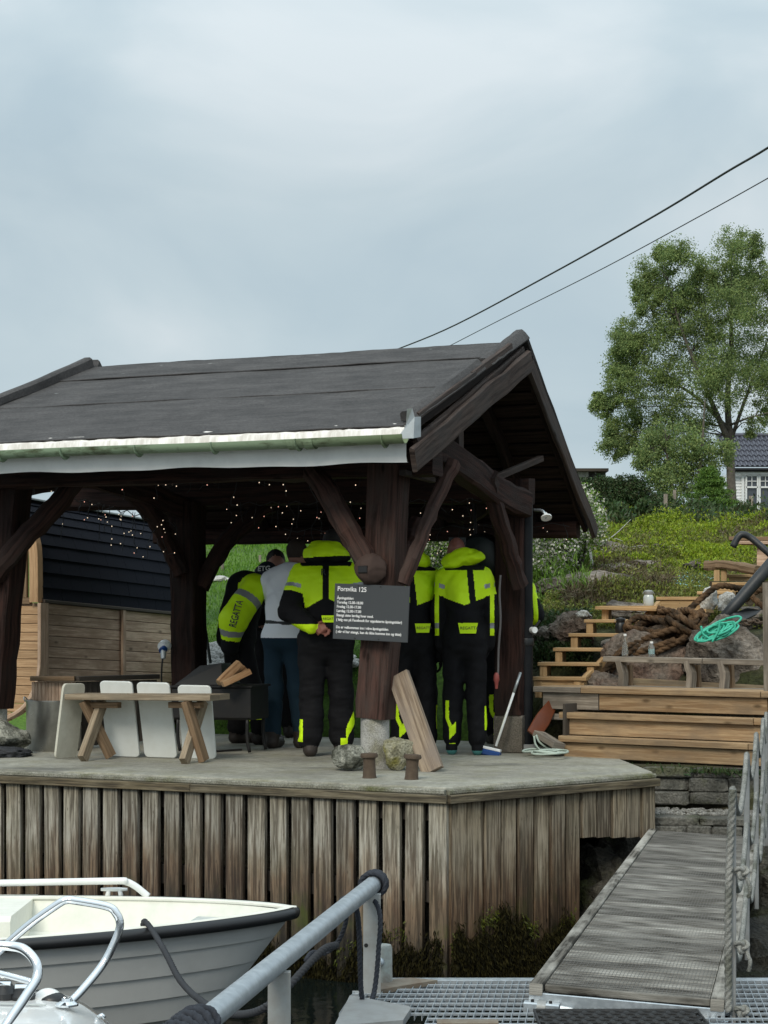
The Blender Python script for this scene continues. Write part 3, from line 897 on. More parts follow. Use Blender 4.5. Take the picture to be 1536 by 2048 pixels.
course(-.10, .075, 14.62, 1285, 1600, 1); course(-.205, .105, 14.6, 1290, 1600, 2); course(-.31, .105, 14.58, 1290, 1600, 3)
course(-.40, .06, 13.98, 1300, 1620, 4); course(-.485, .085, 13.96, 1298, 1620, 5); course(-.60, .115, 13.94, 1270, 1620, 6); course(-.73, .13, 13.92, 1255, 1620, 7); course(-.88, .15, 13.9, 1250, 1620, 8)
# gravel on the ledge
gr = MB()
for k in range(420):
    v, f = icosphere(1)
    c = np.array([g.uniform(1.9, 3.1), 0, -.335]); c[1] = g.uniform(14.02, 14.46) - (c[0] - 2) * .17
    gr.add(c + v * g.uniform(.008, .022) * np.array([1.3, 1, .7]), f)
gr.build('gravel', M_['gravel_grey'], swall, kind='stuff')
MB().box((2.6, 14.2, -.40), (1.9, .62, .1), (wx, wy, up)).build('ledge', M_['soil'], swall)
MB().box((2.5, 14.55, -.62), (2.2, .2, 1.2), (wx, wy, up)).build('core', M_['soil'], swall)
# grass and soil strip under the terraces
def strip():
    gg = np.random.default_rng(9); n = 900
    a = gg.random(n)
    pos = np.stack([1.75 + a * 1.5, 14.82 - a * .95 + gg.normal(size=n) * .05, np.full(n, -.06)], 1)
    quads_mesh('weeds', leaf_quads(pos, .05, nrm=np.array([0, 0, 1.2]), aspect=.3, seed=2), M_['leaf_dark'], kind='stuff')
    o = bpy.data.objects['weeds']; o['label'] = 'thin weeds along the foot of the wooden terraces'; o['category'] = 'weeds'
strip()
MB().add([G(1236, 1518, -.04), np.array([3.4, 13.55, -.04]), np.array([3.9, 14.6, -.04]), np.array([1.9, 15.6, -.04])], [(0, 1, 2, 3)]).build('ground', M_['soil'], loc=(0, 0, 0)); bpy.data.objects['ground']['kind'] = 'structure'
# wet rocks under the gangway
shore = [((2.45, 11.2, -1.05), (1.3, 1.5, .9)), ((2.35, 9.6, -1.2), (1.0, 1.3, .7)), ((1.70, 13.72, -.95), (1.0, .7, 1.05)), ((1.9, 12.0, -1.3), (.9, 1.3, .6)), ((2.9, 12.5, -.8), (1.3, 1.3, 1.0)), ((3.0, 9.9, -1.15), (1.1, 1.2, .7))]
shore_lab = ['wet black shore rock beside the gangway railing', 'low wet black rock behind the grating', 'dark shore rock in the opening below the short planks', 'dark boulder under the middle of the gangway', 'black shore rock beneath the stacked slate wall', 'low black rock at the photo edge behind the grating']
for k, (c, s__) in enumerate(shore):
    o = rock('shore_rock', c, s__, M_['shore_grey' if k in (2, 4) else 'wet_rock'], seed=40 + k, rough=.22, rot=k)
    tag(o, shore_lab[k], 'rock', 'wet rocks on the shore')
# ------------------------------------------------------------------ shelter
sh = thing('shelter', S(-1.5, .8, 0), 'open timber-frame shelter with black felt gable roof on the quay', 'shelter')
DS, PS, RW, BW = M_['dark_stain'], M_['post_stain'], M_['dark_roof_wood'], M_['barge_wood']
PG = .58                                     # right gable plane
QE, ZE = -.72, 2.44                          # front eave
QR, ZR = 1.65, 3.325                          # ridge
QB, ZB = 3.36, 1.99                          # back eave
def PLf(t): return -3.85 + .25 * t           # left verge leans
def front(p, t, lift=0.):                    # a point on the front slope, t 0 eave .. 1 ridge
    n = np.array([0, -(ZR - ZE), QR - QE]); n = n / np.linalg.norm(n)
    return S(p, QE + (QR - QE) * t + n[1] * lift, ZE + (ZR - ZE) * t + n[2] * lift + .012 * (-p) / 3.6)
def back(p, t, lift=0.):                     # t 0 ridge .. 1 back eave
    n = np.array([0, (ZR - ZB), QB - QR]); n = n / np.linalg.norm(n)
    return S(p, QR + (QB - QR) * t + n[1] * lift, ZR + (ZB - ZR) * t + n[2] * lift + .012 * (-p) / 3.6)
roof = MB()                                  # deck under the felt
n_ = 12
for fn in (front, back):
    c = []
    for lift in (0, -.05):
        for t in (0, 1):
            tl = t if fn is front else 1 - t
            c += [fn(PLf(tl), t, lift), fn(PG - .02, t, lift)]
    roof.add(c, [(0, 1, 3, 2), (4, 6, 7, 5), (0, 4, 5, 1), (2, 3, 7, 6), (0, 2, 6, 4), (1, 5, 7, 3)])
roof_o = roof.build('roof', RW, sh)
def felt_strip(name, fn, t0, t1, lift0, lift1, seed, pr=PG - .04, nx=44, ny=7):
    g = np.random.default_rng(seed)
    b = MB(); v = []; uvv = []
    for j in range(ny + 1):
        t = t0 + (t1 - t0) * j / ny
        tl = t if fn is front else 1 - t
        for i in range(nx + 1):
            p = PLf(tl) + .02 + (pr - PLf(tl) - .02) * i / nx
            l = lift0 + (lift1 - lift0) * j / ny
            wv = .0025 * math.sin(p * 3.1 + seed) + .0015 * math.sin(p * 7.7 + j * .9 + seed * 2)
            edge = (random.uniform(-.004, .004) + .003 * math.sin(p * 2.2 + seed)) if j == 0 else 0
            v.append(fn(p, t + edge / 2.5, l + wv)); uvv.append((p, t * 2.5 + seed * .37))
    base = len(v)
    v += [np.array(a) - np.array([0, 0, .007]) for a in v[:nx + 1]]          # thickness along the lower lap
    f, uv = [], []
    for j in range(ny):
        for i in range(nx):
            a = j * (nx + 1) + i
            q = (a, a + 1, a + nx + 2, a + nx + 1); f.append(q); uv.append([uvv[k] for k in q])
    for i in range(nx):
        f.append((base + i, base + i + 1, i + 1, i)); uv.append([uvv[i]] * 4)
    b.add(v, f, uv)
    return b.build(name, M_['roof_felt'], roof_o, loc=WM[roof_o.name].translation, smooth=40)
felt_strip('felt_strip', front, 0.0, .47, .010, .010, 1)
felt_strip('felt_strip', front, .44, .84, .016, .013, 2)
felt_strip('ridge_strip', front, .80, 1.0, .026, .024, 3)
felt_strip('felt_strip', back, 0.0, .5, .036, .02, 4)
felt_strip('felt_strip', back, .48, 1.0, .024, .012, 5)
# raised verge rolls covered with felt
def verge(name, fn, t0, t1, p0, w_, h0, h1, seed, mat=None):
    g = np.random.default_rng(seed)
    n = 12; pts = []; rings = []
    for i in range(n):
        t = t0 + (t1 - t0) * i / (n - 1)
        h_ = h0 + (h1 - h0) * i / (n - 1)
        tl = t if fn is front else 1 - t
        p = (PLf(tl) + .05) if p0 is None else p0
        pts.append(fn(p, t, .02 + h_ / 2 + g.normal() * .004))
        a = w_ / 2
        rings.append(np.array([(-a, -h_ / 2), (a, -h_ / 2), (a * 1.02, h_ * .3), (a * .7, h_ * .5), (-a * .2, h_ * .52), (-a * .7, h_ * .2), (-a * 1.25, -h_ * .3)]) * (1 + g.normal() * .02))
    b = MB().sweep(pts, np.array(rings), up=EZ)
    return b.build(name, mat or M_['roof_felt'], roof_o, loc=WM[roof_o.name].translation, smooth=45)
verge('verge_roll', front, .03, .60, PG - .03, .11, .07, .095, 1)
verge('verge_roll', front, .66, 1.02, PG - .03, .11, .07, .09, 2)
verge('verge_roll', back, -.01, 1.0, PG - .03, .11, .09, .05, 3)
verge('verge_roll', front, 0, 1.0, None, -.13, .05, .09, 4)
verge('verge_roll', back, 0, 1.0, None, -.15, .11, .06, 5)
board('verge_batten', front(PG + .005, .5, .05), front(PG + .005, .86, .06), .05, .06, M_['barge_wood'], roof_o, up=EZ)
board('verge_batten', front(PG + .01, .05, .04), front(PG + .01, .52, .05), .05, .05, M_['barge_wood'], roof_o, up=EZ)
# barge boards (right gable)
def barge(name, a, b, h_, mat, seed, par=sh, th=.04):
    d = (b - a) / np.linalg.norm(b - a)
    pts = [a + (b - a) * k for k in np.linspace(0, 1, 6)]
    nn = np.cross(d, E1); nn /= np.linalg.norm(nn)
    if nn[2] < 0: nn = -nn
    return timber(name, pts, th, h_, mat, par, up=nn, n=9, wob=.004, c=.008, seed=seed)
barge('barge_board', S(PG + .06, QE - .06, ZE - .245), S(PG + .06, QR - .02, ZR - .135), .17, BW, 1)
barge('barge_board', S(PG + .05, QB + .03, ZB - .12), S(PG + .05, QR + .0, ZR - .17), .13, BW, 2)
barge('barge_board', S(PG - .02, QB - .0, ZB - .05), S(PG - .02, QR + .05, ZR - .08), .16, RW, 3)
barge('barge_board', S(PG - .0, QE + .12, ZE - .12), S(PG - .0, QR - .02, ZR - .075), .10, BW, 4)
# eave: flashing, gutter with brackets, fascia
fl = MB(); nx = 60; v = []; g = np.random.default_rng(2)
for j, (q, z) in enumerate(((QE + .05, ZE + .025), (QE - .03, ZE - .02), (QE - .045, ZE - .10))):
    for i in range(nx + 1):
        p = -3.9 + (PG + .02 + 3.9) * i / nx
        v.append(S(p, q + g.normal() * .002, z + g.normal() * (.002 if j else .004) + .012 * (-p) / 3.6))
fl.add(v, [(j * (nx + 1) + i, (j + 1) * (nx + 1) + i, (j + 1) * (nx + 1) + i + 1, j * (nx + 1) + i + 1) for j in range(2) for i in range(nx)])
fl.build('eave_flashing', M_['flashing_white'], sh, smooth=True)
gut = MB()
a = np.linspace(math.pi, 2 * math.pi, 11)
ring = np.concatenate([np.stack([np.cos(a), np.sin(a)], 1) * .061, np.stack([np.cos(a[::-1]), np.sin(a[::-1])], 1) * .056])
gp = [S(p, QE - .11, ZE - .07 + .010 * (-p) / 3.6 + .003 * math.sin(p * 2.3)) for p in np.linspace(-3.95, PG + .02, 24)]
gut.sweep(gp, ring, up=EZ)
gutter = gut.build('gutter', M_['gutter_algae'], sh, smooth=40)
for u_ in (5, 130, 278, 430, 598, 770):
    c = Sq(u_, 905, QE - .11); p = (c - FR) @ E1
    b = MB(); a2 = np.linspace(math.pi * .98, 2.02 * math.pi, 11)
    b.sweep([S(p, QE - .11, ZE - .075) + E2 * (math.cos(t) * .066) + EZ * (math.sin(t) * .066 + .010 * (-p) / 3.6) for t in a2], rect(.028, .008, .002), up=E1)
    b.build('bracket', M_['gutter_algae'], gutter)
for p in (-.25, -.12):
    b = MB(); b.sweep([S(p + dx, QE - .11, ZE - .075) for dx in (-.035, .035)], ring * 1.12, up=EZ); b.build('joint_sleeve', M_['gutter_algae'], gutter)
fs = MB(); v = []; nx = 50
for j, (q, z) in enumerate(((QE + .0, ZE - .075), (QE + .0, ZE - .2), (QE + .018, ZE - .245), (QE + .05, ZE - .24))):
    for i in range(nx + 1):
        p = -3.9 + (PG - .02 + 3.9) * i / nx
        v.append(S(p, q, z + .028 * (-p) / 3.6 + (.006 * math.sin(p * 4.1) + .004 * math.sin(p * 9.3) if j > 1 else 0)))
fs.add(v, [(j * (nx + 1) + i, (j + 1) * (nx + 1) + i, (j + 1) * (nx + 1) + i + 1, j * (nx + 1) + i + 1) for j in range(3) for i in range(nx)])
fs.build('fascia', M_['fascia_white'], sh, smooth=60)
# bent metal end piece at the eave corner
b = MB()
p0 = PG - .07; q0 = QE - .06
b.add([S(p0, q0, ZE - .09), S(p0 + .13, q0, ZE - .09), S(p0 + .13, q0 + .02, ZE + .06), S(p0 + .10, q0 + .05, ZE + .125), S(p0 + .06, q0 + .05, ZE + .12), S(p0 + .03, q0 + .1, ZE + .02)], [(0, 1, 2, 5), (5, 2, 3, 4)])
b.add([S(p0 + .13, q0, ZE - .09), S(p0 + .135, q0 + .12, ZE - .07), S(p0 + .135, q0 + .12, ZE + .07), S(p0 + .13, q0 + .02, ZE + .06)], [(0, 1, 2, 3)])
b.build('eave_end_cap', M_['grey_metal'], sh)

# posts
def post(name, bot, top, w_, mat, plinth_r=None, square=None, seed=0, kink=(0, 0, 0)):
    mid = (bot + top) / 2 + np.array(kink)
    po = timber(name, [bot, bot * .75 + top * .25 + np.array(kink) * .6, mid, top], w_, w_, mat, sh, up=E2, n=12, wob=.004, c=.014, seed=seed, taper=1.04)
    c = np.array([bot[0], bot[1], 0])
    if plinth_r:
        MB().lathe([(plinth_r, -.005), (plinth_r, bot[2]), (0, bot[2])], c, 28).build('plinth', M_['plinth_concrete'], sh, smooth=40)
    else:
        MB().box(c + EZ * (bot[2] / 2 - .005), (square, square, bot[2] + .01), (E1, E2, EZ), ch=.02).build('plinth', M_['plinth_concrete_old'], sh)
    return po
FRb = FR + EZ * .37; FRt = FR + E1 * .12 + EZ * 2.24
post('post', FRb, FRt, .235, PS, .107, seed=1, kink=(.01, 0, 0))
FLb = P(-12, 1415, 15.55); FLt = P(28, 940, 15.55)
post('post', FLb, FLt, .235, DS, .107, seed=2)
RRb = G(1026, 1504) + EZ * .31; RRt = RRb + EZ * 1.95
post('post', RRb, RRt, .24, DS, None, .25, seed=3)
RLc = P(379, 1480, 16.75); RLc[2] = 0
post('post', RLc + EZ * .34, RLc + EZ * 2.13 - E1 * .02, .235, DS, .11, seed=4)
# plates, ties, rafters
timber('plate', [S(-3.9, 0, 2.26), S(-1.5, 0, 2.26), S(.5, .0, 2.25)], .2, .2, DS, sh, up=EZ, seed=5)
qr = float((RRb - FR) @ E2); ql = float((RLc - FR) @ E2)
timber('plate', [S(-3.9, ql + .05, 2.2), S(-1.2, (ql + qr) / 2, 2.2), S(PG - .06, qr, 2.16)], .2, .21, DS, sh, up=EZ, seed=6)
timber('back_beam', [S(-3.8, QB - .12, 1.895), S(PG - .06, QB - .12, 1.895)], .12, .145, DS, sh, up=EZ, seed=7)
timber('tie_beam', [P(828, 900, 13.95), P(880, 905, 14.3), P(940, 945, 14.8), P(1000, 988, 15.3), P(1050, 1010, 15.65)], .15, .22, DS, sh, up=EZ, seed=8)
timber('tie_beam', [P(60, 968, 15.7), P(170, 950, 16.0), P(290, 985, 16.4), P(370, 1022, 16.75)], .14, .19, DS, sh, up=EZ, seed=9)
for k, p in enumerate((-3.5, -2.6, -1.7, -.8, .1)):
    timber('rafter', [front(p, .02, -.11), front(p, .99, -.11)], .08, .12, RW, sh, up=EZ, seed=20 + k)
    timber('rafter', [back(p, .01, -.11), back(p, .98, -.11)], .08, .12, RW, sh, up=EZ, seed=30 + k)
timber('ridge_beam', [S(-3.55, QR, ZR - .17), S(PG - .05, QR, ZR - .17)], .1, .16, RW, sh, up=EZ, seed=40)
board('strut', Sp(917, 905, PG - .25), Sp(917, 845, PG - .25), .1, .05, BW, sh, up=E1)
board('strut', P(992, 955, 15.2), P(1082, 917, 15.9), .05, .05, BW, sh, up=EZ)
board('strut', P(805, 945, 13.75), P(865, 960, 14.3), .05, .04, BW, sh, up=EZ)
# underside boards
for fn in (front, back):
    for k in range(14):
        t = (k + .5) / 14
        wq = (QR - QE) if fn is front else (QB - QR)
        board('ceiling_board', fn(-3.6, t, -.06), fn(PG - .03, t, -.06), wq / 14 * 1.05, .02, RW, sh, up=(fn(0, t, 1) - fn(0, t, 0)))
# braces
def brace(pts, w_, mat, seed, upv=None, taper=1.0):
    return timber('brace', pts, w_, w_ * .9, mat, sh, up=upv if upv is not None else E2, n=16, wob=.006, c=w_ * .25, seed=seed, taper=taper)
q1 = -.17
br = brace([Sq(618, 930, q1 + .14), Sq(655, 985, q1 + .08), Sq(700, 1065, q1), Sq(738, 1140, q1)], .155, PS, 50)
kc = Sq(741, 1138, q1 - .02)
kn = rock('knot', kc, (.245, .17, .235), PS, br, seed=3, rough=.06, facets=3)
MB().box(kc - E2 * .085 + EZ * -.005 - E1 * .02, (.07, .03, .055), (E1, E2, EZ), ch=.012).build('painted_peg_hole', M_['black_iron'], br)  # solid black block, its colour stands for the shade inside the hole
brace([P(806, 1168, 13.85), P(838, 1085, 13.9), P(872, 1000, 14.05), P(908, 925, 14.2)], .10, PS, 51, upv=E1)
brace([P(808, 1160, 14.05), P(812, 1100, 14.2), P(835, 1040, 14.35)], .11, DS, 57, upv=E1)
brace([P(975, 950, 15.05), P(990, 1010, 15.2), P(1018, 1100, 15.35), P(1040, 1172, 15.45)], .135, DS, 52, upv=E1)
brace([P(1000, 975, 15.6), P(940, 1030, 16.3), P(885, 1020, 16.6)], .14, DS, 53)
brace([P(-25, 1165, 15.4), P(45, 1080, 15.4), P(110, 1010, 15.4), P(165, 940, 15.45)], .16, DS, 54)
brace([P(362, 1150, 16.6), P(338, 1090, 16.6), P(308, 1035, 16.5), P(260, 985, 16.4)], .14, DS, 55)
brace([P(402, 1175, 16.7), P(432, 1115, 16.75), P(475, 1060, 16.8), P(540, 1010, 16.85)], .145, DS, 56)

# black shower column with its head, on the rear post
sc = G(1053, 1505)
col = thing('shower_column', (sc[0], sc[1], 0), 'tall black pipe column beside the rear post with white shower head', 'shower')
cx, cy = sc[0], sc[1]
zt = P(1053, 1003, cy)[2]
b = MB(); b.tube([(cx, cy, .07), (cx, cy, zt)], .052, 20); b.build('pipe', M_['black_pipe'], col, smooth=40)
b = MB(); b.lathe([(.058, .885), (.061, .895), (.061, .935), (.058, .945)], (cx, cy, 0), 20); b.build('collar', M_['black_plastic'], col, smooth=40)
b = MB(); b.box((cx, cy, .035), (.14, .14, .07)); b.build('foot', M_['galvanised_dull'], col)
h0 = P(1068, 1020, cy - .03); h1 = P(1085, 1022, cy - .16); h2 = P(1093, 1036, cy - .2)
b = MB(); b.tube(smoothpath([h0, h1, h2], 10), .012, 10); b.build('shower_arm', M_['galvanised'], col, smooth=True)
b = MB(); b.lathe([(.012, .05), (.02, .03), (.045, .01), (.045, 0), (0, 0)], h2, 20, axis=(-.1, .55, .8)); b.build('shower_head', M_['fascia_white'], col, smooth=40)
b = MB(); b.lathe([(.018, .06), (.026, .03), (.026, -.03), (0, -.03)], (cx + .05, cy - .055, P(1067, 1260, cy)[2]), 14, axis=(-.5, 1, 0)); b.build('tap', M_['fascia_white'], col, smooth=40)
b = MB(); b.beam((cx + .06, cy - .06, 1.03), (cx + .105, cy - .07, 1.09), .012, .02); b.build('tap_lever', M_['black_plastic'], col)

# hanging hose and round drum on the gable brace
hz = [P(1001, 1150, 15.35), P(999, 1190, 15.35), P(1001, 1240, 15.35), P(997, 1300, 15.36), P(996, 1345, 15.36), P(993, 1365, 15.36)]
hose = thing('hose', hz[-1], 'thin grey hose with red nozzle hanging beside the rear post', 'hose')
b = MB(); b.tube(smoothpath(hz, 30), .009, 8); b.build('tube', M_['water_pipe_grey'], hose, smooth=True)
b = MB(); b.lathe([(.012, .08), (.022, .06), (.024, .02), (.016, 0), (.012, -.05), (0, -.05)], hz[-1], 14); b.build('nozzle', M_['brass_red'], hose, smooth=40)
dc = P(962, 1118, 15.9)
dr = thing('round_drum', dc, 'dark round drum with a pale facet hung beneath the rear brace', 'drum')
b = MB(); b.lathe([(0, -.12), (.12, -.12), (.19, -.09), (.215, -.03), (.215, .08), (.19, .11), (0, .11)], dc, 32, axis=(.25, 1, .1)); b.build('shell', M_['drum_dark'], dr, smooth=30)
b = MB(); ax_ = np.array([.25, 1, .1]); ax_ /= np.linalg.norm(ax_); xx = np.cross(EZ, -ax_); xx /= np.linalg.norm(xx); yy = np.cross(-ax_, xx)
b.add([dc - ax_ * .127 - xx * dx + yy * dy for dx, dy in ((-.01, -.02), (.03, -.1), (.15, -.1), (.17, .02), (.12, .1), (.03, .05))], [(0, 1, 2, 3, 4, 5)]); b.build('facet', M_['drum_pale'], dr)
b = MB(); b.box(dc + np.array([-.2, -.05, .13]), (.14, .1, .1)); b.build('bracket', M_['black_plastic'], dr)
b = MB(); b.tube([dc + np.array([-.05, 0, .2]), dc + np.array([-.05, .05, .75])], .012, 8); b.build('hanger', M_['black_iron'], dr)

# notice sign on the front post
sg = [Sq(675, 1167, -.205), Sq(824, 1173, -.205), Sq(811, 1285, -.205), Sq(662, 1277, -.205)]
scn = sum(sg) / 4
sx = (sg[1] - sg[0]) + (sg[2] - sg[3]); sx /= np.linalg.norm(sx); sy = (sg[0] - sg[3]) + (sg[1] - sg[2]); sy -= sx * (sy @ sx); sy /= np.linalg.norm(sy)
SWd = np.linalg.norm(sg[1] - sg[0]); SHt = np.linalg.norm(sg[0] - sg[3])
sign = thing('notice_sign', scn, 'dark grey opening-hours sign with white lettering on the front post', 'sign')
snz = np.cross(sx, sy)
b = MB(); b.sweep([scn - sx * SWd / 2, scn + sx * SWd / 2], rect(SHt, .012, .002), up=snz); b.build('board', M_['sign_grey'], sign)
lines = [('Porsvika 125', .053, .044), ('Åpningstider:', .112, .0245), ('Torsdag 12.00-18.00', .143, .0245), ('Fredag 12.00-17.00', .174, .0245), ('Lørdag 12.00-17.00', .205, .0245), ('Stengt siste lørdag hver mnd.', .236, .0245), ('( følg oss på Facebook for oppdaterte åpningstider)', .268, .0245), ('Du er velkommen inn i våre åpningstider.', .322, .0245), ('( når vi har stengt, kan du ikke komme inn og titte)', .354, .0245)]
kk = SHt / .40
for tx, dy, sz in lines:
    o_ = scn - sx * (SWd / 2 - .022) + sy * (SHt / 2 - dy * kk) + snz * .0075
    text_obj('lettering', tx, sz * kk * 1.08, frame(sx, sy, o_), M_['white_paint'], sign, bold=.0006, xs=.94)
for fx, fy in ((-.18, .47), (.12, .47), (-.2, -.47), (.12, -.47)):
    MB().lathe([(.005, 0), (.005, .004), (0, .004)], scn + sx * fx * SWd + sy * fy * SHt + snz * .006, 10, axis=snz).build('screw', M_['black_iron'], sign)

# icicle light strings
def lights(name, label, runs, seed, glow):
    g = np.random.default_rng(seed)
    base = runs[0][0]
    t = thing(name, base, label, 'string lights', 'icicle lights under the shelter roof')
    bb = MB(); br_ = MB()
    for (a, c, n, dmin, dmax) in runs:
        w_ = MB()
        pts = [a + (c - a) * k + np.array([0, 0, -.035 * math.sin(k * math.pi * n * .5) ** 2]) for k in np.linspace(0, 1, n * 2 + 1)]
        w_.tube(pts, .004, 5)
        for k in range(n):
            p = a + (c - a) * ((k + g.uniform(.1, .9)) / n)
            ln = g.uniform(dmin, dmax); m = max(3, int(ln / .05))
            q = [p]
            for j in range(m):
                q.append(q[-1] + np.array([g.normal() * .016, g.normal() * .012, -ln / m]))
            w_.tube(smoothpath(q, m * 2), .003, 4)
            for j in range(1, m + 1):
                if g.random() < .5:
                    e_ = q[j] + np.array([g.normal() * .03, g.normal() * .02, g.normal() * .02])
                    w_.tube([q[j], e_], .0025, 4)
                    v, f = icosphere(1)
                    (bb if g.random() < .82 else br_).add(e_ + v * np.array([.0042, .0042, .0052]), f)
        w_.build('cable', M_['cable_black'], t)
    if bb.n: bb.build('bulb_set', glow, t, kind='stuff')
    if br_.n: br_.build('tinted_bulb_set', M_['bulb_red'], t, kind='stuff')
qa = (ql + qr) / 2 - .16
lights('icicle_lights', 'icicle lights hanging over the dark shingled cabin', [(P(115, 985, 16.1), P(350, 1045, 16.55), 17, .06, .42), (P(60, 960, 15.6), P(165, 958, 15.8), 5, .05, .2)], 1, M_['bulb_warm'])
lights('icicle_lights', 'icicle lights over the men between the two posts', [(S(-2.2, qa, 2.12), S(-.15, qa, 2.10), 18, .08, .36), (S(-2.3, .2, 2.2), S(-.1, .2, 2.2), 13, .04, .22), (S(-2.3, 3.05, 1.95), S(-.2, 3.05, 1.95), 15, .08, .5)], 2, M_['bulb_warm'])
lights('icicle_lights', 'short icicle lights in the gable bay above the hooded men', [(S(-.1, qa, 2.1), S(.25, qa, 2.1), 4, .08, .3), (S(-.6, 3.05, 1.95), S(.5, 3.05, 1.95), 7, .05, .2)], 3, M_['bulb_warm'])
# ------------------------------------------------------------------ people
class Sdf:
    """soft union of round cones and ellipsoids, meshed by surface nets"""
    def __init__(s): s.pr = []
    def cone(s, a, b, ra, rb, tag, k=.04, sq=(1, 1)):
        s.pr.append(('c', np.array(a, float), np.array(b, float), ra, rb, tag, k)); return s
    def ell(s, c, r, tag, k=.04, rot=None):
        s.pr.append(('e', np.array(c, float), np.array(r, float), None if rot is None else np.array(rot.to_3x3()), 0, tag, k)); return s
    def chain(s, pts, rad, tag, k=.04):
        for i in range(len(pts) - 1): s.cone(pts[i], pts[i + 1], rad[i], rad[i + 1], tag, k)
        return s
    def dist(s, p, q):
        if q[0] == 'c':
            a, b, ra, rb = q[1:5]
            ab = b - a; t = np.clip(((p - a) @ ab) / (ab @ ab + 1e-9), 0, 1)
            return np.linalg.norm(p - a - t[..., None] * ab, axis=-1) - (ra + (rb - ra) * t)
        c, r, m = q[1], q[2], q[3]
        d = p - c
        if m is not None: d = d @ m
        k0 = np.linalg.norm(d / r, axis=-1); k1 = np.linalg.norm(d / (r * r), axis=-1) + 1e-9
        return k0 * (k0 - 1) / k1
    def mesh(s, h=.011, fold=0.0, seed=0, foldtags=()):
        lo = np.min([np.minimum(q[1], q[2]) - max(q[3], q[4]) if q[0] == 'c' else q[1] - q[2].max() for q in s.pr], 0) - .06
        hi = np.max([np.maximum(q[1], q[2]) + max(q[3], q[4]) if q[0] == 'c' else q[1] + q[2].max() for q in s.pr], 0) + .06
        n = np.ceil((hi - lo) / h).astype(int) + 1
        ax = [lo[i] + np.arange(n[i]) * h for i in range(3)]
        D = np.full(n, .5, np.float64); B = np.full(n, .5); T = np.zeros(n, np.int16)
        for ti, q in enumerate(s.pr):
            k = q[6]; e = 2 * k + .05
            if q[0] == 'c':
                l_, h_ = np.minimum(q[1], q[2]) - max(q[3], q[4]) - e, np.maximum(q[1], q[2]) + max(q[3], q[4]) + e
            else:
                l_, h_ = q[1] - q[2].max() - e, q[1] + q[2].max() + e
            i0 = np.clip(((l_ - lo) / h).astype(int), 0, n - 1); i1 = np.clip(((h_ - lo) / h).astype(int) + 2, 1, n)
            sl = tuple(slice(a, b) for a, b in zip(i0, i1))
            g = np.stack(np.meshgrid(*[ax[i][sl[i]] for i in range(3)], indexing='ij'), -1)
            d = s.dist(g, q)
            m = d < B[sl]; T[sl][m] = ti; B[sl][m] = d[m]
            o = D[sl]; hh = np.clip(.5 + .5 * (o - d) / k, 0, 1)
            D[sl] = o * (1 - hh) + d * hh - k * hh * (1 - hh)
        if fold:
            near = np.abs(D) < .05
            idx = np.argwhere(near); pp = lo + idx * h
            ok = np.isin(T[near], [i for i, q in enumerate(s.pr) if q[5] in foldtags])
            w1 = vnoise(pp * np.array([1, 1, .9]), 7.5, seed) * fold + vnoise(pp * np.array([1, 1, 1.25]), 10, seed + 1) * fold * .6
            D[near] += np.where(ok, w1, 0)
        # surface nets
        inside = D < 0
        c = np.zeros(n - 1, np.int8)
        for dx in (0, 1):
            for dy in (0, 1):
                for dz in (0, 1):
                    c += inside[dx:n[0] - 1 + dx, dy:n[1] - 1 + dy, dz:n[2] - 1 + dz]
        act = (c > 0) & (c < 8); cell = np.argwhere(act)
        idm = np.full(act.shape, -1, np.int64); idm[act] = np.arange(len(cell))
        sm = np.zeros((len(cell), 3)); cn = np.zeros(len(cell))
        corners = [(dx, dy, dz) for dx in (0, 1) for dy in (0, 1) for dz in (0, 1)]
        for a in corners:
            for ax_i in range(3):
                if a[ax_i]: continue
                b = list(a); b[ax_i] = 1
                da = D[cell[:, 0] + a[0], cell[:, 1] + a[1], cell[:, 2] + a[2]]; db = D[cell[:, 0] + b[0], cell[:, 1] + b[1], cell[:, 2] + b[2]]
                m = (da < 0) != (db < 0)
                t = np.where(m, da / (da - db + 1e-12), 0)
                pt = np.tile(np.array(a, float), (len(cell), 1)); pt[:, ax_i] += t
                sm[m] += pt[m]; cn[m] += 1
        V = lo + (cell + sm / np.maximum(cn, 1)[:, None]) * h
        Fs = []
        for ax_i in range(3):
            o1, o2 = [(1, 2), (2, 0), (0, 1)][ax_i]
            sl0 = [slice(1, -1)] * 3; sl0[ax_i] = slice(0, n[ax_i] - 1); sl1 = list(sl0); sl1[ax_i] = slice(1, n[ax_i])
            A = inside[tuple(sl0)]; Bq = inside[tuple(sl1)]
            e = np.argwhere(A != Bq); fl = A[tuple(e.T)]
            off = np.array([1, 1, 1]); off[ax_i] = 0
            e = e + off
            def ci(d1, d2):
                q = e.copy(); q[:, o1] -= d1; q[:, o2] -= d2
                return idm[q[:, 0], q[:, 1], q[:, 2]]
            quad = np.stack([ci(1, 1), ci(0, 1), ci(0, 0), ci(1, 0)], 1)
            quad[~fl] = quad[~fl][:, ::-1]
            Fs.append(quad)
        Fq = np.concatenate(Fs); Fq = Fq[(Fq >= 0).all(1)]
        ctr = V[Fq].mean(1)
        gi = np.clip(np.round((ctr - lo) / h).astype(int), 0, n - 1)
        tg = T[gi[:, 0], gi[:, 1], gi[:, 2]]
        return V, Fq, ctr, tg
    def tags(s): return np.array([q[5] for q in s.pr])
    def along(s, ctr, tg):
        t = np.zeros(len(ctr))
        for i, q in enumerate(s.pr):
            if q[0] != 'c': continue
            m = tg == i
            ab = q[2] - q[1]; t[m] = np.clip(((ctr[m] - q[1]) @ ab) / (ab @ ab), 0, 1)
        return t

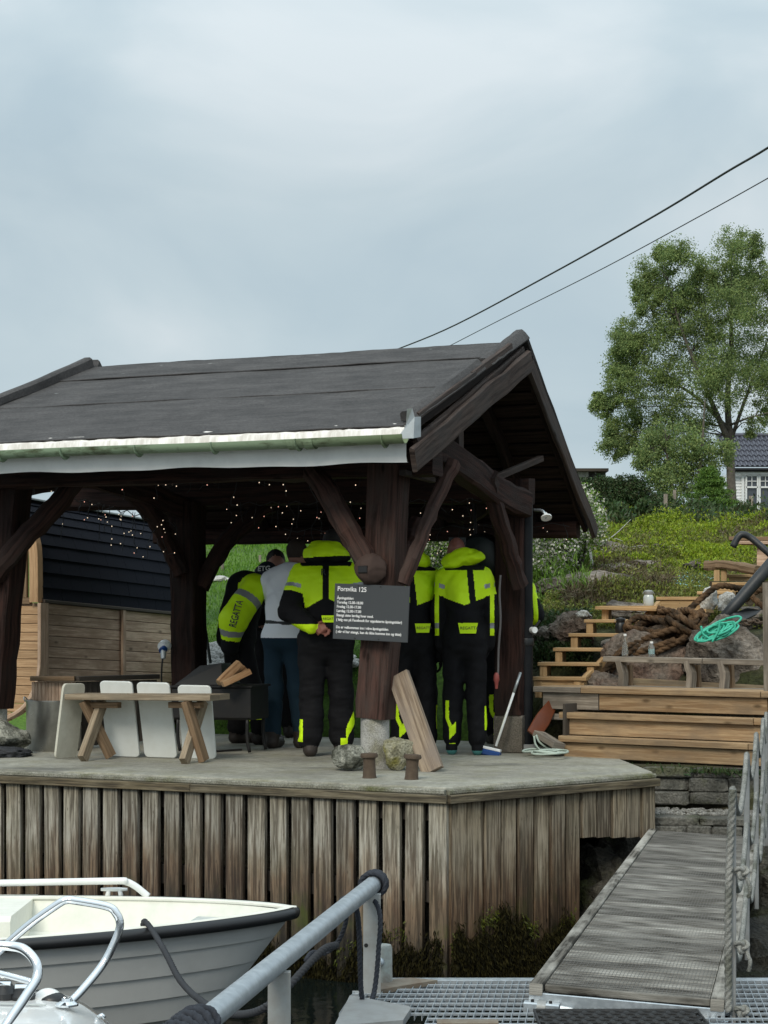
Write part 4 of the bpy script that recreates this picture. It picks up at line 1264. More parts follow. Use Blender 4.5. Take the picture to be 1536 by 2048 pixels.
BODYW = {}
def surf(o, u_, v_, r=5.):
    """point on a figure's near surface seen at a photo point"""
    W = BODYW[o.name]
    uu = W[:, 0] / W[:, 1] * F + 768; vv = HV - (W[:, 2] - H) / W[:, 1] * F
    k = (np.abs(uu - u_) < r) & (np.abs(vv - v_) < r)
    return P(u_, v_, W[k][:, 1].min() if k.any() else W[:, 1].min())
def place(V, base, yaw):
    c, s_ = math.cos(yaw), math.sin(yaw)
    return np.stack([V[:, 0] * c - V[:, 1] * s_ + base[0], V[:, 0] * s_ + V[:, 1] * c + base[1], V[:, 2] + base[2]], 1)
def body(name, sdf, base, yaw, mats, fn, parent=None, h=.011, fold=.006, seed=0, ft=(), label=None, cat=None, sx=1.0):
    V, Fq, ctr, tg = sdf.mesh(h, fold, seed, ft)
    V = V * np.array([sx, 1, 1])
    tags_ = sdf.tags()[tg]; t = sdf.along(ctr, tg)
    mi = fn(ctr, tags_, t).astype(np.int32)
    W = place(V, base, yaw)
    loc = np.array(base) if parent is None else np.array(WM[parent.name].translation)
    me = mesh_from(name, W - loc, Fq.tolist())
    for m in mats: me.materials.append(M_[m])
    me.polygons.foreach_set('material_index', mi); shade(me)
    o = bpy.data.objects.new(name, me); link(o, Matrix.Translation(Vector(loc)), parent)
    if label: tag(o, label, cat or 'person', 'people gathered under the shelter')
    BODYW[o.name] = W
    return o
def legs(s, hx=.1, fx=.13, bulky=1.0, kz=.50, ay=(0, 0), tagp='leg', hipz=.93, hip=(0, 0)):
    for sg_, dy in ((-1, ay[0]), (1, ay[1])):
        h_ = (hip[0] + sg_ * hx, hip[1], hipz); k_ = (sg_ * (hx + fx) / 2 + hip[0] * .5, hip[1] * .5 + dy * .5 + .01, kz); a_ = (sg_ * fx, dy, .15)
        s.chain([h_, k_, a_], [.108 * bulky, .09 * bulky, .086 * bulky], tagp, .035)
        s.cone((sg_ * fx, dy - .01, .13), (sg_ * fx, dy - .02, .055), .066, .056, 'foot', .012); s.cone((sg_ * fx, dy - .03, .05), (sg_ * (fx + .02), dy + .16, .045), .052, .046, 'foot', .02)
    return s
def head(s, c, r=.1, tagh='head', face=(0, 1, 0), hair='hair'):
    c = np.array(c, float); f_ = np.array(face, float); f_ /= np.linalg.norm(f_)
    s.ell(c, (r * .80, r * .98, r * 1.12), tagh, .02)
    s.ell(c - f_ * .022 + np.array([0, 0, .028]), (r * .86, r * .95, r * 1.0), hair, .012)
    s.ell(c + f_ * r * .98 + np.array([0, 0, -.012]), (.016, .022, .026), tagh, .015)          # nose
    s.ell(c + f_ * r * .8 + np.array([0, 0, -.07]), (.04, .03, .03), tagh, .02)                # chin
    sd = np.cross(f_, [0, 0, 1])
    for k in (-1, 1):
        s.ell(c + sd * k * r * .82 + np.array([0, 0, -.01]), (.016, .022, .032), tagh, .006)   # ears
    return s
def hand(s, w_, d, n, r=.0095, curl=.5, tagh='hand'):
    """palm at w_, fingers along d, palm normal n; five separate bent fingers"""
    w_, d, n = (np.array(a, float) for a in (w_, d, n)); d /= np.linalg.norm(d); n -= d * (n @ d); n /= np.linalg.norm(n); x = np.cross(d, n)
    for k in (-1.2, -.4, .4, 1.2):
        s.cone(w_ + x * k * .010, w_ + d * .085 + x * k * .019, .017, .013, tagh, .012)
    for k, L_ in ((-1.5, .062), (-.5, .078), (.5, .082), (1.5, .072)):
        p0 = w_ + d * .085 + x * k * .0195
        p1 = p0 + (d * (1 - curl * .4) + n * curl * .6) * L_ * .5
        p2 = p1 + (d * (1 - curl) + n * curl) * L_ * .5
        s.chain([p0, p1, p2], [r, r * .95, r * .8], tagh, .004)
    t0 = w_ + d * .025 + x * .03; t1 = t0 + (d * .6 + x * .75 + n * .2) * .04; t2 = t1 + (d * .9 + x * .2 + n * .3) * .032
    s.chain([t0, t1, t2], [r * 1.4, r * 1.15, r * .9], tagh, .008)
    return s
def hood(name, parent, base, yaw, parts, seed, mats=('hivis', 'suit_black'), fn=None, sx=1.0):
    s = Sdf()
    for c, r in parts: s.ell(c, r, 'h', .05)
    return body(name, s, base, yaw, mats, fn or (lambda c, t, k: np.zeros(len(c))), parent, h=.0075, fold=.016, seed=seed, ft=('h',), sx=sx)
FT = ('torso', 'leg', 'ua', 'fa', 'ual', 'fal', 'uar', 'far')
def isin(t, *k): return np.isin(t, k)
def patch(parent, base, yaw, c, w_, h_, txt, th=.04, size=.03, tilt=0.):
    """small yellow badge on the back at local c (facing -y)"""
    cw = place(np.array([c], float), base, yaw)[0]
    uu_, vv_ = cw[0] / cw[1] * F + 768, HV - (cw[2] - H) / cw[1] * F
    cw = surf(parent, uu_, vv_, 9.) - np.array([0, .002, 0])
    ex = np.array([math.cos(yaw), math.sin(yaw), 0]); n = np.array([math.sin(yaw), -math.cos(yaw), 0])
    b = MB(); b.add([cw + ex * a * w_ / 2 + EZ * z * h_ / 2 + n * .002 for a, z in ((-.8, -1), (.8, -1), (1, 1), (-1, 1))], [(0, 1, 2, 3)])
    b.add([cw + ex * a * w_ / 2 + EZ * z * h_ / 2 - n * .02 for a, z in ((-.8, -1), (.8, -1), (1, 1), (-1, 1))], [(3, 2, 1, 0)])
    b.f += [[0, 4, 5, 1], [1, 5, 6, 2], [2, 6, 7, 3], [3, 7, 4, 0]]; b.uv += [[(0, 0)] * 4] * 4; b.mi += [0] * 4
    o = b.build('badge', M_['hivis'], parent)
    text_obj('lettering', txt, size, frame(ex, EZ, cw - ex * w_ * .40 - EZ * size * .3 + n * .004), M_['black_plastic'], o, extrude=.0005)
    return o

# --- man in a hooded hi-vis suit with his hands behind his back
def centre_man():
    base = G(652, 1512); yaw = 0.02
    s = Sdf(); legs(s, .105, .125, 1.12, ay=(-.03, .02))
    s.ell((0, .0, .97), (.2, .155, .16), 'torso', .06)
    s.chain([(0, 0, .95), (0, -.01, 1.15), (0, .01, 1.36)], [.165, .165, .17], 'torso', .08)
    s.ell((0, .01, 1.34), (.235, .15, .20), 'torso', .08)
    s.cone((-.16, .02, 1.47), (.16, .02, 1.47), .085, .085, 'torso', .05)
    s.cone((0, .03, 1.46), (0, .08, 1.58), .075, .07, 'torso', .04)
    eL, eR = (-.295, -.07, 1.17), (.295, -.07, 1.17)
    s.chain([(-.215, .02, 1.45), eL], [.092, .085], 'ual', .05); s.chain([eL, (-.12, -.235, 1.05)], [.084, .066], 'fal', .035)
    s.chain([(.215, .02, 1.45), eR], [.092, .085], 'uar', .05); s.chain([eR, (.06, -.245, 1.06)], [.084, .066], 'far', .035)
    hand(s, (-.10, -.25, 1.045), (1, -.15, -.32), (.1, 1, -.4), curl=.55)
    hand(s, (.045, -.262, 1.06), (-1, -.15, -.35), (0, 1, -.5), curl=.65)
    head(s, (.06, .17, 1.70), .104, face=(.1, 1, -.35))
    def fn(c, t, k):
        m = np.zeros(len(c)); x, y, z = c.T
        m[isin(t, 'leg')] = 0
        tor = isin(t, 'torso')
        line = 1.27 - .075 * np.clip((np.abs(x) - .02) / .13, 0, 1) + .09 * np.clip((np.abs(x) - .17) / .08, 0, 1)
        m[tor & (z > line) & (z < 1.53)] = 2
        m[tor & (np.abs(x + .0) < .026) & (z > 1.2)] = 0
        m[isin(t, 'ual', 'uar') & (k < .52)] = 2
        m[isin(t, 'ual', 'uar') & (k > .30) & (k < .40) & (np.abs(x) > .2)] = 3
        m[isin(t, 'fal') & (k > .35) & (z < 1.065) & (y < -.12)] = 2
        lg = isin(t, 'leg')
        m[lg & (np.abs(x - .20 + .06 * np.cos((z - .14) * 14)*.5) < .028*np.sin(np.clip((z-.14)/.24,0,1)*3.14)) & (z > .14) & (z < .38) & (y < .06)] = 2
        m[lg & (np.abs(x - .145) < .028) & (z > .085) & (z < .15) & (y < 0)] = 2
        m[lg & (x < -.185) & (z > .12) & (z < .30)] = 2
        m[isin(t, 'hand')] = 4; m[isin(t, 'head')] = 4; m[isin(t, 'hair')] = 5; m[isin(t, 'foot')] = 6
        return m
    o = body('person', s, base, yaw, ('suit_black', 'suit_charcoal', 'hivis', 'reflective_grey', 'skin_red', 'hair_dark', 'boot_brown'), fn, h=.0072, fold=.011, seed=2, ft=FT, label='person in black and yellow suit, back to us, hands clasped behind, beside the front post')
    def hf(c, t, k):
        m = np.zeros(len(c)); m[(c[:, 2] < 1.605 + .05 * c[:, 0]) ] = 1
        return m
    hood('hood', o, base, yaw, [((0, .03, 1.645), (.165, .12, .07)), ((-.08, .02, 1.60), (.10, .10, .055)), ((.1, .03, 1.61), (.10, .1, .05)), ((0, .06, 1.69), (.11, .09, .045))], 4, fn=hf)
    patch(o, base, yaw, (.03, -.175, 1.105), .13, .055, 'REGATTA', size=.026)
    q = surf(o, 646, 1143) - np.array([0, .004, 0])
    text_obj('lettering', 'R', .075, frame((1, 0, 0), (0, .25, 1), P(641, 1150, q[1])), M_['black_plastic'], o, extrude=.004)
centre_man()

# --- man in a white shirt and jeans, bending to the right
def shirt_man():
    base = G(568, 1497); yaw = R(-24)
    s = Sdf(); legs(s, .088, .105, .86, ay=(.0, .12), hip=(0, -.02))
    s.ell((0, -.03, .97), (.175, .13, .13), 'leg', .05)
    s.chain([(0, -.02, 1.0), (0, .02, 1.2), (0, .13, 1.42)], [.145, .15, .155], 'torso', .08)
    s.ell((0, .1, 1.38), (.215, .13, .19), 'torso', .08)
    s.cone((-.15, .15, 1.49), (.15, .15, 1.49), .075, .075, 'torso', .05)
    s.cone((0, .18, 1.5), (-.01, .25, 1.6), .06, .055, 'head', .03)
    head(s, (-.015, .29, 1.66), .104, face=(0, 1, -.5))
    s.chain([(-.205, .13, 1.45), (-.25, .3, 1.2)], [.075, .068], 'ua', .04); s.chain([(-.25, .3, 1.2), (-.15, .5, 1.14)], [.045, .035], 'fa', .02)
    s.chain([(.205, .13, 1.45), (.25, .3, 1.2)], [.075, .068], 'ua', .04); s.chain([(.25, .3, 1.2), (.15, .5, 1.14)], [.045, .035], 'fa', .02)
    hand(s, (-.15, .5, 1.14), (.3, 1, -.1), (0, -.2, -1)); hand(s, (.15, .5, 1.14), (-.3, 1, -.1), (0, -.2, -1))
    def fn(c, t, k):
        m = np.zeros(len(c)); x, y, z = c.T
        m[isin(t, 'torso', 'ua')] = 1; m[isin(t, 'leg', 'torso') & (z < .945 + .02 * np.sin(x * 9))] = 0
        m[isin(t, 'leg') & (z >= .945)] = 1
        m[isin(t, 'torso', 'leg') & (np.abs(z - 1.075 + .06 * x) < .013)] = 2
        m[isin(t, 'hand', 'head', 'fa')] = 3; m[isin(t, 'hair')] = 4; m[isin(t, 'foot')] = 5
        return m
    body('person', s, base, yaw, ('jeans_blue', 'shirt_white', 'belt_black', 'skin', 'hair_brown', 'boot_brown'), fn, h=.010, fold=.006, seed=9, ft=FT, label='person in white shirt and dark blue jeans leaning over, seen from behind')
shirt_man()

# --- man in a cap leaning in from the left, sleeve towards us
def cap_man():
    base = G(493, 1488); yaw = R(-72)           # faces right, near sleeve towards us
    s = Sdf(); legs(s, .10, .12, 1.02, ay=(-.05, .1), hip=(0, -.08))
    s.ell((0, -.1, .96), (.18, .15, .15), 'torso', .06)
    s.chain([(0, -.09, .96), (0, -.06, 1.15), (0, -.02, 1.36)], [.155, .16, .165], 'torso', .08)
    s.cone((-.14, .0, 1.42), (.14, .0, 1.42), .09, .09, 'torso', .06)
    s.cone((0, .03, 1.40), (0.01, .13, 1.45), .085, .07, 'torso', .05)
    head(s, (.02, .20, 1.475), .10, face=(0, 1, -.75))
    sR, eR, wR = (.235, .02, 1.37), (.30, -.19, 1.10), (.245, -.21, .86)
    s.chain([sR, eR], [.125, .122], 'ual', .05); s.chain([eR, wR], [.122, .078], 'fal', .04)
    s.chain([(-.225, .0, 1.38), (-.29, .15, 1.13)], [.095, .085], 'uar', .05); s.chain([(-.29, .15, 1.13), (-.18, .35, 1.1)], [.08, .06], 'far', .04)
    hand(s, (.215, -.18, .85), (-.25, .35, -1), (-1, 0, 0)); hand(s, (-.18, .35, 1.1), (.3, 1, 0), (0, 0, -1))
    def fn(c, t, k):
        m = np.zeros(len(c)); x, y, z = c.T
        m[isin(t, 'ual')] = 2; m[isin(t, 'fal') & (k < .72)] = 2
        m[isin(t, 'ual') & (np.abs(k - .38) < .09)] = 3; m[isin(t, 'fal') & (np.abs(k - .46) < .11)] = 3
        m[isin(t, 'torso') & (x > .15) & (z > 1.25) & (z < 1.42) & (y < .05)] = 2
        lg = isin(t, 'leg')
        m[lg & (y < .0) & (z > .18) & (z < .33) & (np.abs(x - .14) < .035)] = 2
        m[lg & (y < .0) & (z > .07) & (z < .14) & (np.abs(x - .14) < .04)] = 2
        m[lg & (y < .1) & (z > .22) & (z < .32) & (x > .16)] = 2
        m[isin(t, 'hand')] = 0
        m[isin(t, 'head')] = 4; m[isin(t, 'hair')] = 5; m[isin(t, 'foot')] = 6
        return m
    o = body('person', s, base, yaw, ('suit_black', 'suit_charcoal', 'hivis', 'reflective_grey', 'skin', 'cap_navy', 'boot_brown'), fn, h=.010, fold=.007, seed=14, ft=FT, label='person in navy cap with bright yellow sleeve, leaning in behind the fire pan')
    s2 = Sdf()
    c = np.array((.02, .20, 1.475))
    s2.ell(c + np.array([0, -.02, .045]), (.097, .112, .075), 'h', .02); s2.ell(c + np.array([0, .12, .03]), (.075, .075, .012), 'h', .02)
    cap = body('cap', s2, base, yaw, ('cap_navy',), lambda c, t, k: np.zeros(len(c)), o, h=.008)
    q = surf(cap, 531, 1136, 12) - np.array([0, .004, 0])
    text_obj('lettering', 'ETG', .062, frame((1, -.1, .05), (.0, .35, 1), P(515, 1142, q[1] - .01)), M_['white_paint'], cap, extrude=.003, bold=.0015)
    # lettering up the sleeve
    yb_ = min(surf(o, u_, v_)[1] for u_, v_ in ((468, 1254), (474, 1230), (480, 1206))) - .004
    a = P(471, 1256, yb_); b_ = P(487, 1200, yb_); d = b_ - a
    text_obj('lettering', 'REGATTA', .088, frame(d, (-d[2], 0, d[0]), a), M_['black_plastic'], o, extrude=.004, xs=.62, bold=.001)
cap_man()

# --- someone behind them of whom the dark hair shows
def back_man():
    base = np.array([P(566, 1100, 17.9)[0] - .05, 17.7, 0.])
    s = Sdf(); legs(s, .1, .12, 1.0)
    s.chain([(0, 0, .95), (0, .0, 1.15), (0, -.03, 1.34)], [.16, .16, .165], 'torso', .08)
    s.cone((-.15, -.03, 1.42), (.15, -.03, 1.42), .09, .09, 'torso', .06)
    s.cone((0, -.05, 1.44), (0, -.07, 1.55), .07, .06, 'torso', .04)
    head(s, (0, -.1, 1.61), .104, face=(.2, -1, -.7))
    for k in (-1, 1):
        e_ = (k * .26, -.1, 1.15); w_ = (k * .14, -.3, 1.05)
        s.chain([(k * .21, -.03, 1.4), e_], [.09, .08], 'ua', .05); s.chain([e_, w_], [.08, .06], 'fa', .04)
        hand(s, w_, (-k * .3, -1, 0), (0, 0, -1))
    def fn(c, t, k):
        m = np.zeros(len(c)); m[isin(t, 'hand', 'head')] = 1; m[isin(t, 'hair')] = 2; m[isin(t, 'foot')] = 3
        return m
    body('person', s, base, 0, ('suit_black', 'skin', 'hair_dark', 'boot_brown'), fn, h=.012, seed=19, ft=FT, label='person mostly hidden behind the white-shirted one, only dark hair showing')
back_man()

# --- hooded man right of the front post
def suit_back(name, base, yaw, label, seed, arm_l=None, arm_r=None, headc=(0, .12, 1.63), face=(0, 1, -.3), hair='hair_brown', headm='skin', strap=0.0, hoodp=None, teal=False, lean=0.0, h=.0075, sx=.85):
    s = Sdf(); legs(s, .105, .13, 1.12, ay=(.02, -.03))
    s.ell((0, .0, .97), (.2, .155, .16), 'torso', .06)
    s.chain([(0, 0, .95), (lean * .4, 0, 1.15), (lean, .01, 1.35)], [.165, .165, .17], 'torso', .08)
    s.ell((lean, .01, 1.33), (.23, .15, .2), 'torso', .08)
    s.cone((-.15 + lean, .02, 1.455), (.15 + lean, .02, 1.455), .085, .085, 'torso', .05)
    s.cone((lean, .03, 1.46), (headc[0] * .7 + lean * .3, .07, 1.56), .078, .07, 'torso', .04)
    al = arm_l or [(-.205 + lean, .02, 1.43), (-.262, .02, 1.15), (-.24, .06, .90)]
    ar = arm_r or [(.205 + lean, .02, 1.43), (.262, .02, 1.15), (.24, .06, .90)]
    for a_, n1, n2 in ((al, 'ual', 'fal'), (ar, 'uar', 'far')):
        s.chain(a_[:2], [.09, .083], n1, .05); s.chain(a_[1:], [.082, .064], n2, .035)
        d = np.array(a_[2], float) - np.array(a_[1], float)
        hand(s, a_[2], d, (-np.sign(a_[2][0]) or 1, .3, 0))
    head(s, headc, .102, face=face)
    def fn(c, t, k):
        m = np.zeros(len(c)); x, y, z = c.T
        tor = isin(t, 'torso'); xl = x - lean
        line = 1.215 + .03 * np.abs(xl) / .1
        m[tor & (z > line) & (z < 1.515)] = 1
        m[tor & (np.abs(xl - strap - (1.5 - z) * .12) < .032) & (z > 1.18)] = 0
        m[tor & (z > 1.5)] = 0
        m[isin(t, 'ual', 'uar') & (k < .5) & (y < .06)] = 1
        m[isin(t, 'ual', 'uar') & (k > .16) & (k < .28) & (np.abs(x) > .2)] = 2
        for n1, n2, sg_ in (('ual', 'fal', -1), ('uar', 'far', 1)):
            cx_ = .25
            m[isin(t, n1, n2) & (np.abs(x * sg_ - cx_ - .03) < .022) & (y < .03) & (z > .97)] = 1
            m[isin(t, n2) & (np.abs(x * sg_ - cx_ - .03) < .022) & (y < .03) & (np.abs(z - 1.05) < .02)] = 2
        lg = isin(t, 'leg')
        m[lg & (np.abs(x + .175 - .05 * np.clip((.30 - z) / .1, 0, 1)) < .018) & (z > .22) & (z < .44) & (y < .03)] = 1
        m[lg & (np.abs(x + .12) < .035) & (np.abs(z - .20 - (x + .12) * .8) < .045) & (y < .03)] = 1
        m[lg & (np.abs(x + .12) < .03) & (np.abs(z - .075) < .02) & (y < 0)] = 1
        m[lg & (x > .205) & (z > .2) & (z < .4)] = 1
        m[isin(t, 'hand')] = 0; m[isin(t, 'head')] = 3; m[isin(t, 'hair')] = 4; m[isin(t, 'foot')] = 5 if not teal else 0; m[isin(t, 'foot') & (z < .036)] = 5
        return m
    o = body('person', s, base, yaw, ('suit_black', 'hivis', 'reflective_grey', headm, hair, 'shoe_teal' if teal else 'boot_brown'), fn, h=h, fold=.010, seed=seed, ft=FT, label=label, sx=sx)
    if hoodp: hood('hood', o, base, yaw, hoodp, seed + 1, sx=min(1, sx + .08))
    return o
bE = G(828, 1506)
o = suit_back('person', bE, R(6), 'person in yellow-shouldered black suit just behind the sign, arm hanging', 31, hoodp=[((.03, .05, 1.60), (.10, .11, .085)), ((.06, .03, 1.57), (.08, .09, .05))], strap=-.06, headc=(-.02, .16, 1.62), arm_r=[(.225, .02, 1.43), (.275, -.02, 1.15), (.265, .0, .80)])
patch(o, bE, R(6), (.05, -.185, 1.03), .13, .075, 'REGATTA', size=.03)
bR = G(929, 1509)
o = suit_back('person', bR, R(-3), 'person in bunched yellow hood and teal shoes, back turned, right of the leaning plank', 41, hoodp=[((-.03, .03, 1.59), (.155, .11, .065)), ((-.1, .02, 1.555), (.10, .10, .06)), ((.10, .03, 1.61), (.09, .09, .055)), ((0, .04, 1.635), (.09, .08, .045))], strap=.055, headc=(-.10, .14, 1.64), face=(-.8, .6, -.2), hair='skin_red', headm='skin_red', teal=True, sx=.80)
patch(o, bR, R(-3), (.03, -.19, 1.03), .16, .085, 'REGATTA', size=.034)
bG = G(1013, 1488)
suit_back('person', bG, R(8), 'person almost hidden by the rear post, yellow elbow showing beside the black column', 51, strap=.0, headc=(-.02, .2, 1.6), arm_r=[(.225, .02, 1.36), (.30, -.05, 1.14), (.12, .25, 1.05)], hair='hair_dark', h=.012)
# ------------------------------------------------------------------ wooden terraces right of the shelter
PD, PN, PGr = M_['pine_deck'], M_['pine_new'], M_['pine_grey']
def T(a, n, z): return S0 + BD * a + BN * n + EZ * z
ter = thing('seating_terrace', T(.6, .3, 0), 'three-tier wooden seating terrace of pale planks right of the shelter', 'terrace')
AE = 2.7
# fronts: (height range, setback, start)
tiers = [(-.01, .115, 0.0, .0), (.165, .30, .10, -.03), (.365, .50, .22, .20)]
for k, (z0, z1, nb, a0) in enumerate(tiers):
    if k == 2:
        board('front_board', T(-.33, nb, (z0 + z1) / 2), T(a0 - .01, nb, (z0 + z1) / 2), z1 - z0, .03, PGr, ter, up=BN)
    for x0, x1 in ((a0, 1.66), (1.665, AE)):
        board('front_board', T(x0, nb + (.0 if x0 < 1 else .012), (z0 + z1) / 2), T(x1, nb + (.0 if x0 < 1 else .012), (z0 + z1) / 2), z1 - z0 - .006, .03, PD, ter, up=BN)
for z, n0, a0, w_ in ((.14, -.03, -.03, .045), (.325, .065, -.08, .05), (.525, .19, .05, .045)):
    board('trim_board', T(a0, n0, z), T(1.62, n0, z), .05, w_, PD, ter)
    board('trim_board', T(1.625, n0 + .01, z), T(AE, n0 + .01, z), .05, w_, PD, ter)
board('trim_board', T(-.40, .19, .525), T(.045, .19, .525), .05, .045, PGr, ter)
for k in range(2): board('tread_board', T(-.06 if k else -.05, .005 + k * .048, .150), T(AE, .005 + k * .048, .150), .045, .028, PD, ter)
for k in range(2): board('tread_board', T(-.1, .11 + k * .055, .335), T(AE, .11 + k * .055, .335), .052, .028, PD, ter)
for k in range(5): board('deck_board', T(-.42, .27 + k * .125, .535), T(AE, .27 + k * .125, .535), .118, .028, PGr if k > 2 else PD, ter)
for a in (1.3, 1.66):
    board('corner_post', T(a + .33, -.02 + .0, .0), T(a + .33, -.02, .12), .05, .03, PD, ter, up=BN) if a > 1.5 else None
MB().box(T(1.2, .5, .2), (2.3, .5, .5), (BD, BN, EZ)).build('core', M_['soil'], ter)
board('side_board', T(-.02, .02, .22), T(-.02, .55, .22), .4, .025, M_['bark_dark'], ter, up=BD)
# low step at the left of the terrace
board('side_board', T(-.38, .25, .30), T(.18, .25, .30), .05, .05, PGr, ter)
# backrest bench on the deck
bk = thing('backrest_bench', T(1.1, .62, .55), 'long weathered backrest rail on bent uprights above the terrace', 'bench')
Yb = 15.45
def onT(u, v, n): return onplane(u, v, BN, n, S0)
for (u0, v0, u1, v1) in ((1213, 1318, 1410, 1322), (1412, 1322, 1560, 1326)):
    board('back_rail', onT(u0, v0, .66), onT(u1, v1, .66), .12, .045, PGr, bk)
for u_ in (1243, 1379, 1446):
    a = onT(u_ - 3, 1322, .64); m = onT(u_ + 4, 1352, .64); c = onT(u_, 1396, .64)
    timber('upright', [a, (a + m) / 2, m, c], .05, .09, PGr, bk, up=BN, n=8, wob=.001, c=.004, seed=u_)
    a = onT(u_ + 14, 1330, .78); c = onT(u_ + 18, 1390, .78)
    board('upright', a, c, .05, .05, M_['bench_leg_wood'], bk, up=BN)
board('seat_board', onT(1262, 1378, .86), onT(1560, 1396, .86), .2, .045, PD, bk, up=(BN * -.8 + EZ * .6))
# post at the photo edge
ep = thing('edge_post', onT(1536, 1400, .4), 'slim pale post standing at the right edge beside the terrace rail', 'post')
board('post', onT(1537, 1490, .35), onT(1533, 1165, .35), .05, .05, PGr, ep, up=BN)

# ------------------------------------------------------------------ stairs up the rock
st = thing('stairs', P(1120, 1385, 16.2), 'new pine open stairs climbing over the rock beside the shelter', 'stairs')
sd = np.array([.96, -.28, 0]); sd /= np.linalg.norm(sd); sn = np.array([.28, .96, 0]); sn /= np.linalg.norm(sn)
steps = [(1066, 1172, 1357, 16.05), (1076, 1198, 1328, 16.2), (1107, 1230, 1299, 16.36), (1138, 1258, 1270, 16.52), (1169, 1292, 1242, 16.68), (1200, 1318, 1215, 16.85)]
for i, (u0, u1, v, Y) in enumerate(steps):
    a = P(u0, v, Y); ln = (u1 - u0) / F * Y * 1.02
    board('tread', a + sn * .1, a + sd * ln + sn * .1, .24, .03, PN, st)
    zn = -.125 if i else -.16
    for x in (.045, ln - .08):
        board('riser_block', a + sd * x + sn * .02 + EZ * -.02, a + sd * x + sn * .02 + EZ * zn, .06, .045, PN, st, up=sn)
        board('riser_block', a + sd * x + sn * .14 + EZ * -.02, a + sd * x + sn * .14 + EZ * zn, .2, .04, PN, st, up=sd)
sa = P(1163, 1384, 15.98); sb = P(1322, 1222, 16.9)
board('stringer', sa, sb, .2, .04, PN, st, up=np.cross(sb - sa, EZ))
sa2 = P(1075, 1372, 16.0); sb2 = P(1090, 1340, 16.15)
board('riser', P(1068, 1372, 16.06), P(1138, 1372, 16.0), .1, .03, PN, st, up=sn)
board('stringer_foot', P(1135, 1372, 16.0), P(1168, 1376, 15.96), .1, .04, PN, st, up=sn)
# landing and upper boxes
board('landing_board', P(1200, 1216, 16.95), P(1420, 1222, 16.6), .34, .03, PN, st)
board('landing_edge', P(1322, 1228, 16.75), P(1416, 1229, 16.62), .05, .03, PN, st)
def boxstep(u0, u1, v, Y, hpx, d, mat=PN, back=True):
    a = P(u0, v, Y); c = a + sd * ((u1 - u0) / F * Y)
    board('tread', a + sn * d / 2, c + sn * d / 2, d, .03, mat, st)
    hh = hpx / F * Y
    board('riser', a + sd * .03 + EZ * (-.015 - hh / 2) + sn * .03, c - sd * .02 + EZ * (-.015 - hh / 2) + sn * .03, hh, .03, mat, st, up=sn)
boxstep(1312, 1412, 1197, 17.1, 20, .3)
board('riser', P(1408, 1208, 17.05), P(1435, 1210, 17.4), .09, .03, PN, st, up=sd)
boxstep(1394, 1464, 1186, 17.4, 9, .3); boxstep(1424, 1512, 1168, 17.7, 13, .3); boxstep(1451, 1520, 1152, 18.0, 12, .3)
MB().box(P(1500, 1200, 17.9), (.7, .5, .35), (sd, sn, EZ)).build('core', M_['soil'], st)
# railing beam with two stubs and the block at the top
rl = thing('hand_rail', P(1440, 1160, 18.0), 'thick dark beam on two short pine stubs at the stair top', 'railing')
timber('rail', [P(1410, 1131, 18.0), P(1460, 1131, 17.9), P(1518, 1141, 17.6)], .12, .085, M_['bench_leg_wood'], rl, up=EZ, wob=.004, c=.02, seed=3)
for u_ in (1434, 1448): board('stub', P(u_, 1140, 17.95), P(u_, 1166, 17.95), .055, .055, PN, rl, up=sn)
tb = thing('planter_box', P(1530, 1100, 18.3), 'reddish wooden box with dark top boards at the upper right edge', 'box')
board('side_board', P(1515, 1120, 18.2), P(1600, 1120, 18.0), .22, .04, M_['sauna_pine_dull'], tb, up=sn)
board('top_board', P(1462, 1078, 18.4), P(1600, 1079, 18.2), .3, .04, M_['bench_leg_wood'], tb)
board('top_board', P(1478, 1086, 18.3), P(1600, 1087, 18.1), .3, .03, M_['sauna_pine_dull'], tb)

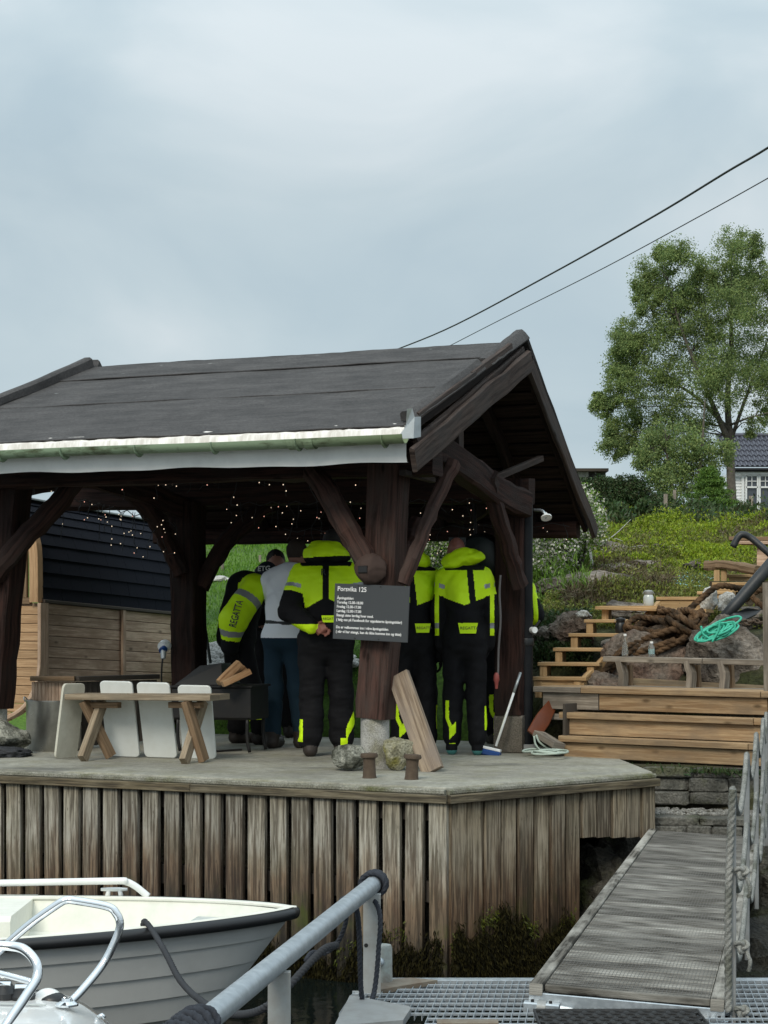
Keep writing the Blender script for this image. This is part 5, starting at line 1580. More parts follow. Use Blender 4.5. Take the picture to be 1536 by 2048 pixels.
# ------------------------------------------------------------------ rocks on the slope
rocks = [
 ((1300, 1345, 16.35), (1.05, .9, .82), 'granite_red', 'broad reddish rock face behind the bench rail'),
 ((1470, 1335, 16.15), (1.15, .9, .95), 'granite', 'huge cracked grey-brown boulder under the green rope'),
 ((1345, 1290, 16.8), (.75, .6, .5), 'granite', 'grey slab of rock under the brown rope pile'),
 ((1205, 1385, 16.15), (.55, .6, .42), 'granite_red', 'low reddish rock at the foot of the stairs'),
 ((1166, 1229, 17.0), (.27, .2, .085), 'pale_stone', 'smooth pale oval stone lying left of the stairs'),
 ((1150, 1262, 17.15), (.55, .5, .4), 'granite_red', 'dark red rock behind the middle stair treads'),
 ((1085, 1300, 17.6), (.8, .6, .62), 'granite', 'grey rock beside the black column behind the stairs'),
 ((1223, 1287, 16.75), (.20, .2, .11), 'pale_stone', 'pale stone tucked under the stair tread'),
 ((1420, 1205, 16.75), (.20, .2, .26), 'pale_stone', 'whitish stone standing below the anchor shank'),
 ((1456, 1205, 16.9), (.2, .2, .2), 'pale_stone', 'small whitish stone beside the anchor fluke'),
 ((1290, 1140, 19.5), (.55, .5, .17), 'granite', 'pale flat outcrop among the heather'),
 ((1220, 1105, 22.0), (.9, .8, .3), 'granite', 'grey outcrop near the bare branches'),
 ((1160, 1185, 18.6), (1.3, .9, .42), 'granite', 'long rounded grey outcrop below the heather'),
 ((1170, 1360, 16.35), (.22, .2, .12), 'wet_rock', 'dark stone beneath the lowest stair treads'),
 ((1262, 1238, 17.3), (.7, .6, .3), 'granite', 'dull rock hidden behind the landing boards'),
 ((1500, 1240, 17.0), (.5, .5, .35), 'granite', 'grey rock behind the rusty chain'),
 ((1340, 1105, 22.0), (.8, .6, .2), 'granite', 'flat grey slab in the scrub below the spruce'),
 ((1235, 1148, 19.0), (.7, .6, .2), 'granite', 'bare grey slab just above the dead twigs'),
 ((1400, 1140, 19.0), (.6, .5, .18), 'granite', 'low grey slab left of the dark stair beam'),

]
for k, ((u_, v_, Y), sz, m, lb) in enumerate(rocks):
    pc_ = P(u_, v_, Y)
    if k in (10, 11, 12, 14, 16, 17, 18):
        pc_ = onhill(u_, v_ + 12, 16.8) + EZ * .10
    o = rock('boulder' if max(sz) > .4 else 'stone', pc_, sz, M_[m], seed=200 + k, rough=.13, rot=k * 1.3, sub=5 if max(sz) > .5 else 4, facets=16)
    tag(o, lb, 'rock', 'rocks on the slope')

# ------------------------------------------------------------------ ropes, anchor, chain
rp = thing('brown_rope', P(1350, 1240, 16.6), 'tangled heap of thick brown mooring rope over the rock', 'rope')
hk = [
 [(1490, 1180, 16.8), (1440, 1172, 16.6), (1405, 1195, 16.55), (1370, 1225, 16.5), (1330, 1240, 16.5), (1290, 1250, 16.5), (1262, 1268, 16.45)],
 [(1255, 1305, 16.3), (1300, 1280, 16.2), (1340, 1262, 16.25), (1375, 1258, 16.35), (1405, 1262, 16.5), (1432, 1270, 16.5)],
 [(1215, 1340, 16.1), (1240, 1310, 16.1), (1275, 1290, 16.15), (1310, 1268, 16.2), (1345, 1252, 16.3), (1352, 1240, 16.5), (1320, 1228, 16.55)],
 [(1262, 1262, 16.5), (1275, 1280, 16.35), (1310, 1272, 16.3), (1345, 1250, 16.35), (1330, 1236, 16.4), (1290, 1242, 16.4), (1270, 1258, 16.35), (1290, 1266, 16.3), (1330, 1262, 16.25)],
 [(1322, 1226, 16.5), (1350, 1232, 16.3), (1380, 1248, 16.25), (1408, 1268, 16.3), (1430, 1262, 16.4)],
 [(1330, 1238, 16.3), (1360, 1258, 16.2), (1395, 1270, 16.22), (1420, 1268, 16.3)],
 [(1350, 1226, 16.55), (1380, 1224, 16.4), (1410, 1234, 16.35), (1400, 1250, 16.3), (1385, 1238, 16.35), (1405, 1224, 16.45)],
 [(1310, 1305, 16.1), (1345, 1288, 16.12), (1370, 1275, 16.18), (1352, 1268, 16.3)],
 [(1262, 1310, 16.15), (1285, 1302, 16.12), (1315, 1292, 16.1), (1350, 1280, 16.12)],
 [(1500, 1190, 16.9), (1530, 1215, 16.8), (1560, 1225, 16.8)], [(1490, 1200, 16.95), (1520, 1180, 16.95), (1560, 1178, 16.95)],
]
g = np.random.default_rng(31)
hk += [[(u_ + g.normal() * 5 + 6, v_ + g.normal() * 4 + 3, Y + .05 + g.normal() * .04) for u_, v_, Y in q] for q in hk[1:9]]
hk += [[(u_ + g.normal() * 7 - 5, v_ + g.normal() * 5 - 3, Y - .04 + g.normal() * .05) for u_, v_, Y in q] for q in hk[1:7]]
for pts in hk:
    b = MB(); rope(b, [P(*q) for q in pts], .03, step=.42, pitch=.17, n=18)
    b.build('strand', M_['rope_brown'], rp, smooth=True)
gp_ = thing('green_rope', P(1430, 1265, 16.0), 'loose coil of bright green rope on the boulder', 'rope')
g = np.random.default_rng(3)
for k in range(9):
    c = np.array([1432 + g.normal() * 8, 1262 + g.normal() * 5])
    a0 = g.uniform(0, 6); pts = []
    for j in range(9):
        a = a0 + j * .8
        pts.append(P(c[0] + math.cos(a) * (34 - k) , c[1] + math.sin(a) * (9 + 3 * g.random()) - math.cos(a) * 13, 15.62 - .05 * math.sin(a) + .02 * g.normal()))
    b = MB(); b.tube(smoothpath(pts, 60), .0095, 6); b.build('loop', M_['rope_green'], gp_, smooth=True)
for q in ([(1402, 1252), (1406, 1268), (1420, 1278)], [(1440, 1240), (1436, 1262), (1424, 1284)], [(1466, 1242), (1470, 1255), (1462, 1262)]):
    b = MB(); b.tube(smoothpath([P(*a, 15.55) for a in q], 16), .0095, 6); b.build('loop', M_['rope_green'], gp_, smooth=True)
an = thing('anchor', P(1460, 1240, 16.3), 'big black stocked anchor leaning on the rocks at the right edge', 'anchor')
b = MB(); b.tube([P(1438, 1246, 16.2), P(1475, 1205, 16.25), P(1510, 1165, 16.3), P(1560, 1108, 16.3)], [.045, .05, .055, .058], 14); b.build('shank', M_['anchor_black'], an, smooth=True)
b = MB(); b.tube(smoothpath([P(1466, 1094, 16.5), P(1476, 1075, 16.5), P(1486, 1069, 16.5), P(1502, 1076, 16.5), P(1528, 1098, 16.45), P(1570, 1135, 16.4)], 24), .03, 12); b.build('stock', M_['anchor_black'], an, smooth=True)
fl_ = [P(1438, 1247, 16.15), P(1465, 1228, 16.1), P(1492, 1218, 16.1), P(1520, 1222, 16.15), P(1512, 1230, 16.1), P(1490, 1240, 16.05), P(1460, 1250, 16.05)]
b = MB(); nf_ = np.array([.1, -1, .3]) * .03
b.add([q + nf_ for q in fl_] + [q - nf_ for q in fl_], [tuple(range(7)), tuple(range(13, 6, -1))] + [(i, (i + 1) % 7, (i + 1) % 7 + 7, i + 7) for i in range(7)]); b.build('fluke', M_['anchor_black'], an)
ch_ = thing('rusty_chain', P(1490, 1246, 16.0), 'short rusty chain lying below the anchor fluke', 'chain')
for k in range(7):
    c = P(1468 + k * 9, 1246 - (k % 3) * 2, 15.95); a = np.linspace(0, 2 * math.pi, 12, endpoint=False)
    ex = np.array([.95, .1, .2 * (-1) ** k]); ey = np.array([0, .5, .8]) if k % 2 else np.array([0, .9, -.4])
    b = MB(); b.tube([c + ex * math.cos(t) * .03 + ey * math.sin(t) * .018 for t in a], .0085, 6, closed=True); b.build('link', M_['rust'], ch_, smooth=True)
nb = thing('fishing_net', P(1380, 1168, 18.5), 'pale blue-green tangle of old net on the heather', 'net')
b = MB()
for k in range(34):
    c = np.array([1378 + g.normal() * 20, 1170 + g.normal() * 8]); a = g.uniform(-1, 1)
    b.tube(smoothpath([onhill(c[0] - 22 * math.cos(a) + g.normal() * 5, c[1] + 9 * math.sin(a), 17.3) + EZ * .04, onhill(c[0], c[1] + g.normal() * 4, 17.3) + EZ * .06, onhill(c[0] + 22 * math.cos(a), c[1] - 9 * math.sin(a), 17.3) + EZ * .04], 8), .006, 4)
b.build('strand', M_['net_blue'], nb, kind='stuff')
# lanterns and bottles
def lantern(c, glass, cap, label, light):
    t = thing('lantern', c, label, 'lantern')
    b = MB(); b.lathe([(0, 0), (.04, 0), (.046, .012), (.046, .075), (.036, .095)], c, 24); b.build('jar', glass, t, smooth=40)
    b = MB(); b.lathe([(.036, .094), (.039, .098), (.039, .125), (.03, .135), (0, .135)], c, 20); b.build('lid', cap, t, smooth=40)
    b = MB(); b.tube([c + np.array([math.cos(a) * .05, 0, .10 + math.sin(a) * .035]) for a in np.linspace(0, math.pi, 12)], .003, 6); b.build('handle', M_['galvanised_dull'], t)
    if light:
        b = MB(); b.lathe([(0, .008), (.022, .008), (.022, .045), (0, .045)], c, 16); b.build('candle', M_['candle_white'], t, smooth=40)
lantern(P(1297, 1211, 16.8), M_['clear_bottle'], M_['galvanised_dull'], 'clear glass jar lantern on the upper landing', True)
lantern(P(1241, 1267, 16.5), M_['black_plastic'], M_['black_iron'], 'black jar lantern on the middle stair tread', False)
def bottle(c, prof, mat, label, labelband):
    t = thing('bottle', c, label, 'bottle')
    MB().lathe(prof, c, 20).build('glass', mat, t, smooth=50)
    if labelband: MB().lathe([(prof[1][0] + .001, labelband[0]), (prof[1][0] + .001, labelband[1])], c, 20).build('label', M_['label_pale'], t, smooth=True)
    MB().lathe([(.0, prof[-1][1] + .004), (prof[-1][0] + .003, prof[-1][1] + .004), (prof[-1][0] + .003, prof[-1][1] - .012)], c, 14).build('cap', M_['candle_white'], t)
c1 = onT(1250, 1311, .66); bottle(c1, [(0, 0), (.026, 0), (.027, .01), (.025, .07), (.012, .12), (.010, .175)], M_['glass_clear'], 'tall clear glass bottle with slim neck on the backrest rail', None)
c2 = onT(1303, 1313, .66); bottle(c2, [(0, 0), (.025, 0), (.026, .01), (.026, .075), (.012, .105), (.011, .12)], M_['glass_clear'], 'small water bottle with pale label on the backrest rail', (.02, .06))

# ------------------------------------------------------------------ small things by the black column
br_ = thing('broom', G(980, 1507), 'push broom with white handle and blue brush against the rear post', 'broom')
ha, hb = P(992, 1492, 15.45), P(1041, 1345, 15.62)
b = MB(); b.tube([ha, hb], .011, 10); b.build('handle', M_['fascia_white'], br_, smooth=True)
b = MB(); b.tube([ha + (hb - ha) * .72, hb], .0125, 10); b.build('grip', M_['grey_metal'], br_, smooth=True)
c = P(984, 1498, 15.42)
b = MB(); b.box(c, (.15, .045, .022), (np.array([.93, -.3, -.2]), np.array([.3, .95, 0]), np.array([.2, 0, .98]))); b.build('head', M_['fascia_white'], br_)
b = MB(); b.box(c + np.array([-.01, -.005, -.035]), (.16, .07, .05), (np.array([.93, -.3, -.2]), np.array([.3, .95, 0]), np.array([.2, 0, .98])), ch=.012); b.build('bristles', M_['blue_plastic'], br_)
ob = thing('orange_board', P(1088, 1440, 15.6), 'narrow orange-brown varnished board leaning behind the pale rope', 'board')
pts = [P(1066, 1470, 15.45), P(1085, 1440, 15.55), P(1105, 1408, 15.65), P(1112, 1396, 15.7)]
rings = np.array([rect(w_, .02, .005) for w_ in (.12, .135, .09, .04)])
MB().sweep(smoothpath(pts, 4), rings, up=np.array([.3, -.95, .25])).build('blade', M_['orange_board'], ob, smooth=40)
wb = thing('timber_block', P(1093, 1478, 15.35), 'grey sawn timber block lying on the pale rope', 'block')
board('block', P(1078, 1468, 15.4), P(1118, 1492, 15.2), .13, .05, PGr, wb, up=(.35, -.2, .9))
pr = thing('pale_rope', G(1095, 1506), 'pale green rope coiled loosely beside the black column', 'rope')
for k in range(8):
    a0 = g.uniform(0, 6); cxy = G(1092 + g.normal() * 9, 1504 + g.normal() * 2, .01 + k * .006)
    pts = [cxy + np.array([math.cos(a0 + j * .785) * (.12 + .03 * g.random()), math.sin(a0 + j * .785) * (.12 + .05 * g.random()), .012 * g.random()]) for j in range(8)]
    b = MB(); b.tube(smoothpath(pts, 40, closed=True), .0085, 6, closed=True); b.build('loop', M_['rope_pale'], pr, smooth=True)
for q in ([(1068, 1472), (1072, 1490), (1085, 1502), (1110, 1506)], [(1072, 1470), (1080, 1485), (1100, 1498), (1125, 1503)]):
    b = MB(); b.tube(smoothpath([P(*a, 15.3) for a in q], 20), .0085, 6); b.build('loop', M_['rope_pale'], pr, smooth=True)
# by the front post
o = rock('boulder', G(700, 1541) + EZ * .10, (.29, .27, .20), M_['lichen_stone'], seed=61, rough=.1, flat=.15); tag(o, 'speckled lichen-covered stone left of the post plinth', 'rock')
o = rock('boulder', G(800, 1540) + EZ * .125, (.285, .28, .275), M_['mossy_stone'], seed=64, rough=.08, flat=.12, facets=8); tag(o, 'yellowish mossy block of stone right of the post plinth', 'rock')
lp = thing('leaning_plank', G(862, 1543), 'weathered thick plank leaning on the front post', 'plank')
board('plank', P(866, 1543, 13.72), P(797, 1350, 14.05), .165, .05, M_['old_plank'], lp, up=(-.45, -1, .1))
def bollard(u_, v_, lean, label):
    c = G(u_, v_)
    t = thing('bollard', c, label, 'bollard', 'rusty mooring bollards on the quay edge')
    ax_ = np.array([lean, 0, 1.]); 
    MB().lathe([(.05, 0), (.046, .02), (.042, .11), (.045, .14)], c, 20, axis=ax_).build('stem', M_['rust'], t, smooth=40)
    MB().lathe([(.045, .137), (.06, .145), (.062, .158), (.056, .172), (0, .177)], c, 24, axis=ax_).build('head', M_['rust'], t, smooth=40)
bollard(739, 1556, -.02, 'rusty mushroom bollard in front of the concrete plinth')
bollard(823, 1559, .05, 'rusty mushroom bollard in front of the mossy stone')
# ------------------------------------------------------------------ cabin with shingled shell at the left
cab = thing('cabin', P(200, 1345, 18.0), 'rounded timber cabin with black shingled upper side, behind the left posts', 'cabin')
C0 = P(86, 1345, 17.5); C0[2] = 0
cd_ = E2.copy(); cs_ = E1.copy()                 # runs to the back; its wide side to the left
TLT = .045
def K(side, d, z): return C0 + cs_ * side + cd_ * d + EZ * (z - TLT * d)
DL = 3.0
zb_, zs_ = .25, 1.255                            # bottom of planks, shingle skirt
for k in range(10):
    z = zb_ + (zs_ - zb_) * (k + .5) / 10
    board('wall_plank', K(-.02, .0, z), K(-.02, DL, z), .096, .022, M_['sauna_pine_dull'], cab, up=cs_)
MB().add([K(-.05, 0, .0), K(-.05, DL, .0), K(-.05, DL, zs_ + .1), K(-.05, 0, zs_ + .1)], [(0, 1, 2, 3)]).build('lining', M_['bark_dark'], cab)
MB().add([K(-1.5, -.02, .1), K(.0, -.02, .4), K(.0, -.02, 1.25), K(-1.5, -.02, 1.25)], [(0, 1, 2, 3)]).build('lining', M_['sauna_pine_dull'], cab)
for d in (.03, 1.38): board('batten', K(.012, d, zb_), K(.012, d, zs_ + .0), .06, .03, M_['sauna_pine_dull'], cab, up=cs_)
board('skirt_trim', K(.015, -.02, zs_ + .015), K(.015, DL, zs_ + .015), .04, .03, M_['bark_dark'], cab)
# shingles climb a curved wall that leans over at the top
def curve(t):                                    # t 0..1 from skirt to crown: side offset, height
    a = t * 1.25
    return (-.0 - .55 * (1 - math.cos(a)) * .9, zs_ + .98 * math.sin(a) / math.sin(1.25))
nrow = 9
g = np.random.default_rng(8)
for r in range(nrow):
    t0, t1 = r / nrow, (r + 1.12) / nrow
    s0_, z0 = curve(t0); s1_, z1 = curve(t1)
    d = -.03 - (r % 2) * .17
    while d < DL:
        w_ = .34; a, b = max(d, -.03), min(d + w_ - .004, DL)
        if b - a > .03:
            lift = .012 + g.random() * .003
            v = [K(s0_ + lift + .006, a, z0), K(s0_ + lift + .006, b, z0), K(s1_ + .002, b, z1), K(s1_ + .002, a, z1), K(s0_, a, z0), K(s0_, b, z0)]
            MB().add(v, [(0, 1, 2, 3), (4, 5, 1, 0), (1, 5, 2), (0, 3, 4)]).build('shingle', M_['shingle_black'], cab)
        d += w_
b = MB(); v = []
ts = np.linspace(0, 1.1, 14)
for t in ts:
    s_, z = curve(t); v += [K(s_ - .03, 0, z), K(s_ - .03, DL, z)]
b.add(v, [(2 * i, 2 * i + 1, 2 * i + 3, 2 * i + 2) for i in range(13)])
b.build('shell', M_['shingle_black'], cab, smooth=True)
# bowed pine edge of the front and its planked end wall
pts = [K(.03, -.06, 1.13)] + [K(curve(t)[0] + .04, -.06, curve(t)[1]) for t in np.linspace(.1, .9, 8)]
b = MB(); b.sweep(smoothpath([K(-.035, -.06, 1.255), K(-.035, -.06, 1.5), K(-.045, -.06, 1.75), K(-.085, -.06, 1.88), K(-.16, -.06, 1.98), K(-.3, -.06, 2.1), K(-.6, -.06, 2.22)], 20), rect(.095, .09, .006), up=cd_); b.build('front_arch', M_['sauna_pine'], cab)
low = smoothpath([K(.03, -.05, 1.25), K(.03, -.05, .9), K(.02, -.05, .62), K(-.05, -.05, .42), K(-.19, -.05, .26), K(-.5, -.05, .12)], 20)
b = MB(); b.sweep(low, rect(.035, .12, .004), up=cd_); b.build('front_rim', M_['sauna_pine_dull'], cab)
for k in range(13):
    z = .2 + k * .082
    t_ = np.interp(z, [.12, .26, .42, .62, .9], [-.5, -.19, -.05, .01, .02])
    board('end_plank', K(-1.4, -.04, z), K(t_, -.04, z), .078, .02, M_['sauna_pine'], cab, up=cd_)
board('window_frame', K(-.28, -.05, 1.27), K(-.10, -.05, 1.27), .06, .04, M_['bench_leg_wood'], cab, up=cd_)
board('window_frame', K(-.16, -.05, 1.3), K(-.16, -.05, 2.05), .05, .04, M_['bench_leg_wood'], cab, up=cd_)
MB().add([K(-1.2, -.03, 1.3), K(-.16, -.03, 1.3), K(-.2, -.03, 2.0), K(-1.2, -.03, 2.1)], [(0, 1, 2, 3)]).build('window_pane', M_['window_dark'], cab)
MB().sweep([K(curve(1.02)[0] + .03, -.05, curve(1.02)[1]), K(curve(1.02)[0] + .03, DL, curve(1.02)[1])], rect(.1, .02), up=EZ).build('roof_trim', M_['grey_metal'], cab)
# black bent handle, socket with plug on the cabin wall
hd = thing('door_handle', K(.03, 1.75, .95), 'dark blue bent handle on the cabin plank wall', 'handle')
b = MB(); b.sweep(smoothpath([P(264, 1290, 19.2), P(265, 1310, 19.2), P(272, 1316, 19.15), P(281, 1320, 19.15), P(281, 1330, 19.15)], 12), rect(.03, .03, .006)); b.build('bar', M_['cap_navy'], hd)
sk = thing('power_plug', P(327, 1295, 16.9), 'white and blue power socket with black cable on the post', 'socket')
b = MB(); b.lathe([(0, 0), (.05, 0), (.055, .03), (.045, .07), (0, .07)], P(333, 1290, 16.62), 20, axis=(-.6, -1, -.3)); b.build('socket', M_['fascia_white'], sk, smooth=40)
b = MB(); b.lathe([(.03, 0), (.034, .03), (.03, .05), (0, .05)], P(329, 1297, 16.55), 18, axis=(-.5, -1, -.6)); b.build('ring', M_['blue_plastic'], sk, smooth=40)
b = MB(); b.lathe([(.022, 0), (.026, .03), (.02, .08), (0, .08)], P(327, 1300, 16.52), 16, axis=(0, -.3, -1)); b.build('plug', M_['grey_metal'], sk, smooth=40)
b = MB(); b.tube(smoothpath([P(327, 1308, 16.5), P(324, 1330, 16.5), P(323, 1362, 16.55), P(326, 1400, 16.6), P(331, 1480, 16.62)], 20), .008, 8); b.build('cable', M_['cable_black'], sk, smooth=True)

# ------------------------------------------------------------------ wooden tub box
tb = thing('wooden_tub', P(180, 1500, 16.6), 'slatted wooden tub with broad rim behind the steel pot', 'tub')
ta = P(62, 1357, 16.1); tbb = P(150, 1357, 16.1); tcc = P(312, 1353, 17.0)
board('rim', ta, tbb, .09, .04, M_['bench_leg_wood'], tb)
board('rim', tbb + np.array([0, .0, -.002]), tcc, .09, .04, M_['bark_dark'], tb)
for k in range(13):
    a = ta + (tbb - ta) * ((k + .5) / 13); a = a + np.array([0, .03, -.03])
    board('slat', a, a * np.array([1, 1, 0]) + EZ * .02, .028, .018, M_['sauna_pine_dull'], tb, up=(0, 1, 0))
for k in range(16):
    a = tbb + (tcc - tbb) * ((k + .5) / 16); a = a + np.array([0, .03, -.03])
    board('slat', a, a * np.array([1, 1, 0]) + EZ * .02, .05, .018, M_['bark_dark'], tb, up=(0, 1, 0))
# steel pot
pc = G(108, 1500)
pot = thing('steel_pot', pc, 'large dented stainless steel pot behind the white boards', 'pot')
MB().lathe([(0, .0), (.215, .0), (.23, .02), (.232, .40), (.24, .415), (.24, .425), (.222, .42), (.22, .05), (0, .04)], pc, 40).build('body', M_['steel_pot'], pot, smooth=40)
for a in (math.pi * .97, -.45):
    c = pc + np.array([math.cos(a) * .235, math.sin(a) * .235, .41]); t_ = np.array([-math.sin(a), math.cos(a), 0]); r_ = np.array([math.cos(a), math.sin(a), 0])
    MB().tube([c + t_ * math.cos(x) * .045 + r_ * math.sin(x) * .02 + EZ * math.sin(x) * .035 for x in np.linspace(0, math.pi, 10)], .006, 8).build('handle', M_['steel_pot'], pot, smooth=True)
# rock, dark cloth at the far left
o = rock('boulder', G(8, 1508) + EZ * .13, (.42, .4, .30), M_['lichen_stone'], seed=77, rough=.12, flat=.1); tag(o, 'rough grey boulder at the left photo edge beside the pot', 'rock')
cl = MB(); v, f = icosphere(4)
v = v * np.array([.2, .16, .05]) * (1 + .25 * vnoise(v, 3.0, 5) + .12 * vnoise(v, 8, 6))[:, None]
cl.add(G(8, 1513) + v + EZ * .025, f); o = cl.build('cloth', M_['rope_dark'], loc=G(8, 1513), smooth=True); tag(o, 'dark rumpled cloth lying in front of the left boulder', 'cloth')

# ------------------------------------------------------------------ bench with crossed legs and four white boards
be = thing('trestle_bench', G(290, 1522), 'small wooden bench with crossed legs in front of the white boards', 'bench')
b0 = P(129, 1394, 14.95); b1 = P(420, 1396, 14.45); b2 = P(459, 1395, 14.75)
bx = (b1 - b0); bx /= np.linalg.norm(bx)
by = np.array([-bx[1], bx[0], 0])
for k in range(2): board('seat_board', b0 + by * (.08 + k * .165), b1 + by * (.08 + k * .165), .16, .045, M_['bench_wood'], be)
def leg(u0, v0, u1, v1, Ya, Yb, mat=M_['bench_leg_wood']):
    board('leg', P(u0, v0, Ya), P(u1, v1, Yb), .095, .05, mat, be, up=bx)
leg(168, 1402, 222, 1513, 14.95, 15.0); leg(206, 1402, 165, 1519, 15.05, 14.72, M_['bench_wood'])
leg(372, 1402, 408, 1521, 14.55, 14.62); leg(406, 1402, 368, 1525, 14.85, 14.45, M_['bench_wood'])
for u_ in (208, 372): MB().box(P(u_, 1410, 14.95 if u_ < 300 else 14.65), (.28, .06, .045), (bx, by, EZ)).build('cross_piece', M_['bench_leg_wood'], be)
def wboard(pts, label, mat, th=.022):
    """rounded cutting board given its four corners (bl, br, tr, tl)"""
    bl, br2, tr, tl = pts
    c = sum(pts) / 4; x = (br2 - bl) + (tr - tl); wd = np.linalg.norm(x) / 2; x /= np.linalg.norm(x); y = (tl - bl) + (tr - br2); ht = np.linalg.norm(y) / 2; y -= x * (y @ x); y /= np.linalg.norm(y); n = np.cross(x, y)
    r = .035; o_ = []
    for cx_, cy_, a0 in ((1, 1, 0), (-1, 1, 90), (-1, -1, 180), (1, -1, 270)):
        for a in np.linspace(a0, a0 + 90, 6):
            o_.append((cx_ * (wd / 2 - r) + r * math.cos(R(a)), cy_ * (ht / 2 - r) + r * math.sin(R(a))))
    o_ = np.array(o_); m = len(o_)
    V = []
    for k, (sc_, dz) in enumerate(((.985, th / 2), (1, th / 2 - .004), (1, -th / 2 + .004), (.985, -th / 2))):
        V += [c + x * a * sc_ + y * b_ * sc_ + n * dz for a, b_ in o_]
    f = [(k * m + i, k * m + (i + 1) % m, (k + 1) * m + (i + 1) % m, (k + 1) * m + i)[::-1] for k in range(3) for i in range(m)]
    f += [tuple(range(m)), tuple(range(4 * m - 1, 3 * m - 1, -1))]
    ob_ = MB().add(V, f).build('cutting_board', mat, loc=(bl + br2) / 2, smooth=30)
    tag(ob_, label, 'cutting board', 'white boards leaning on the bench')
wboard([P(94, 1516, 14.95), P(138, 1512, 15.15), P(183, 1370, 15.25), P(141, 1369, 15.05)], 'cream board slanting sideways against the left bench end', M_['board_cream'])
wboard([P(213, 1511, 15.25), P(277, 1514, 15.15), P(268, 1363, 15.0), P(203, 1362, 15.1)], 'upright white board just right of the slanted cream one', M_['board_white'])
wboard([P(287, 1514, 15.15), P(352, 1515, 15.05), P(342, 1366, 14.9), P(277, 1364, 15.0)], 'upright white board in the middle, standing highest and clear of the bench legs', M_['board_white'])
wboard([P(370, 1516, 15.05), P(436, 1518, 14.98), P(419, 1371, 14.85), P(352, 1370, 14.92)], 'white board behind the right pair of bench legs beside the fire pan', M_['board_white'])
# fire pan with lid and logs
fp = thing('fire_pan', G(470, 1504), 'black iron fire pan on legs with logs, behind the bench', 'fire pan')
f0 = P(345, 1372, 15.75); f1 = P(502, 1372, 15.55)
fx = (f1 - f0); fw = np.linalg.norm(fx); fx /= fw; fy = np.array([-fx[1], fx[0], 0])
MB().box(f0 + fx * fw / 2 + fy * .2 - EZ * .14, (fw, .42, .28), (fx, fy, EZ), ch=.02).build('pan', M_['black_iron'], fp)
MB().box(f0 + fx * fw / 2 + fy * .2 - EZ * .005, (fw + .03, .46, .02), (fx, fy, EZ), ch=.006).build('rim', M_['black_iron'], fp)
for a_, b_ in ((.04, .02), (fw - .04, .02), (.04, .4), (fw - .04, .4)):
    p = f0 + fx * a_ + fy * b_ - EZ * .27
    MB().tube(smoothpath([p, p * np.array([1, 1, 0]) + EZ * .12, p * np.array([1, 1, 0]) + EZ * .01 + fx * .02], 8), .014, 8).build('leg', M_['black_iron'], fp, smooth=True)
lid = MB(); l0 = f0 + fx * .22 + fy * .2
v = [l0 + fx * a + fy * b_ + EZ * z for a, b_, z in ((-.2, -.2, .01), (.22, -.2, .01), (.22, .22, .01), (-.2, .22, .01), (-.02, -.09, .165), (.17, -.09, .185), (.17, .12, .185), (-.02, .12, .165))]
lid.add(v, [(0, 1, 5, 4), (1, 2, 6, 5), (2, 3, 7, 6), (3, 0, 4, 7), (4, 5, 6, 7)]); lid.build('lid', M_['black_plastic'], fp)
def log(a, c, r, seed, label):
    g = np.random.default_rng(seed); ring = np.array([(-1, -.5), (.9, -.6), (1.0, .2), (.2, .9), (-.7, .55)]) * r * (1 + g.normal(size=(5, 1)) * .08)
    o = MB().sweep([a, (a + c) / 2, c], np.array([ring, ring * 1.05, ring * .95])).build('firewood_log', M_['fire_wood'], loc=(a + c) / 2)
    tag(o, label, 'firewood', 'split logs on the fire pan')
log(P(438, 1366, 15.5), P(478, 1326, 15.6), .042, 1, 'split log standing steepest on the fire pan')
log(P(445, 1369, 15.42), P(500, 1343, 15.5), .038, 2, 'split log lying lowest across the fire pan edge')
log(P(455, 1362, 15.65), P(488, 1335, 15.75), .036, 3, 'split log tucked behind the two others on the fire pan')
pk = thing('iron_poker', G(445, 1500), 'black iron bar lying on the slab under the fire pan', 'poker')
MB().beam(G(420, 1503, .01), G(482, 1499, .012), .03, .015).build('bar', M_['black_iron'], pk)
gp2 = thing('green_pole', P(412, 1325, 17.6), 'thin dark green pole leaning behind the left post', 'pole')
MB().tube([P(403, 1205, 17.5), P(421, 1326, 17.6)], .014, 8).build('pole', M_['drum_dark'], gp2)
# pale stones along the lawn
g = np.random.default_rng(77)
k = 0
bank = MB()
for i in range(150):
    u_ = g.uniform(395, 720); v_ = g.uniform(1293, 1335); Y = 18.9 - (v_ - 1293) / 42 * .7
    v, f = icosphere(2); r_ = g.uniform(.03, .07)
    bank.add(P(u_, v_, Y) + v * (1 + .2 * vnoise(v, 2, i))[:, None] * r_ * np.array([1.3, 1, .8]), f)
o = bank.build('stone_bank', M_['pale_stone'], loc=(-1.5, 18.5, .7), smooth=50, kind='stuff'); tag(o, 'bank of pale rubble at the foot of the lawn', 'rubble')
for i, (u_, v_, s_) in enumerate(((438, 1158, .16), (477, 1158, .17), (455, 1160, .10), (497, 1160, .10))):
    o = rock('stone', P(u_, v_, 24.), (s_ * 1.5, s_, s_ * .6), M_['pale_stone'], seed=300 + i, sub=3)
    tag(o, ['pale flat stone on the lawn, leftmost of the row', 'largest pale flat stone of the row on the lawn', 'small pale stone second in the lawn row', 'small pale stone at the right end of the lawn row'][i], 'rock', 'pale stones on the lawn')
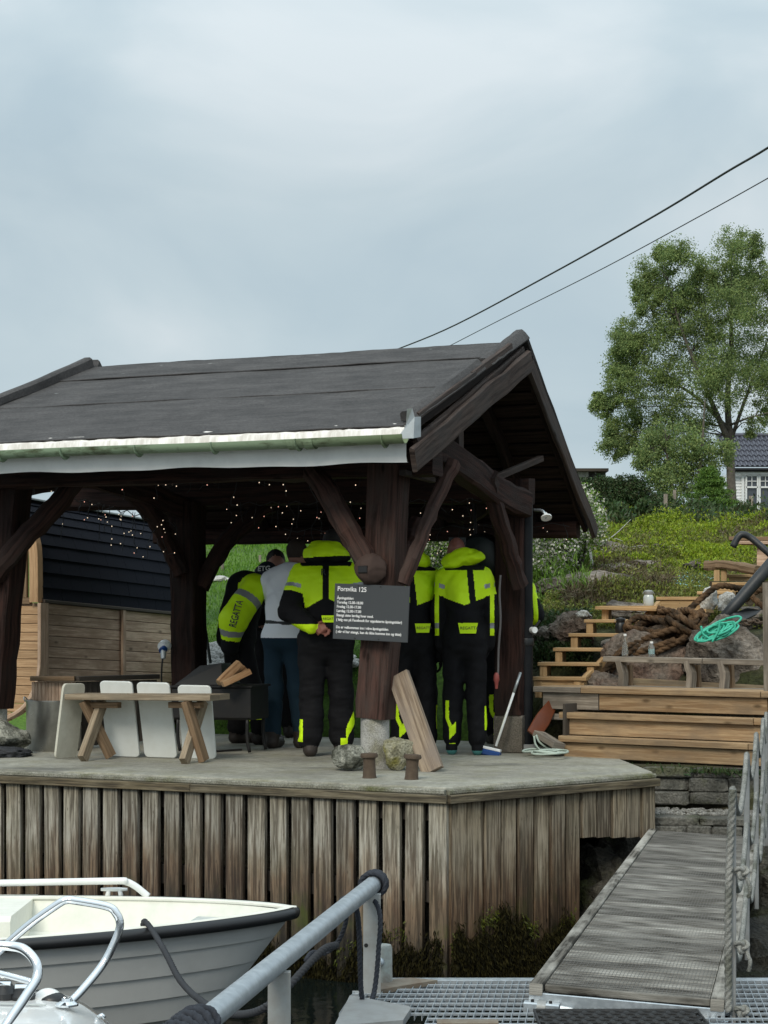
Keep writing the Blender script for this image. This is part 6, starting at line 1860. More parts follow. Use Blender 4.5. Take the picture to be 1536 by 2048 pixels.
for i, (u_, v0, v1, Y) in enumerate(((587, 1075, 1115, 27.), (445, 1120, 1158, 25.), (520, 1110, 1135, 26.))):
    t = thing('garden_stake', P(u_, v1, Y), ['pale stake on the lawn above the white shirt', 'pale stake on the lawn right of the dark brace', 'short pale stake on the lawn near the navy cap'][i], 'stake', 'stakes on the lawn')
    a = P(u_, v1, Y); a[2] = height(a[0], a[1])
    MB().tube([a, P(u_, v0, Y)], .02, 6).build('stake', M_['pine_grey'], t)
# ------------------------------------------------------------------ grey open boat
boat = thing('open_boat', (-2.3, 10.65, WATER_Z), 'grey lapstrake open boat with white inside and black rubbing rail', 'boat')
BOWX, BLEN = -.50, 4.6
def half(s):                       # s 0 bow .. 1 stern: half beam at the rail
    return .93 * (1 - (1 - min(s / .62, 1)) ** 2.1) ** .72 * (1 - .10 * max(0, s - .6) / .4)
def railz(s): return -.525 - .10 * math.sin(min(1, s * 1.1) * math.pi / 2)
def hull_pt(s, t, side, inn=0.):    # t 0 rail .. 1 keel
    rk = .55 * (1 - s) ** 3 * t          # raked stem
    hb = max(half(s) - inn, .0)
    flare = (1 - t) ** .55 if s > .02 else (1 - t) ** .55
    k = hb * (1 - .42 * t * (1.15 - .5 * s)) * (1 if t < .75 else max(0, 1 - (t - .75) / .25) ** .6)
    x = BOWX - inn * 1.2 * (1 - s) - rk - s * (BLEN - .1)
    z = railz(s) + (-1.42 - railz(s)) * t * (.8 + .2 * s)
    return np.array([x, 10.62 + side * k + .03 * s, z])
def shell(name, mat, inn, t1, strakes=0, ns=46, zoff=0.):
    b = MB()
    ss = np.linspace(0, 1, ns) ** 1.35
    for side in (-1, 1):
        if strakes:
            for k in range(strakes):
                ta, tb_ = t1 * k / strakes, t1 * (k + 1) / strakes
                v = []
                for s_ in ss:
                    a = hull_pt(s_, ta, side); c = hull_pt(s_, tb_, side)
                    a = a + np.array([0, side * (0 if k else .0), 0]); c2 = c + np.array([0, side * .014, 0])
                    v += [a, (a + c2) / 2, c2, c]
                f = []
                for i in range(ns - 1):
                    for j in range(3):
                        q = (i * 4 + j, i * 4 + j + 1, (i + 1) * 4 + j + 1, (i + 1) * 4 + j)
                        f.append(q if side < 0 else q[::-1])
                b.add(v, f)
        else:
            tt = np.linspace(0, t1, 7); v = []
            for s_ in ss:
                v += [hull_pt(s_, t_, side, inn) + np.array([0, 0, zoff]) for t_ in tt]
            f = []
            for i in range(ns - 1):
                for j in range(6):
                    q = (i * 7 + j, i * 7 + j + 1, (i + 1) * 7 + j + 1, (i + 1) * 7 + j)
                    f.append(q[::-1] if side < 0 else q)
            b.add(v, f)
    return b.build(name, mat, boat, smooth=28)
shell('hull', M_['hull_grey'], 0, .96, 5)
shell('inner_skin', M_['gelcoat_inside'], .035, .64)
# sole of the boat
b = MB(); ss = np.linspace(.06, 1, 24); v = []
for s_ in ss: v += [hull_pt(s_, .62, -1, .03), hull_pt(s_, .62, 1, .03)]
b.add(v, [(2 * i, 2 * i + 2, 2 * i + 3, 2 * i + 1) for i in range(23)]); b.build('sole', M_['gelcoat_inside'], boat)
# stringer step inside, far side
b = MB()
for side in (-1, 1):
    pts = [hull_pt(s_, .3, side, .05) for s_ in np.linspace(.2, 1, 20)]
    b.tube(pts, .045, 8)
b.build('side_step', M_['gelcoat_inside'], boat, smooth=True)
# rail cap and rubber fender
for side in (-1, 1):
    pts = [hull_pt(s_, 0, side) for s_ in np.linspace(0, 1, 50) ** 1.35]
    off = np.array([0, side * .012, -.012])
    b = MB(); b.tube([p + off for p in pts], .034, 12); b.build('rubbing_rail', M_['rubber_black'], boat, smooth=True)
    b = MB(); b.sweep([p + np.array([-.01, -side * .03, .012]) for p in pts], rect(.05, .02, .006), up=EZ); b.build('gunwale', M_['gelcoat_inside'], boat, smooth=40)
# bow thwart plate
v = [hull_pt(s_, .1, side, .04) for s_, side in ((.03, -1), (.07, -1), (.14, -1), (.11, 1), (.085, 1), (.055, 1), (.03, 1))]
b = MB(); b.add([q for q in v] + [q - EZ * .03 for q in v], [tuple(range(7)), tuple(range(13, 6, -1))] + [(i, (i + 1) % 7, (i + 1) % 7 + 7, i + 7) for i in range(7)]); b.build('bow_thwart', M_['thwart_grey'], boat)
# seat box
b = MB(); c = P(20, 1828, 11.0)
b.box(c + np.array([-.25, .15, -.12]), (.62, .9, .3), ch=.03); b.build('seat_box', M_['gelcoat_inside'], boat, smooth=40)
# rail and cleat on the far gunwale
far = lambda u_: None
def fg(u_):                         # a point on the far gunwale seen at column u_
    best = min((hull_pt(s_, 0, 1) for s_ in np.linspace(0, .9, 400)), key=lambda q: abs((q[0] / q[1]) * F + 768 - u_))
    return best
a = fg(297); c = fg(-120)
pth = [a + EZ * .02, P(270, 1772, a[1]), P(250, 1763, a[1]), P(225, 1762, a[1]), P(0, 1766, c[1]), P(-150, 1768, c[1])]
b = MB(); b.tube(smoothpath(pth, 40), .021, 12); b.build('hand_rail', M_['gelcoat_white'], boat, smooth=True)
def cleat(c, parent, mat, sc_=1.0, dx=np.array([1., 0, 0])):
    b = MB(); b.tube([c + dx * k * sc_ + EZ * (.042 + abs(k) * .0) * sc_ for k in (-.075, -.03, .03, .075)], np.array([.009, .012, .012, .009]) * sc_, 10)
    for k in (-.03, .03): b.tube([c + dx * k * sc_ + EZ * .042 * sc_, c + dx * k * 1.3 * sc_], np.array([.011, .016]) * sc_, 10)
    return b.build('cleat', mat, parent, smooth=True)
cleat(fg(227) + EZ * .015, boat, M_['gelcoat_white'], 1.05)
# mooring line from the near rail to the pontoon rail
def ng(u_):
    return min((hull_pt(s_, 0, -1) for s_ in np.linspace(0, .9, 400)), key=lambda q: abs((q[0] / q[1]) * F + 768 - u_))
n0 = ng(292)
ml = thing('mooring_line', n0, 'dark mooring line from the grey boat rail to the pontoon pipe', 'rope')
b = MB(); rope(b, [n0 + np.array([-.03, .12, -.06]), n0 + np.array([-.02, .05, .04]), n0 + np.array([.02, -.03, .035]), P(328, 1900, 9.3), P(360, 1960, 8.8), P(400, 2000, 8.2), P(450, 2026, 7.6), P(510, 2024, 7.2), P(560, 1990, 7.1), P(640, 1905, 7.5), P(672, 1890, 7.7)], .016, pitch=.09)
b.build('line', M_['rope_dark'], ml, smooth=True)

# ------------------------------------------------------------------ white boat in the corner: deck, chrome rails, lamp
wb = thing('white_boat', P(60, 2040, 7.4), 'white motor boat bow with chrome rails in the lower left corner', 'boat')
def deckz(x, y): return -.385 - .12 * max(0, (x + 1.36)) - .04 * (7.7 - y)
dk = MB(); v = []; nu, nv = 22, 10
edge = [P(u_, v_, 7.7) for u_, v_ in ((-150, 1985), (20, 1990), (90, 1990), (140, 1998), (180, 2020), (215, 2050), (245, 2085), (262, 2130))]
edge = smoothpath(edge, nu)
inner = smoothpath([P(u_, v_, 6.4) for u_, v_ in ((-150, 2170), (20, 2170), (90, 2175), (130, 2180), (165, 2195), (190, 2210), (205, 2230), (215, 2260))], nu)
for j in range(nv):
    k = j / (nv - 1)
    for i in range(nu):
        v.append(edge[i] * (1 - k) + inner[i] * k + EZ * .03 * math.sin(k * math.pi))
dk.add(v, [(j * nu + i, (j + 1) * nu + i, (j + 1) * nu + i + 1, j * nu + i + 1) for j in range(nv - 1) for i in range(nu - 1)])
dk.build('deck', M_['gelcoat_white'], wb, smooth=True)
sd_ = MB(); v = []
for i in range(nu):
    e_ = edge[i]; v += [e_ + EZ * .012, e_ + EZ * -.015 + np.array([.02, .03, 0]), e_ + EZ * -.08 + np.array([.015, .02, 0]), e_ + EZ * -.95 + np.array([-.25, -.15, 0])]
sd_.add(v, [(i * 4 + j, i * 4 + j + 1, (i + 1) * 4 + j + 1, (i + 1) * 4 + j) for i in range(nu - 1) for j in range(3)])
sd_.build('side', M_['gelcoat_white'], wb, smooth=True)
# anti-slip panel lines
for k in range(5):
    a, c = P(-40, 2012 + k * 11, 7.45 - k * .06), P(92 + k * 8, 2016 + k * 12, 7.43 - k * .06)
    MB().beam(a + EZ * .012, c + EZ * .012, .012, .006).build('grip_strip', M_['thwart_grey'], wb)
def chrome_rail(pts, r=.0165, n=60):
    b = MB(); b.tube(smoothpath(pts, n), r, 16); b.build('rail', M_['chrome'], wb, smooth=True)
chrome_rail([P(-20, 1925, 7.65), P(10, 1892, 7.62), P(60, 1848, 7.6), P(118, 1807, 7.58), P(134, 1800, 7.58), P(150, 1801, 7.58), P(215, 1813, 7.6), P(233, 1828, 7.6), P(240, 1848, 7.6), P(232, 1878, 7.6), P(205, 1930, 7.58), P(160, 1985, 7.5), P(134, 2010, 7.45)])
chrome_rail([P(-40, 1890, 6.9), P(20, 1892, 6.9), P(50, 1900, 6.88), P(72, 1925, 6.86), P(74, 1955, 6.84), P(52, 1992, 6.8), P(20, 2040, 6.75), P(-20, 2100, 6.7)], .018)
chrome_rail([P(-40, 1938, 7.6), P(10, 1950, 7.55), P(66, 1965, 7.5)], .014, 20)
b = MB(); c = P(134, 2011, 7.44); b.lathe([(.045, 0), (.045, .008), (.024, .018), (.02, .03)], c, 24); b.build('rail_foot', M_['chrome'], wb, smooth=30)
# navigation lamp
lc = P(96, 2002, 7.62)
s2 = MB(); v, f = icosphere(3); v = v * np.array([.062, .05, .052]); v[:, 2] = np.maximum(v[:, 2], -.004)
s2.add(lc + v, f); s2.build('lamp_shell', M_['gelcoat_white'], wb, smooth=50)
s3 = MB(); v, f = icosphere(3); m_ = v * np.array([.060, .053, .040]); m_[:, 2] = np.maximum(m_[:, 2], -.004); m_[:, 0] += .012
s3.add(lc + m_ + np.array([.006, -.008, 0]), f); s3.build('lamp_lens', M_['rubber_black'], wb, smooth=50)
for u_, v_ in ((10, 1972), (44, 1978)):
    b = MB(); b.box(P(u_, v_, 7.6), (.05, .04, .04), ch=.01); b.build('rail_clamp', M_['chrome'], wb)
    b = MB(); b.lathe([(.05, -.03), (.055, 0), (.03, .03), (0, .03)], P(u_, v_ + 12, 7.6), 16); b.build('fender_knob', M_['rubber_black'], wb, smooth=40)
b = MB(); b.tube([P(196, 2034, 7.66), P(204, 2030, 7.66), P(210, 2036, 7.66)], .009, 8); b.build('eye', M_['chrome'], wb, smooth=True)

# ------------------------------------------------------------------ pontoon: frame, gratings, pipe rail
DZ = -.5
pon = thing('pontoon', (.6, 7.8, DZ), 'floating steel pontoon edge with pale frame plates', 'pontoon')
gdir = np.array([.116, 1, 0]); gdir /= np.linalg.norm(gdir); gx = np.array([gdir[1], -gdir[0], 0])
yb = 8.43
MB().box((1.18, yb + .03, DZ - .06), (2.3, .06, .12)).build('edge_beam', M_['galvanised'], pon)
MB().box((.8, 7.35, DZ - .33), (4.2, 2.0, .25)).build('float', M_['black_plastic'], pon)
for x in (-.1, .75, 1.9): MB().box((x, 7.7, DZ - .12), (.08, 1.5, .14)).build('girder', M_['galvanised_dull'], pon)
def grating(name, x0, x1, y0, y1, cut, label, poly=None):
    t = thing(name, ((x0 + x1) / 2, y0, DZ), label, 'grating', 'steel gratings on the pontoon')
    b = MB()
    nx = int((x1 - x0) / .0305)
    for i in range(nx + 1):
        x = x0 + i * .0305
        ya = max(y0, cut(x)[0]); yc = min(y1, cut(x)[1])
        if yc - ya > .05:
            o_ = lambda y: np.array([x + (y - yb) * gdir[0], y, DZ - .015])
            b.beam(o_(ya), o_(yc), .003, .03, c=.0005)
    b.build('bearing_bar_set', M_['galvanised'], t, kind='stuff')
    b = MB(); y = y0 + .03
    while y < y1:
        xs_ = [x for x in np.arange(x0, x1, .0305) if cut(x)[0] <= y <= cut(x)[1]]
        if len(xs_) > 2: b.beam((xs_[0] + (y - yb) * gdir[0], y, DZ - .006), (xs_[-1] + (y - yb) * gdir[0], y, DZ - .006), .005, .012, c=.001)
        y += .1
    b.build('cross_bar_set', M_['galvanised'], t, kind='stuff')
    b = MB(); b.beam((x0, y1 - .003, DZ - .015), (x1, y1 - .003, DZ - .015), .006, .035, c=.001); b.build('edge_bar', M_['galvanised'], t)
grating('steel_grating', -.1, 1.02, 7.0, yb - .01, lambda x: (7.0 if x > .25 else 7.72, yb - .02 if x > .32 else yb - .02 - (.32 - x) * .55), 'galvanised walkway grating left of the gangway hinge')
grating('steel_grating', 1.03, 2.3, 7.0, yb - .01, lambda x: (7.0, yb - .02), 'galvanised walkway grating at the lower right corner')
# rusty corner plate with the pile stub, pale plate
v = [G(742, 1960, DZ + .01), G(822, 1955, DZ + .01), G(875, 1960, DZ + .01), G(742, 1982, DZ + .01), G(735, 1975, DZ + .01)]
b = MB(); b.add(v + [q - EZ * .02 for q in v], [tuple(range(5)), tuple(range(9, 4, -1))] + [(i, (i + 1) % 5, (i + 1) % 5 + 5, i + 5) for i in range(5)]); b.build('corner_plate', M_['rust_plate'], pon)
v = [G(668, 2052, DZ + .02), G(700, 1990, DZ + .02), G(818, 2012, DZ + .02), G(822, 2016, DZ + .02), G(806, 2040, DZ + .02)]
b = MB(); b.add(v + [q - EZ * .03 for q in v], [tuple(range(5)), tuple(range(9, 4, -1))] + [(i, (i + 1) % 5, (i + 1) % 5 + 5, i + 5) for i in range(5)]); b.build('edge_plate', M_['galvanised_dull'], pon)
b = MB(); b.box(P(935, 2049, 7.45), (.24, .06, .03)); b.build('kerb_board', M_['rust_plate'], pon)
pl = thing('pile_stub', G(765, 1966, DZ), 'short rust-streaked painted pile on the corner plate', 'pile')
c = G(765, 1966, DZ)
MB().lathe([(.045, 0), (.043, .06), (.043, .155), (.038, .168), (0, .17)], c, 24).build('pile', M_['pile_paint'], pl, smooth=40)
MB().lathe([(.022, 0), (.02, .012), (.01, .02), (0, .022)], c + np.array([-.012, -.043, .10]), 12, axis=(-.2, -1, .1)).build('bolt', M_['galvanised'], pl, smooth=40)
# pipe rail on flat posts
rail = thing('pipe_rail', (-.3, 6.6, DZ), 'galvanised pipe rail on flat posts along the pontoon edge', 'railing')
pA, pB = np.array([-.035, 8.28, -.045]), np.array([-.62, 4.75, -.045])
b = MB(); b.tube([pA, pA * .5 + pB * .5, pB], .037, 24); b.build('pipe', M_['galvanised'], rail, smooth=50)
def rpost(u_, Y):
    k = (pA[1] - Y) / (pA[1] - pB[1]); c = pA + (pB - pA) * k
    o = MB().box((c[0] + .005, Y, (-.075 + DZ - .25) / 2), (.075, .035, .425 + .25), ch=.003).build('flat_post', M_['painted_steel'], rail)
    MB().lathe([(.009, -.02), (.009, .002), (0, .002)], (c[0] - .02, Y - .017, -.075 - .22), 12, axis=(0, -1, 0)).build('bolt_hole', M_['black_iron'], o)
rpost(725, 8.15); rpost(590, 6.35)
rn = thing('rail_rope', pA, 'dark rope looped over the pipe end and hanging to the plate', 'rope')
dirp = (pB - pA) / np.linalg.norm(pB - pA); sp_ = np.cross(dirp, EZ); sp_ /= np.linalg.norm(sp_); upp = np.cross(sp_, dirp)
if upp[2] < 0: upp = -upp
for k in range(4):
    c = pA + dirp * (.02 + k * .022); a = np.linspace(0, 2 * math.pi, 18, endpoint=False)
    b = MB(); rope(b, [c + sp_ * math.cos(t) * (.05 + .004 * (k % 2)) + upp * math.sin(t) * .05 for t in a], .012, closed=True, pitch=.07); b.build('turn', M_['rope_navy'], rn, smooth=True)
b = MB(); rope(b, [pA + dirp * .05 + sp_ * .06 + EZ * -.0, P(758, 1820, 8.1), P(757, 1900, 8.05), P(750, 1975, 8.02), P(741, 2006, 7.95), P(730, 2013, 7.93), P(723, 1990, 7.9), P(720, 1930, 7.85), P(718, 1860, 7.8), P(712, 1815, 7.75), P(698, 1797, 7.75), P(684, 1800, 7.85), P(680, 1812, 7.9)], .012, pitch=.07); b.build('hanging_loop', M_['rope_navy'], rn, smooth=True)
b = MB(); rope(b, [P(694, 1815, 7.95), P(690, 1850, 8.0), P(675, 1885, 8.05), P(650, 1906, 8.05), P(625, 1905, 8.0), P(612, 1920, 7.9)], .011, pitch=.07); b.build('hanging_loop', M_['rope_navy'], rn, smooth=True)
kn_ = thing('rope_knot', pA + (pB - pA) * .78, 'thick dark braided rope wound round the near end of the pipe', 'rope')
for k in range(6):
    c = pA + (pB - pA) * (.835 + k * .014); a = np.linspace(0, 2 * math.pi, 16, endpoint=False)
    b = MB(); rope(b, [c + sp_ * math.cos(t) * .055 + upp * math.sin(t) * .053 + dirp * .02 * math.sin(2 * t + k) for t in a], .015, closed=True, pitch=.09); b.build('turn', M_['rope_navy'], kn_, smooth=True)

# ------------------------------------------------------------------ gangway
gl0, gl1 = np.array([.607, 7.90, -.43]), np.array([1.90, 13.66, -.43])
gd = (gl1 - gl0); GL = np.linalg.norm(gd); gd /= GL
gw = np.array([gd[1], -gd[0], -.045]); gw /= np.linalg.norm(gw); GW = .80
gn = np.cross(gw, gd)
gang = thing('gangway', (gl0 + gl1) / 2, 'weathered plank gangway with wire mesh leading up to the stone wall', 'gangway')
GWm = M_['gang_wood']
np_ = 36
for k in range(np_):
    s_ = (k + .5) * GL / np_
    c = gl0 + gd * s_
    board('deck_plank', c + gw * .062, c + gw * (GW - .062), GL / np_ - .006, .032, GWm, gang, up=gn)
for x in (.03, GW - .03):
    for a0, a1 in ((-.04, GL * .5), (GL * .5 + .004, GL + .02)):
        board('side_rail', gl0 + gw * x + gd * a0 + gn * .002, gl0 + gw * x + gd * a1 + gn * .002, .055, .05, GWm, gang, up=gn)
# wire mesh stapled over the planks
b = MB()
for k in range(43):
    x = .07 + k * (GW - .14) / 42
    b.tube([gl0 + gw * x + gn * .0185 + gd * .02, gl0 + gw * x + gn * .0185 + gd * (GL - .02)], .0008, 4, caps=False)
for k in range(130):
    s_ = .03 + k * (GL - .06) / 129
    b.tube([gl0 + gw * .07 + gn * .0195 + gd * s_, gl0 + gw * (GW - .07) + gn * .0195 + gd * s_], .0008, 4, caps=False)
b.build('wire_mesh', M_['mesh_wire'], gang, kind='stuff')
for x in (.1, GW - .1): MB().beam(gl0 + gw * x - gn * .075, gl1 + gw * x - gn * .075, .06, .10).build('bearer', M_['bark_dark'], gang)
# hinge beam and knuckles at the near end
hb = gl0 - gd * .03 - EZ * .055
MB().beam(hb + gw * .0, hb + gw * GW, .012, .085, up=EZ).build('hinge_beam', M_['galvanised'], gang)
for x in (.02, .095, GW - .14, GW - .02):
    MB().box(hb + gw * x - gd * .03 - EZ * .015, (.07, .05, .05), (gw, gd, EZ), ch=.006).build('hinge_plate', M_['galvanised'], gang)
    MB().lathe([(.007, 0), (.007, .012), (0, .012)], hb + gw * x - gd * .035 + EZ * .008, 10).build('bolt', M_['black_iron'], gang)
for x in (.058, GW - .08):
    MB().tube([hb + gw * (x - .018) - gd * .03 - EZ * .012, hb + gw * (x + .018) - gd * .03 - EZ * .012], .03, 16).build('hinge_knuckle', M_['galvanised_dull'], gang, smooth=40)
for x0, x1 in ((.135, .185), (GW - .235, GW - .185)):
    MB().tube([hb + gw * x0 - gd * .03 - EZ * .012, hb + gw * x1 - gd * .03 - EZ * .012], np.array([.018, .012]), 6).build('hinge_pin', M_['galvanised'], gang)
# rubber mat in front of the hinge
mt = thing('rubber_mat', (.95, 7.55, DZ), 'black openwork rubber mat below the gangway hinge', 'mat')
mz = DZ + .012
b = MB()
mw, md = .62, .34
mc = np.array([.62, 7.36, mz])
for i in range(11):
    for j in range(6):
        c = mc + np.array([(i + .5) * mw / 11 + (j % 2) * .02, (j + .5) * md / 6, 0]); a = np.linspace(0, 2 * math.pi, 12, endpoint=False)
        b.tube([c + np.array([math.cos(t) * .032, math.sin(t) * .032, 0]) for t in a], .0075, 5, closed=True)
b.build('ring_pattern', M_['mat_rubber'], mt, kind='stuff')
MB().sweep([mc + np.array(q) for q in ((-.01, -.01, 0), (mw + .03, -.01, 0), (mw + .03, md + .01, 0), (-.01, md + .01, 0))], rect(.02, .016, .004), closed=True, up=EZ).build('border', M_['mat_rubber'], mt)
MB().box(mc + np.array([mw / 2, md / 2, -.007]), (mw, md, .006)).build('backing', M_['mat_rubber'], mt)

# rope railing along the right side
rr = thing('rope_railing', gl0 + gw * GW, 'grey rope railing on steel posts along the gangway', 'railing')
posts_ = []
for k, s_ in enumerate((.0, 1.75, 3.45, 5.1, 6.0)):
    c = gl0 + gw * (GW + .03) + gd * s_
    hgt = .90 if k else .88
    o = MB().beam(c - EZ * .12, c + EZ * hgt, .026, .026).build('post', M_['galvanised_dull'], rr)
    posts_.append((c, hgt))
def strand(pts, r): 
    b = MB(); rope(b, pts, r, step=.5, pitch=r * 5.2); b.build('rope', M_['rope_grey'], rr, smooth=True)
c, h_ = posts_[0]
strand([c + np.array([-.022, -.03, -.02]), c + np.array([-.022, -.03, .45]), c + np.array([-.005, -.03, h_])], .017)
for lv in (1.0, .62, .28):
    for k in range(len(posts_) - 1):
        a, ha_ = posts_[k]; d, hd_ = posts_[k + 1]
        if lv == 1.0 or True:
            p0, p1 = a + EZ * ha_ * lv, d + EZ * hd_ * lv
            strand([p0, p0 * .75 + p1 * .25 - EZ * .14, p0 * .5 + p1 * .5 - EZ * .18, p0 * .22 + p1 * .78 - EZ * .12, p1], .0135)
for lv in (.62, .28, -.02):
    c, h_ = posts_[0]
    cc = c + EZ * h_ * lv + np.array([.03, -.04, 0])
    a = np.linspace(0, 2 * math.pi, 40, endpoint=False)
    tk_ = np.stack([np.sin(a) + 2 * np.sin(2 * a), -np.sin(3 * a) * 1.1, np.cos(a) - 2 * np.cos(2 * a)], 1) * .0085
    b = MB(); rope(b, cc + tk_, .0098, closed=True, pitch=.09); b.build('knot', M_['rope_grey'], rr, smooth=True)
    b = MB(); rope(b, [cc + np.array([.02, 0, -.02]), cc + np.array([.03, -.02, -.06]), cc + np.array([.025, -.01, -.10])], .009, pitch=.09); b.build('rope', M_['rope_grey'], rr, smooth=True)
# ------------------------------------------------------------------ hillside planting
def scatter(n, u0, u1, v0, v1, seed, ymin=16.6):
    """points on the slope inside a patch of the view"""
    g = np.random.default_rng(seed)
    cs = np.array([onhill(u_, v_, ymin) for u_ in np.linspace(u0, u1, 14) for v_ in np.linspace(v0, v1, 14)]).reshape(14, 14, 3)
    i = g.random(n) * 12.99; j = g.random(n) * 12.99
    i0 = i.astype(int); j0 = j.astype(int); fi = (i - i0)[:, None]; fj = (j - j0)[:, None]
    p = cs[i0, j0] * (1 - fi) * (1 - fj) + cs[i0 + 1, j0] * fi * (1 - fj) + cs[i0, j0 + 1] * (1 - fi) * fj + cs[i0 + 1, j0 + 1] * fi * fj
    p[:, 2] = height(p[:, 0], p[:, 1])
    return p
def cover(name, label, cat, mat, n, box, seed, size, tall, nz=1.1, aspect=.45, thin=0.0):
    p = scatter(n, *box, seed)
    g = np.random.default_rng(seed + 5)
    hump = np.clip(vnoise(p, 1.7, seed) + .35, 0, 1.3)
    if thin:
        k = hump > thin; p, hump = p[k], hump[k]
    p = p + EZ * (g.random(len(p)) * tall * (.35 + hump))[:, None]
    sz = size * (p[:, 1] / 20) ** .8
    o = quads_mesh(name, leaf_quads(p, sz, nrm=np.array([0, -.3, nz]), aspect=aspect, seed=seed), mat, kind='stuff')
    tag(o, label, cat)
cover('heather', 'dull green heather and juniper over the slope', 'heather', M_['heather'], 150000, (1090, 1850, 1045, 1260), 1, .042, .17, aspect=.3)
cover('blueberry_scrub', 'bright yellow-green blueberry scrub near the top of the slope', 'scrub', M_['heather_bright'], 150000, (1190, 1850, 1040, 1165), 2, .036, .2, thin=.5)
cover('dead_twigs', 'brown dead heather twigs beside the stairs', 'twigs', M_['twig_brown'], 12000, (1130, 1340, 1150, 1238), 3, .11, .16, aspect=.1, nz=.3)
cover('brown_heather', 'brown withered heather between the green patches', 'heather', M_['twig_brown'], 66000, (1180, 1850, 1045, 1200), 9, .05, .17, aspect=.2, nz=.8, thin=.45)
cover('dark_scrub', 'dark scrub along the crest below the trees', 'scrub', M_['leaf_dark'], 26000, (1180, 1850, 1036, 1062), 4, .06, .3)
cover('lower_scrub', 'green weeds between the stairs and the black column', 'weeds', M_['leaf_dark'], 9000, (1068, 1180, 1230, 1345), 6, .045, .14)
cover('meadow', 'tall pale meadow grass behind the shelter gable', 'grass', M_['leaf_green'], 30000, (810, 1180, 1075, 1215), 7, .10, .3, aspect=.13, nz=1.6)

def bush(name, label, cat, c, size, n, mats, seed, lobes=7, leaf=.1, stem=M_['bark_dark'], parts=('crown',), shape=None, droop=.2, aspect=.5, group=None, dens=1.0):
    g = np.random.default_rng(seed)
    t = thing(name, c, label, cat, group)
    c = np.array(c, float); size = np.array(size, float)
    lob = []
    if shape is None:
        for k in range(lobes):
            d = g.normal(size=3); d /= np.linalg.norm(d); d[2] = abs(d[2]) * .9 - .1
            lob.append((c + EZ * size[2] * .5 + d * size / 2 * .55, size / 2 * g.uniform(.35, .6)))
    else:
        lob = shape
    pos = []
    w_ = np.array([np.prod(l[1]) ** (2 / 3) for l in lob]); w_ /= w_.sum()
    for (lc, lr), wk in zip(lob, w_):
        m = int(n * wk)
        d = g.normal(size=(m, 3)); d /= np.linalg.norm(d, axis=1)[:, None]
        rr_ = (.45 + .6 * g.random(m) ** .7)
        q = lc + d * lr * rr_[:, None]
        keep = vnoise(q, 2.2 / max(lr.max(), .2) * .6, seed) > -.25
        pos.append(q[keep])
    pos = np.concatenate(pos)
    # stems
    b = MB()
    for k, (lc, lr) in enumerate(lob):
        b.tube(smoothpath([c - EZ * .05, c * .5 + lc * .5 + g.normal(size=3) * .08 * size, lc], 8), np.linspace(.035, .008, 8) * max(.5, size[2] / 1.6), 6)
    b.build('stem', stem, t, smooth=True)
    for nm, m_, a, z in (mats if isinstance(mats, list) else [(parts[0], mats, 0., 1.)]):
        sel = g.random(len(pos)); s_ = (sel >= a) & (sel < z)
        quads_mesh(nm, leaf_quads(pos[s_], leaf, droop=droop, aspect=aspect, seed=seed + int(a * 10)), m_, t, kind='stuff')
    return t
# dark shrubs on the crest, spruce, blossoming shrubs
def crest(u_, vtop, Y):
    """foot on the slope and height up to a photo row"""
    c = P(u_, 1040, Y); c[2] = float(height(c[0], c[1])) - .05
    return c, P(u_, vtop, Y)[2] - c[2]
def shrub(name, label, u_, vtop, Y, wpx, n, m_, seed, leaf):
    c, h_ = crest(u_, vtop, Y)
    bush(name, label, 'shrub', c, (wpx / F * Y, wpx / F * Y * .8, h_ * 1.05), n, m_, seed, leaf=leaf, lobes=10)
shrub('dark_shrub', 'broad dark green shrub on the crest left of the birch', 1240, 938, 52., 125, 20000, M_['leaf_dark'], 11, .075)
shrub('dark_shrub', 'dark reddish-green shrub next to the roof edge on the crest', 1186, 940, 50., 75, 10000, M_['leaf_dark'], 12, .075)
shrub('dark_shrub', 'low dark hedge behind the fence posts', 1310, 985, 60., 110, 9000, M_['leaf_dark'], 16, .08)
shrub('leafy_shrub', 'low leafy shrub around the fence post on the crest', 1300, 1022, 44., 150, 9000, M_['leaf_spruce'], 13, .06)
shrub('leafy_shrub', 'low leafy shrub in front of the white house', 1510, 1040, 42., 130, 8000, M_['leaf_green'], 14, .06)
g = np.random.default_rng(15)
for k, (u_, v_, w_, h_, lb) in enumerate(((1095, 1200, .9, 1.25, 'white-blossoming shrub just right of the black column'), (1140, 1175, .9, 1.2, 'white-blossoming shrub under the roof tip'), (905, 1190, .9, 1.1, 'pale blossoming shrub behind the bald head'), (845, 1180, .8, 1.0, 'pale blossoming shrub between post and hooded person'), (1110, 1125, 1.2, 1.2, 'white-blossoming shrub higher on the slope'))):
    bush('blossom_shrub', lb, 'shrub', onhill(u_, v_, 17.2), (w_, .8, h_), 9000, [('crown', M_['leaf_green'], 0., .55), ('blossom', M_['blossom'], .55, 1.)], 30 + k, leaf=.034, aspect=.7, group='blossoming shrubs behind the shelter')
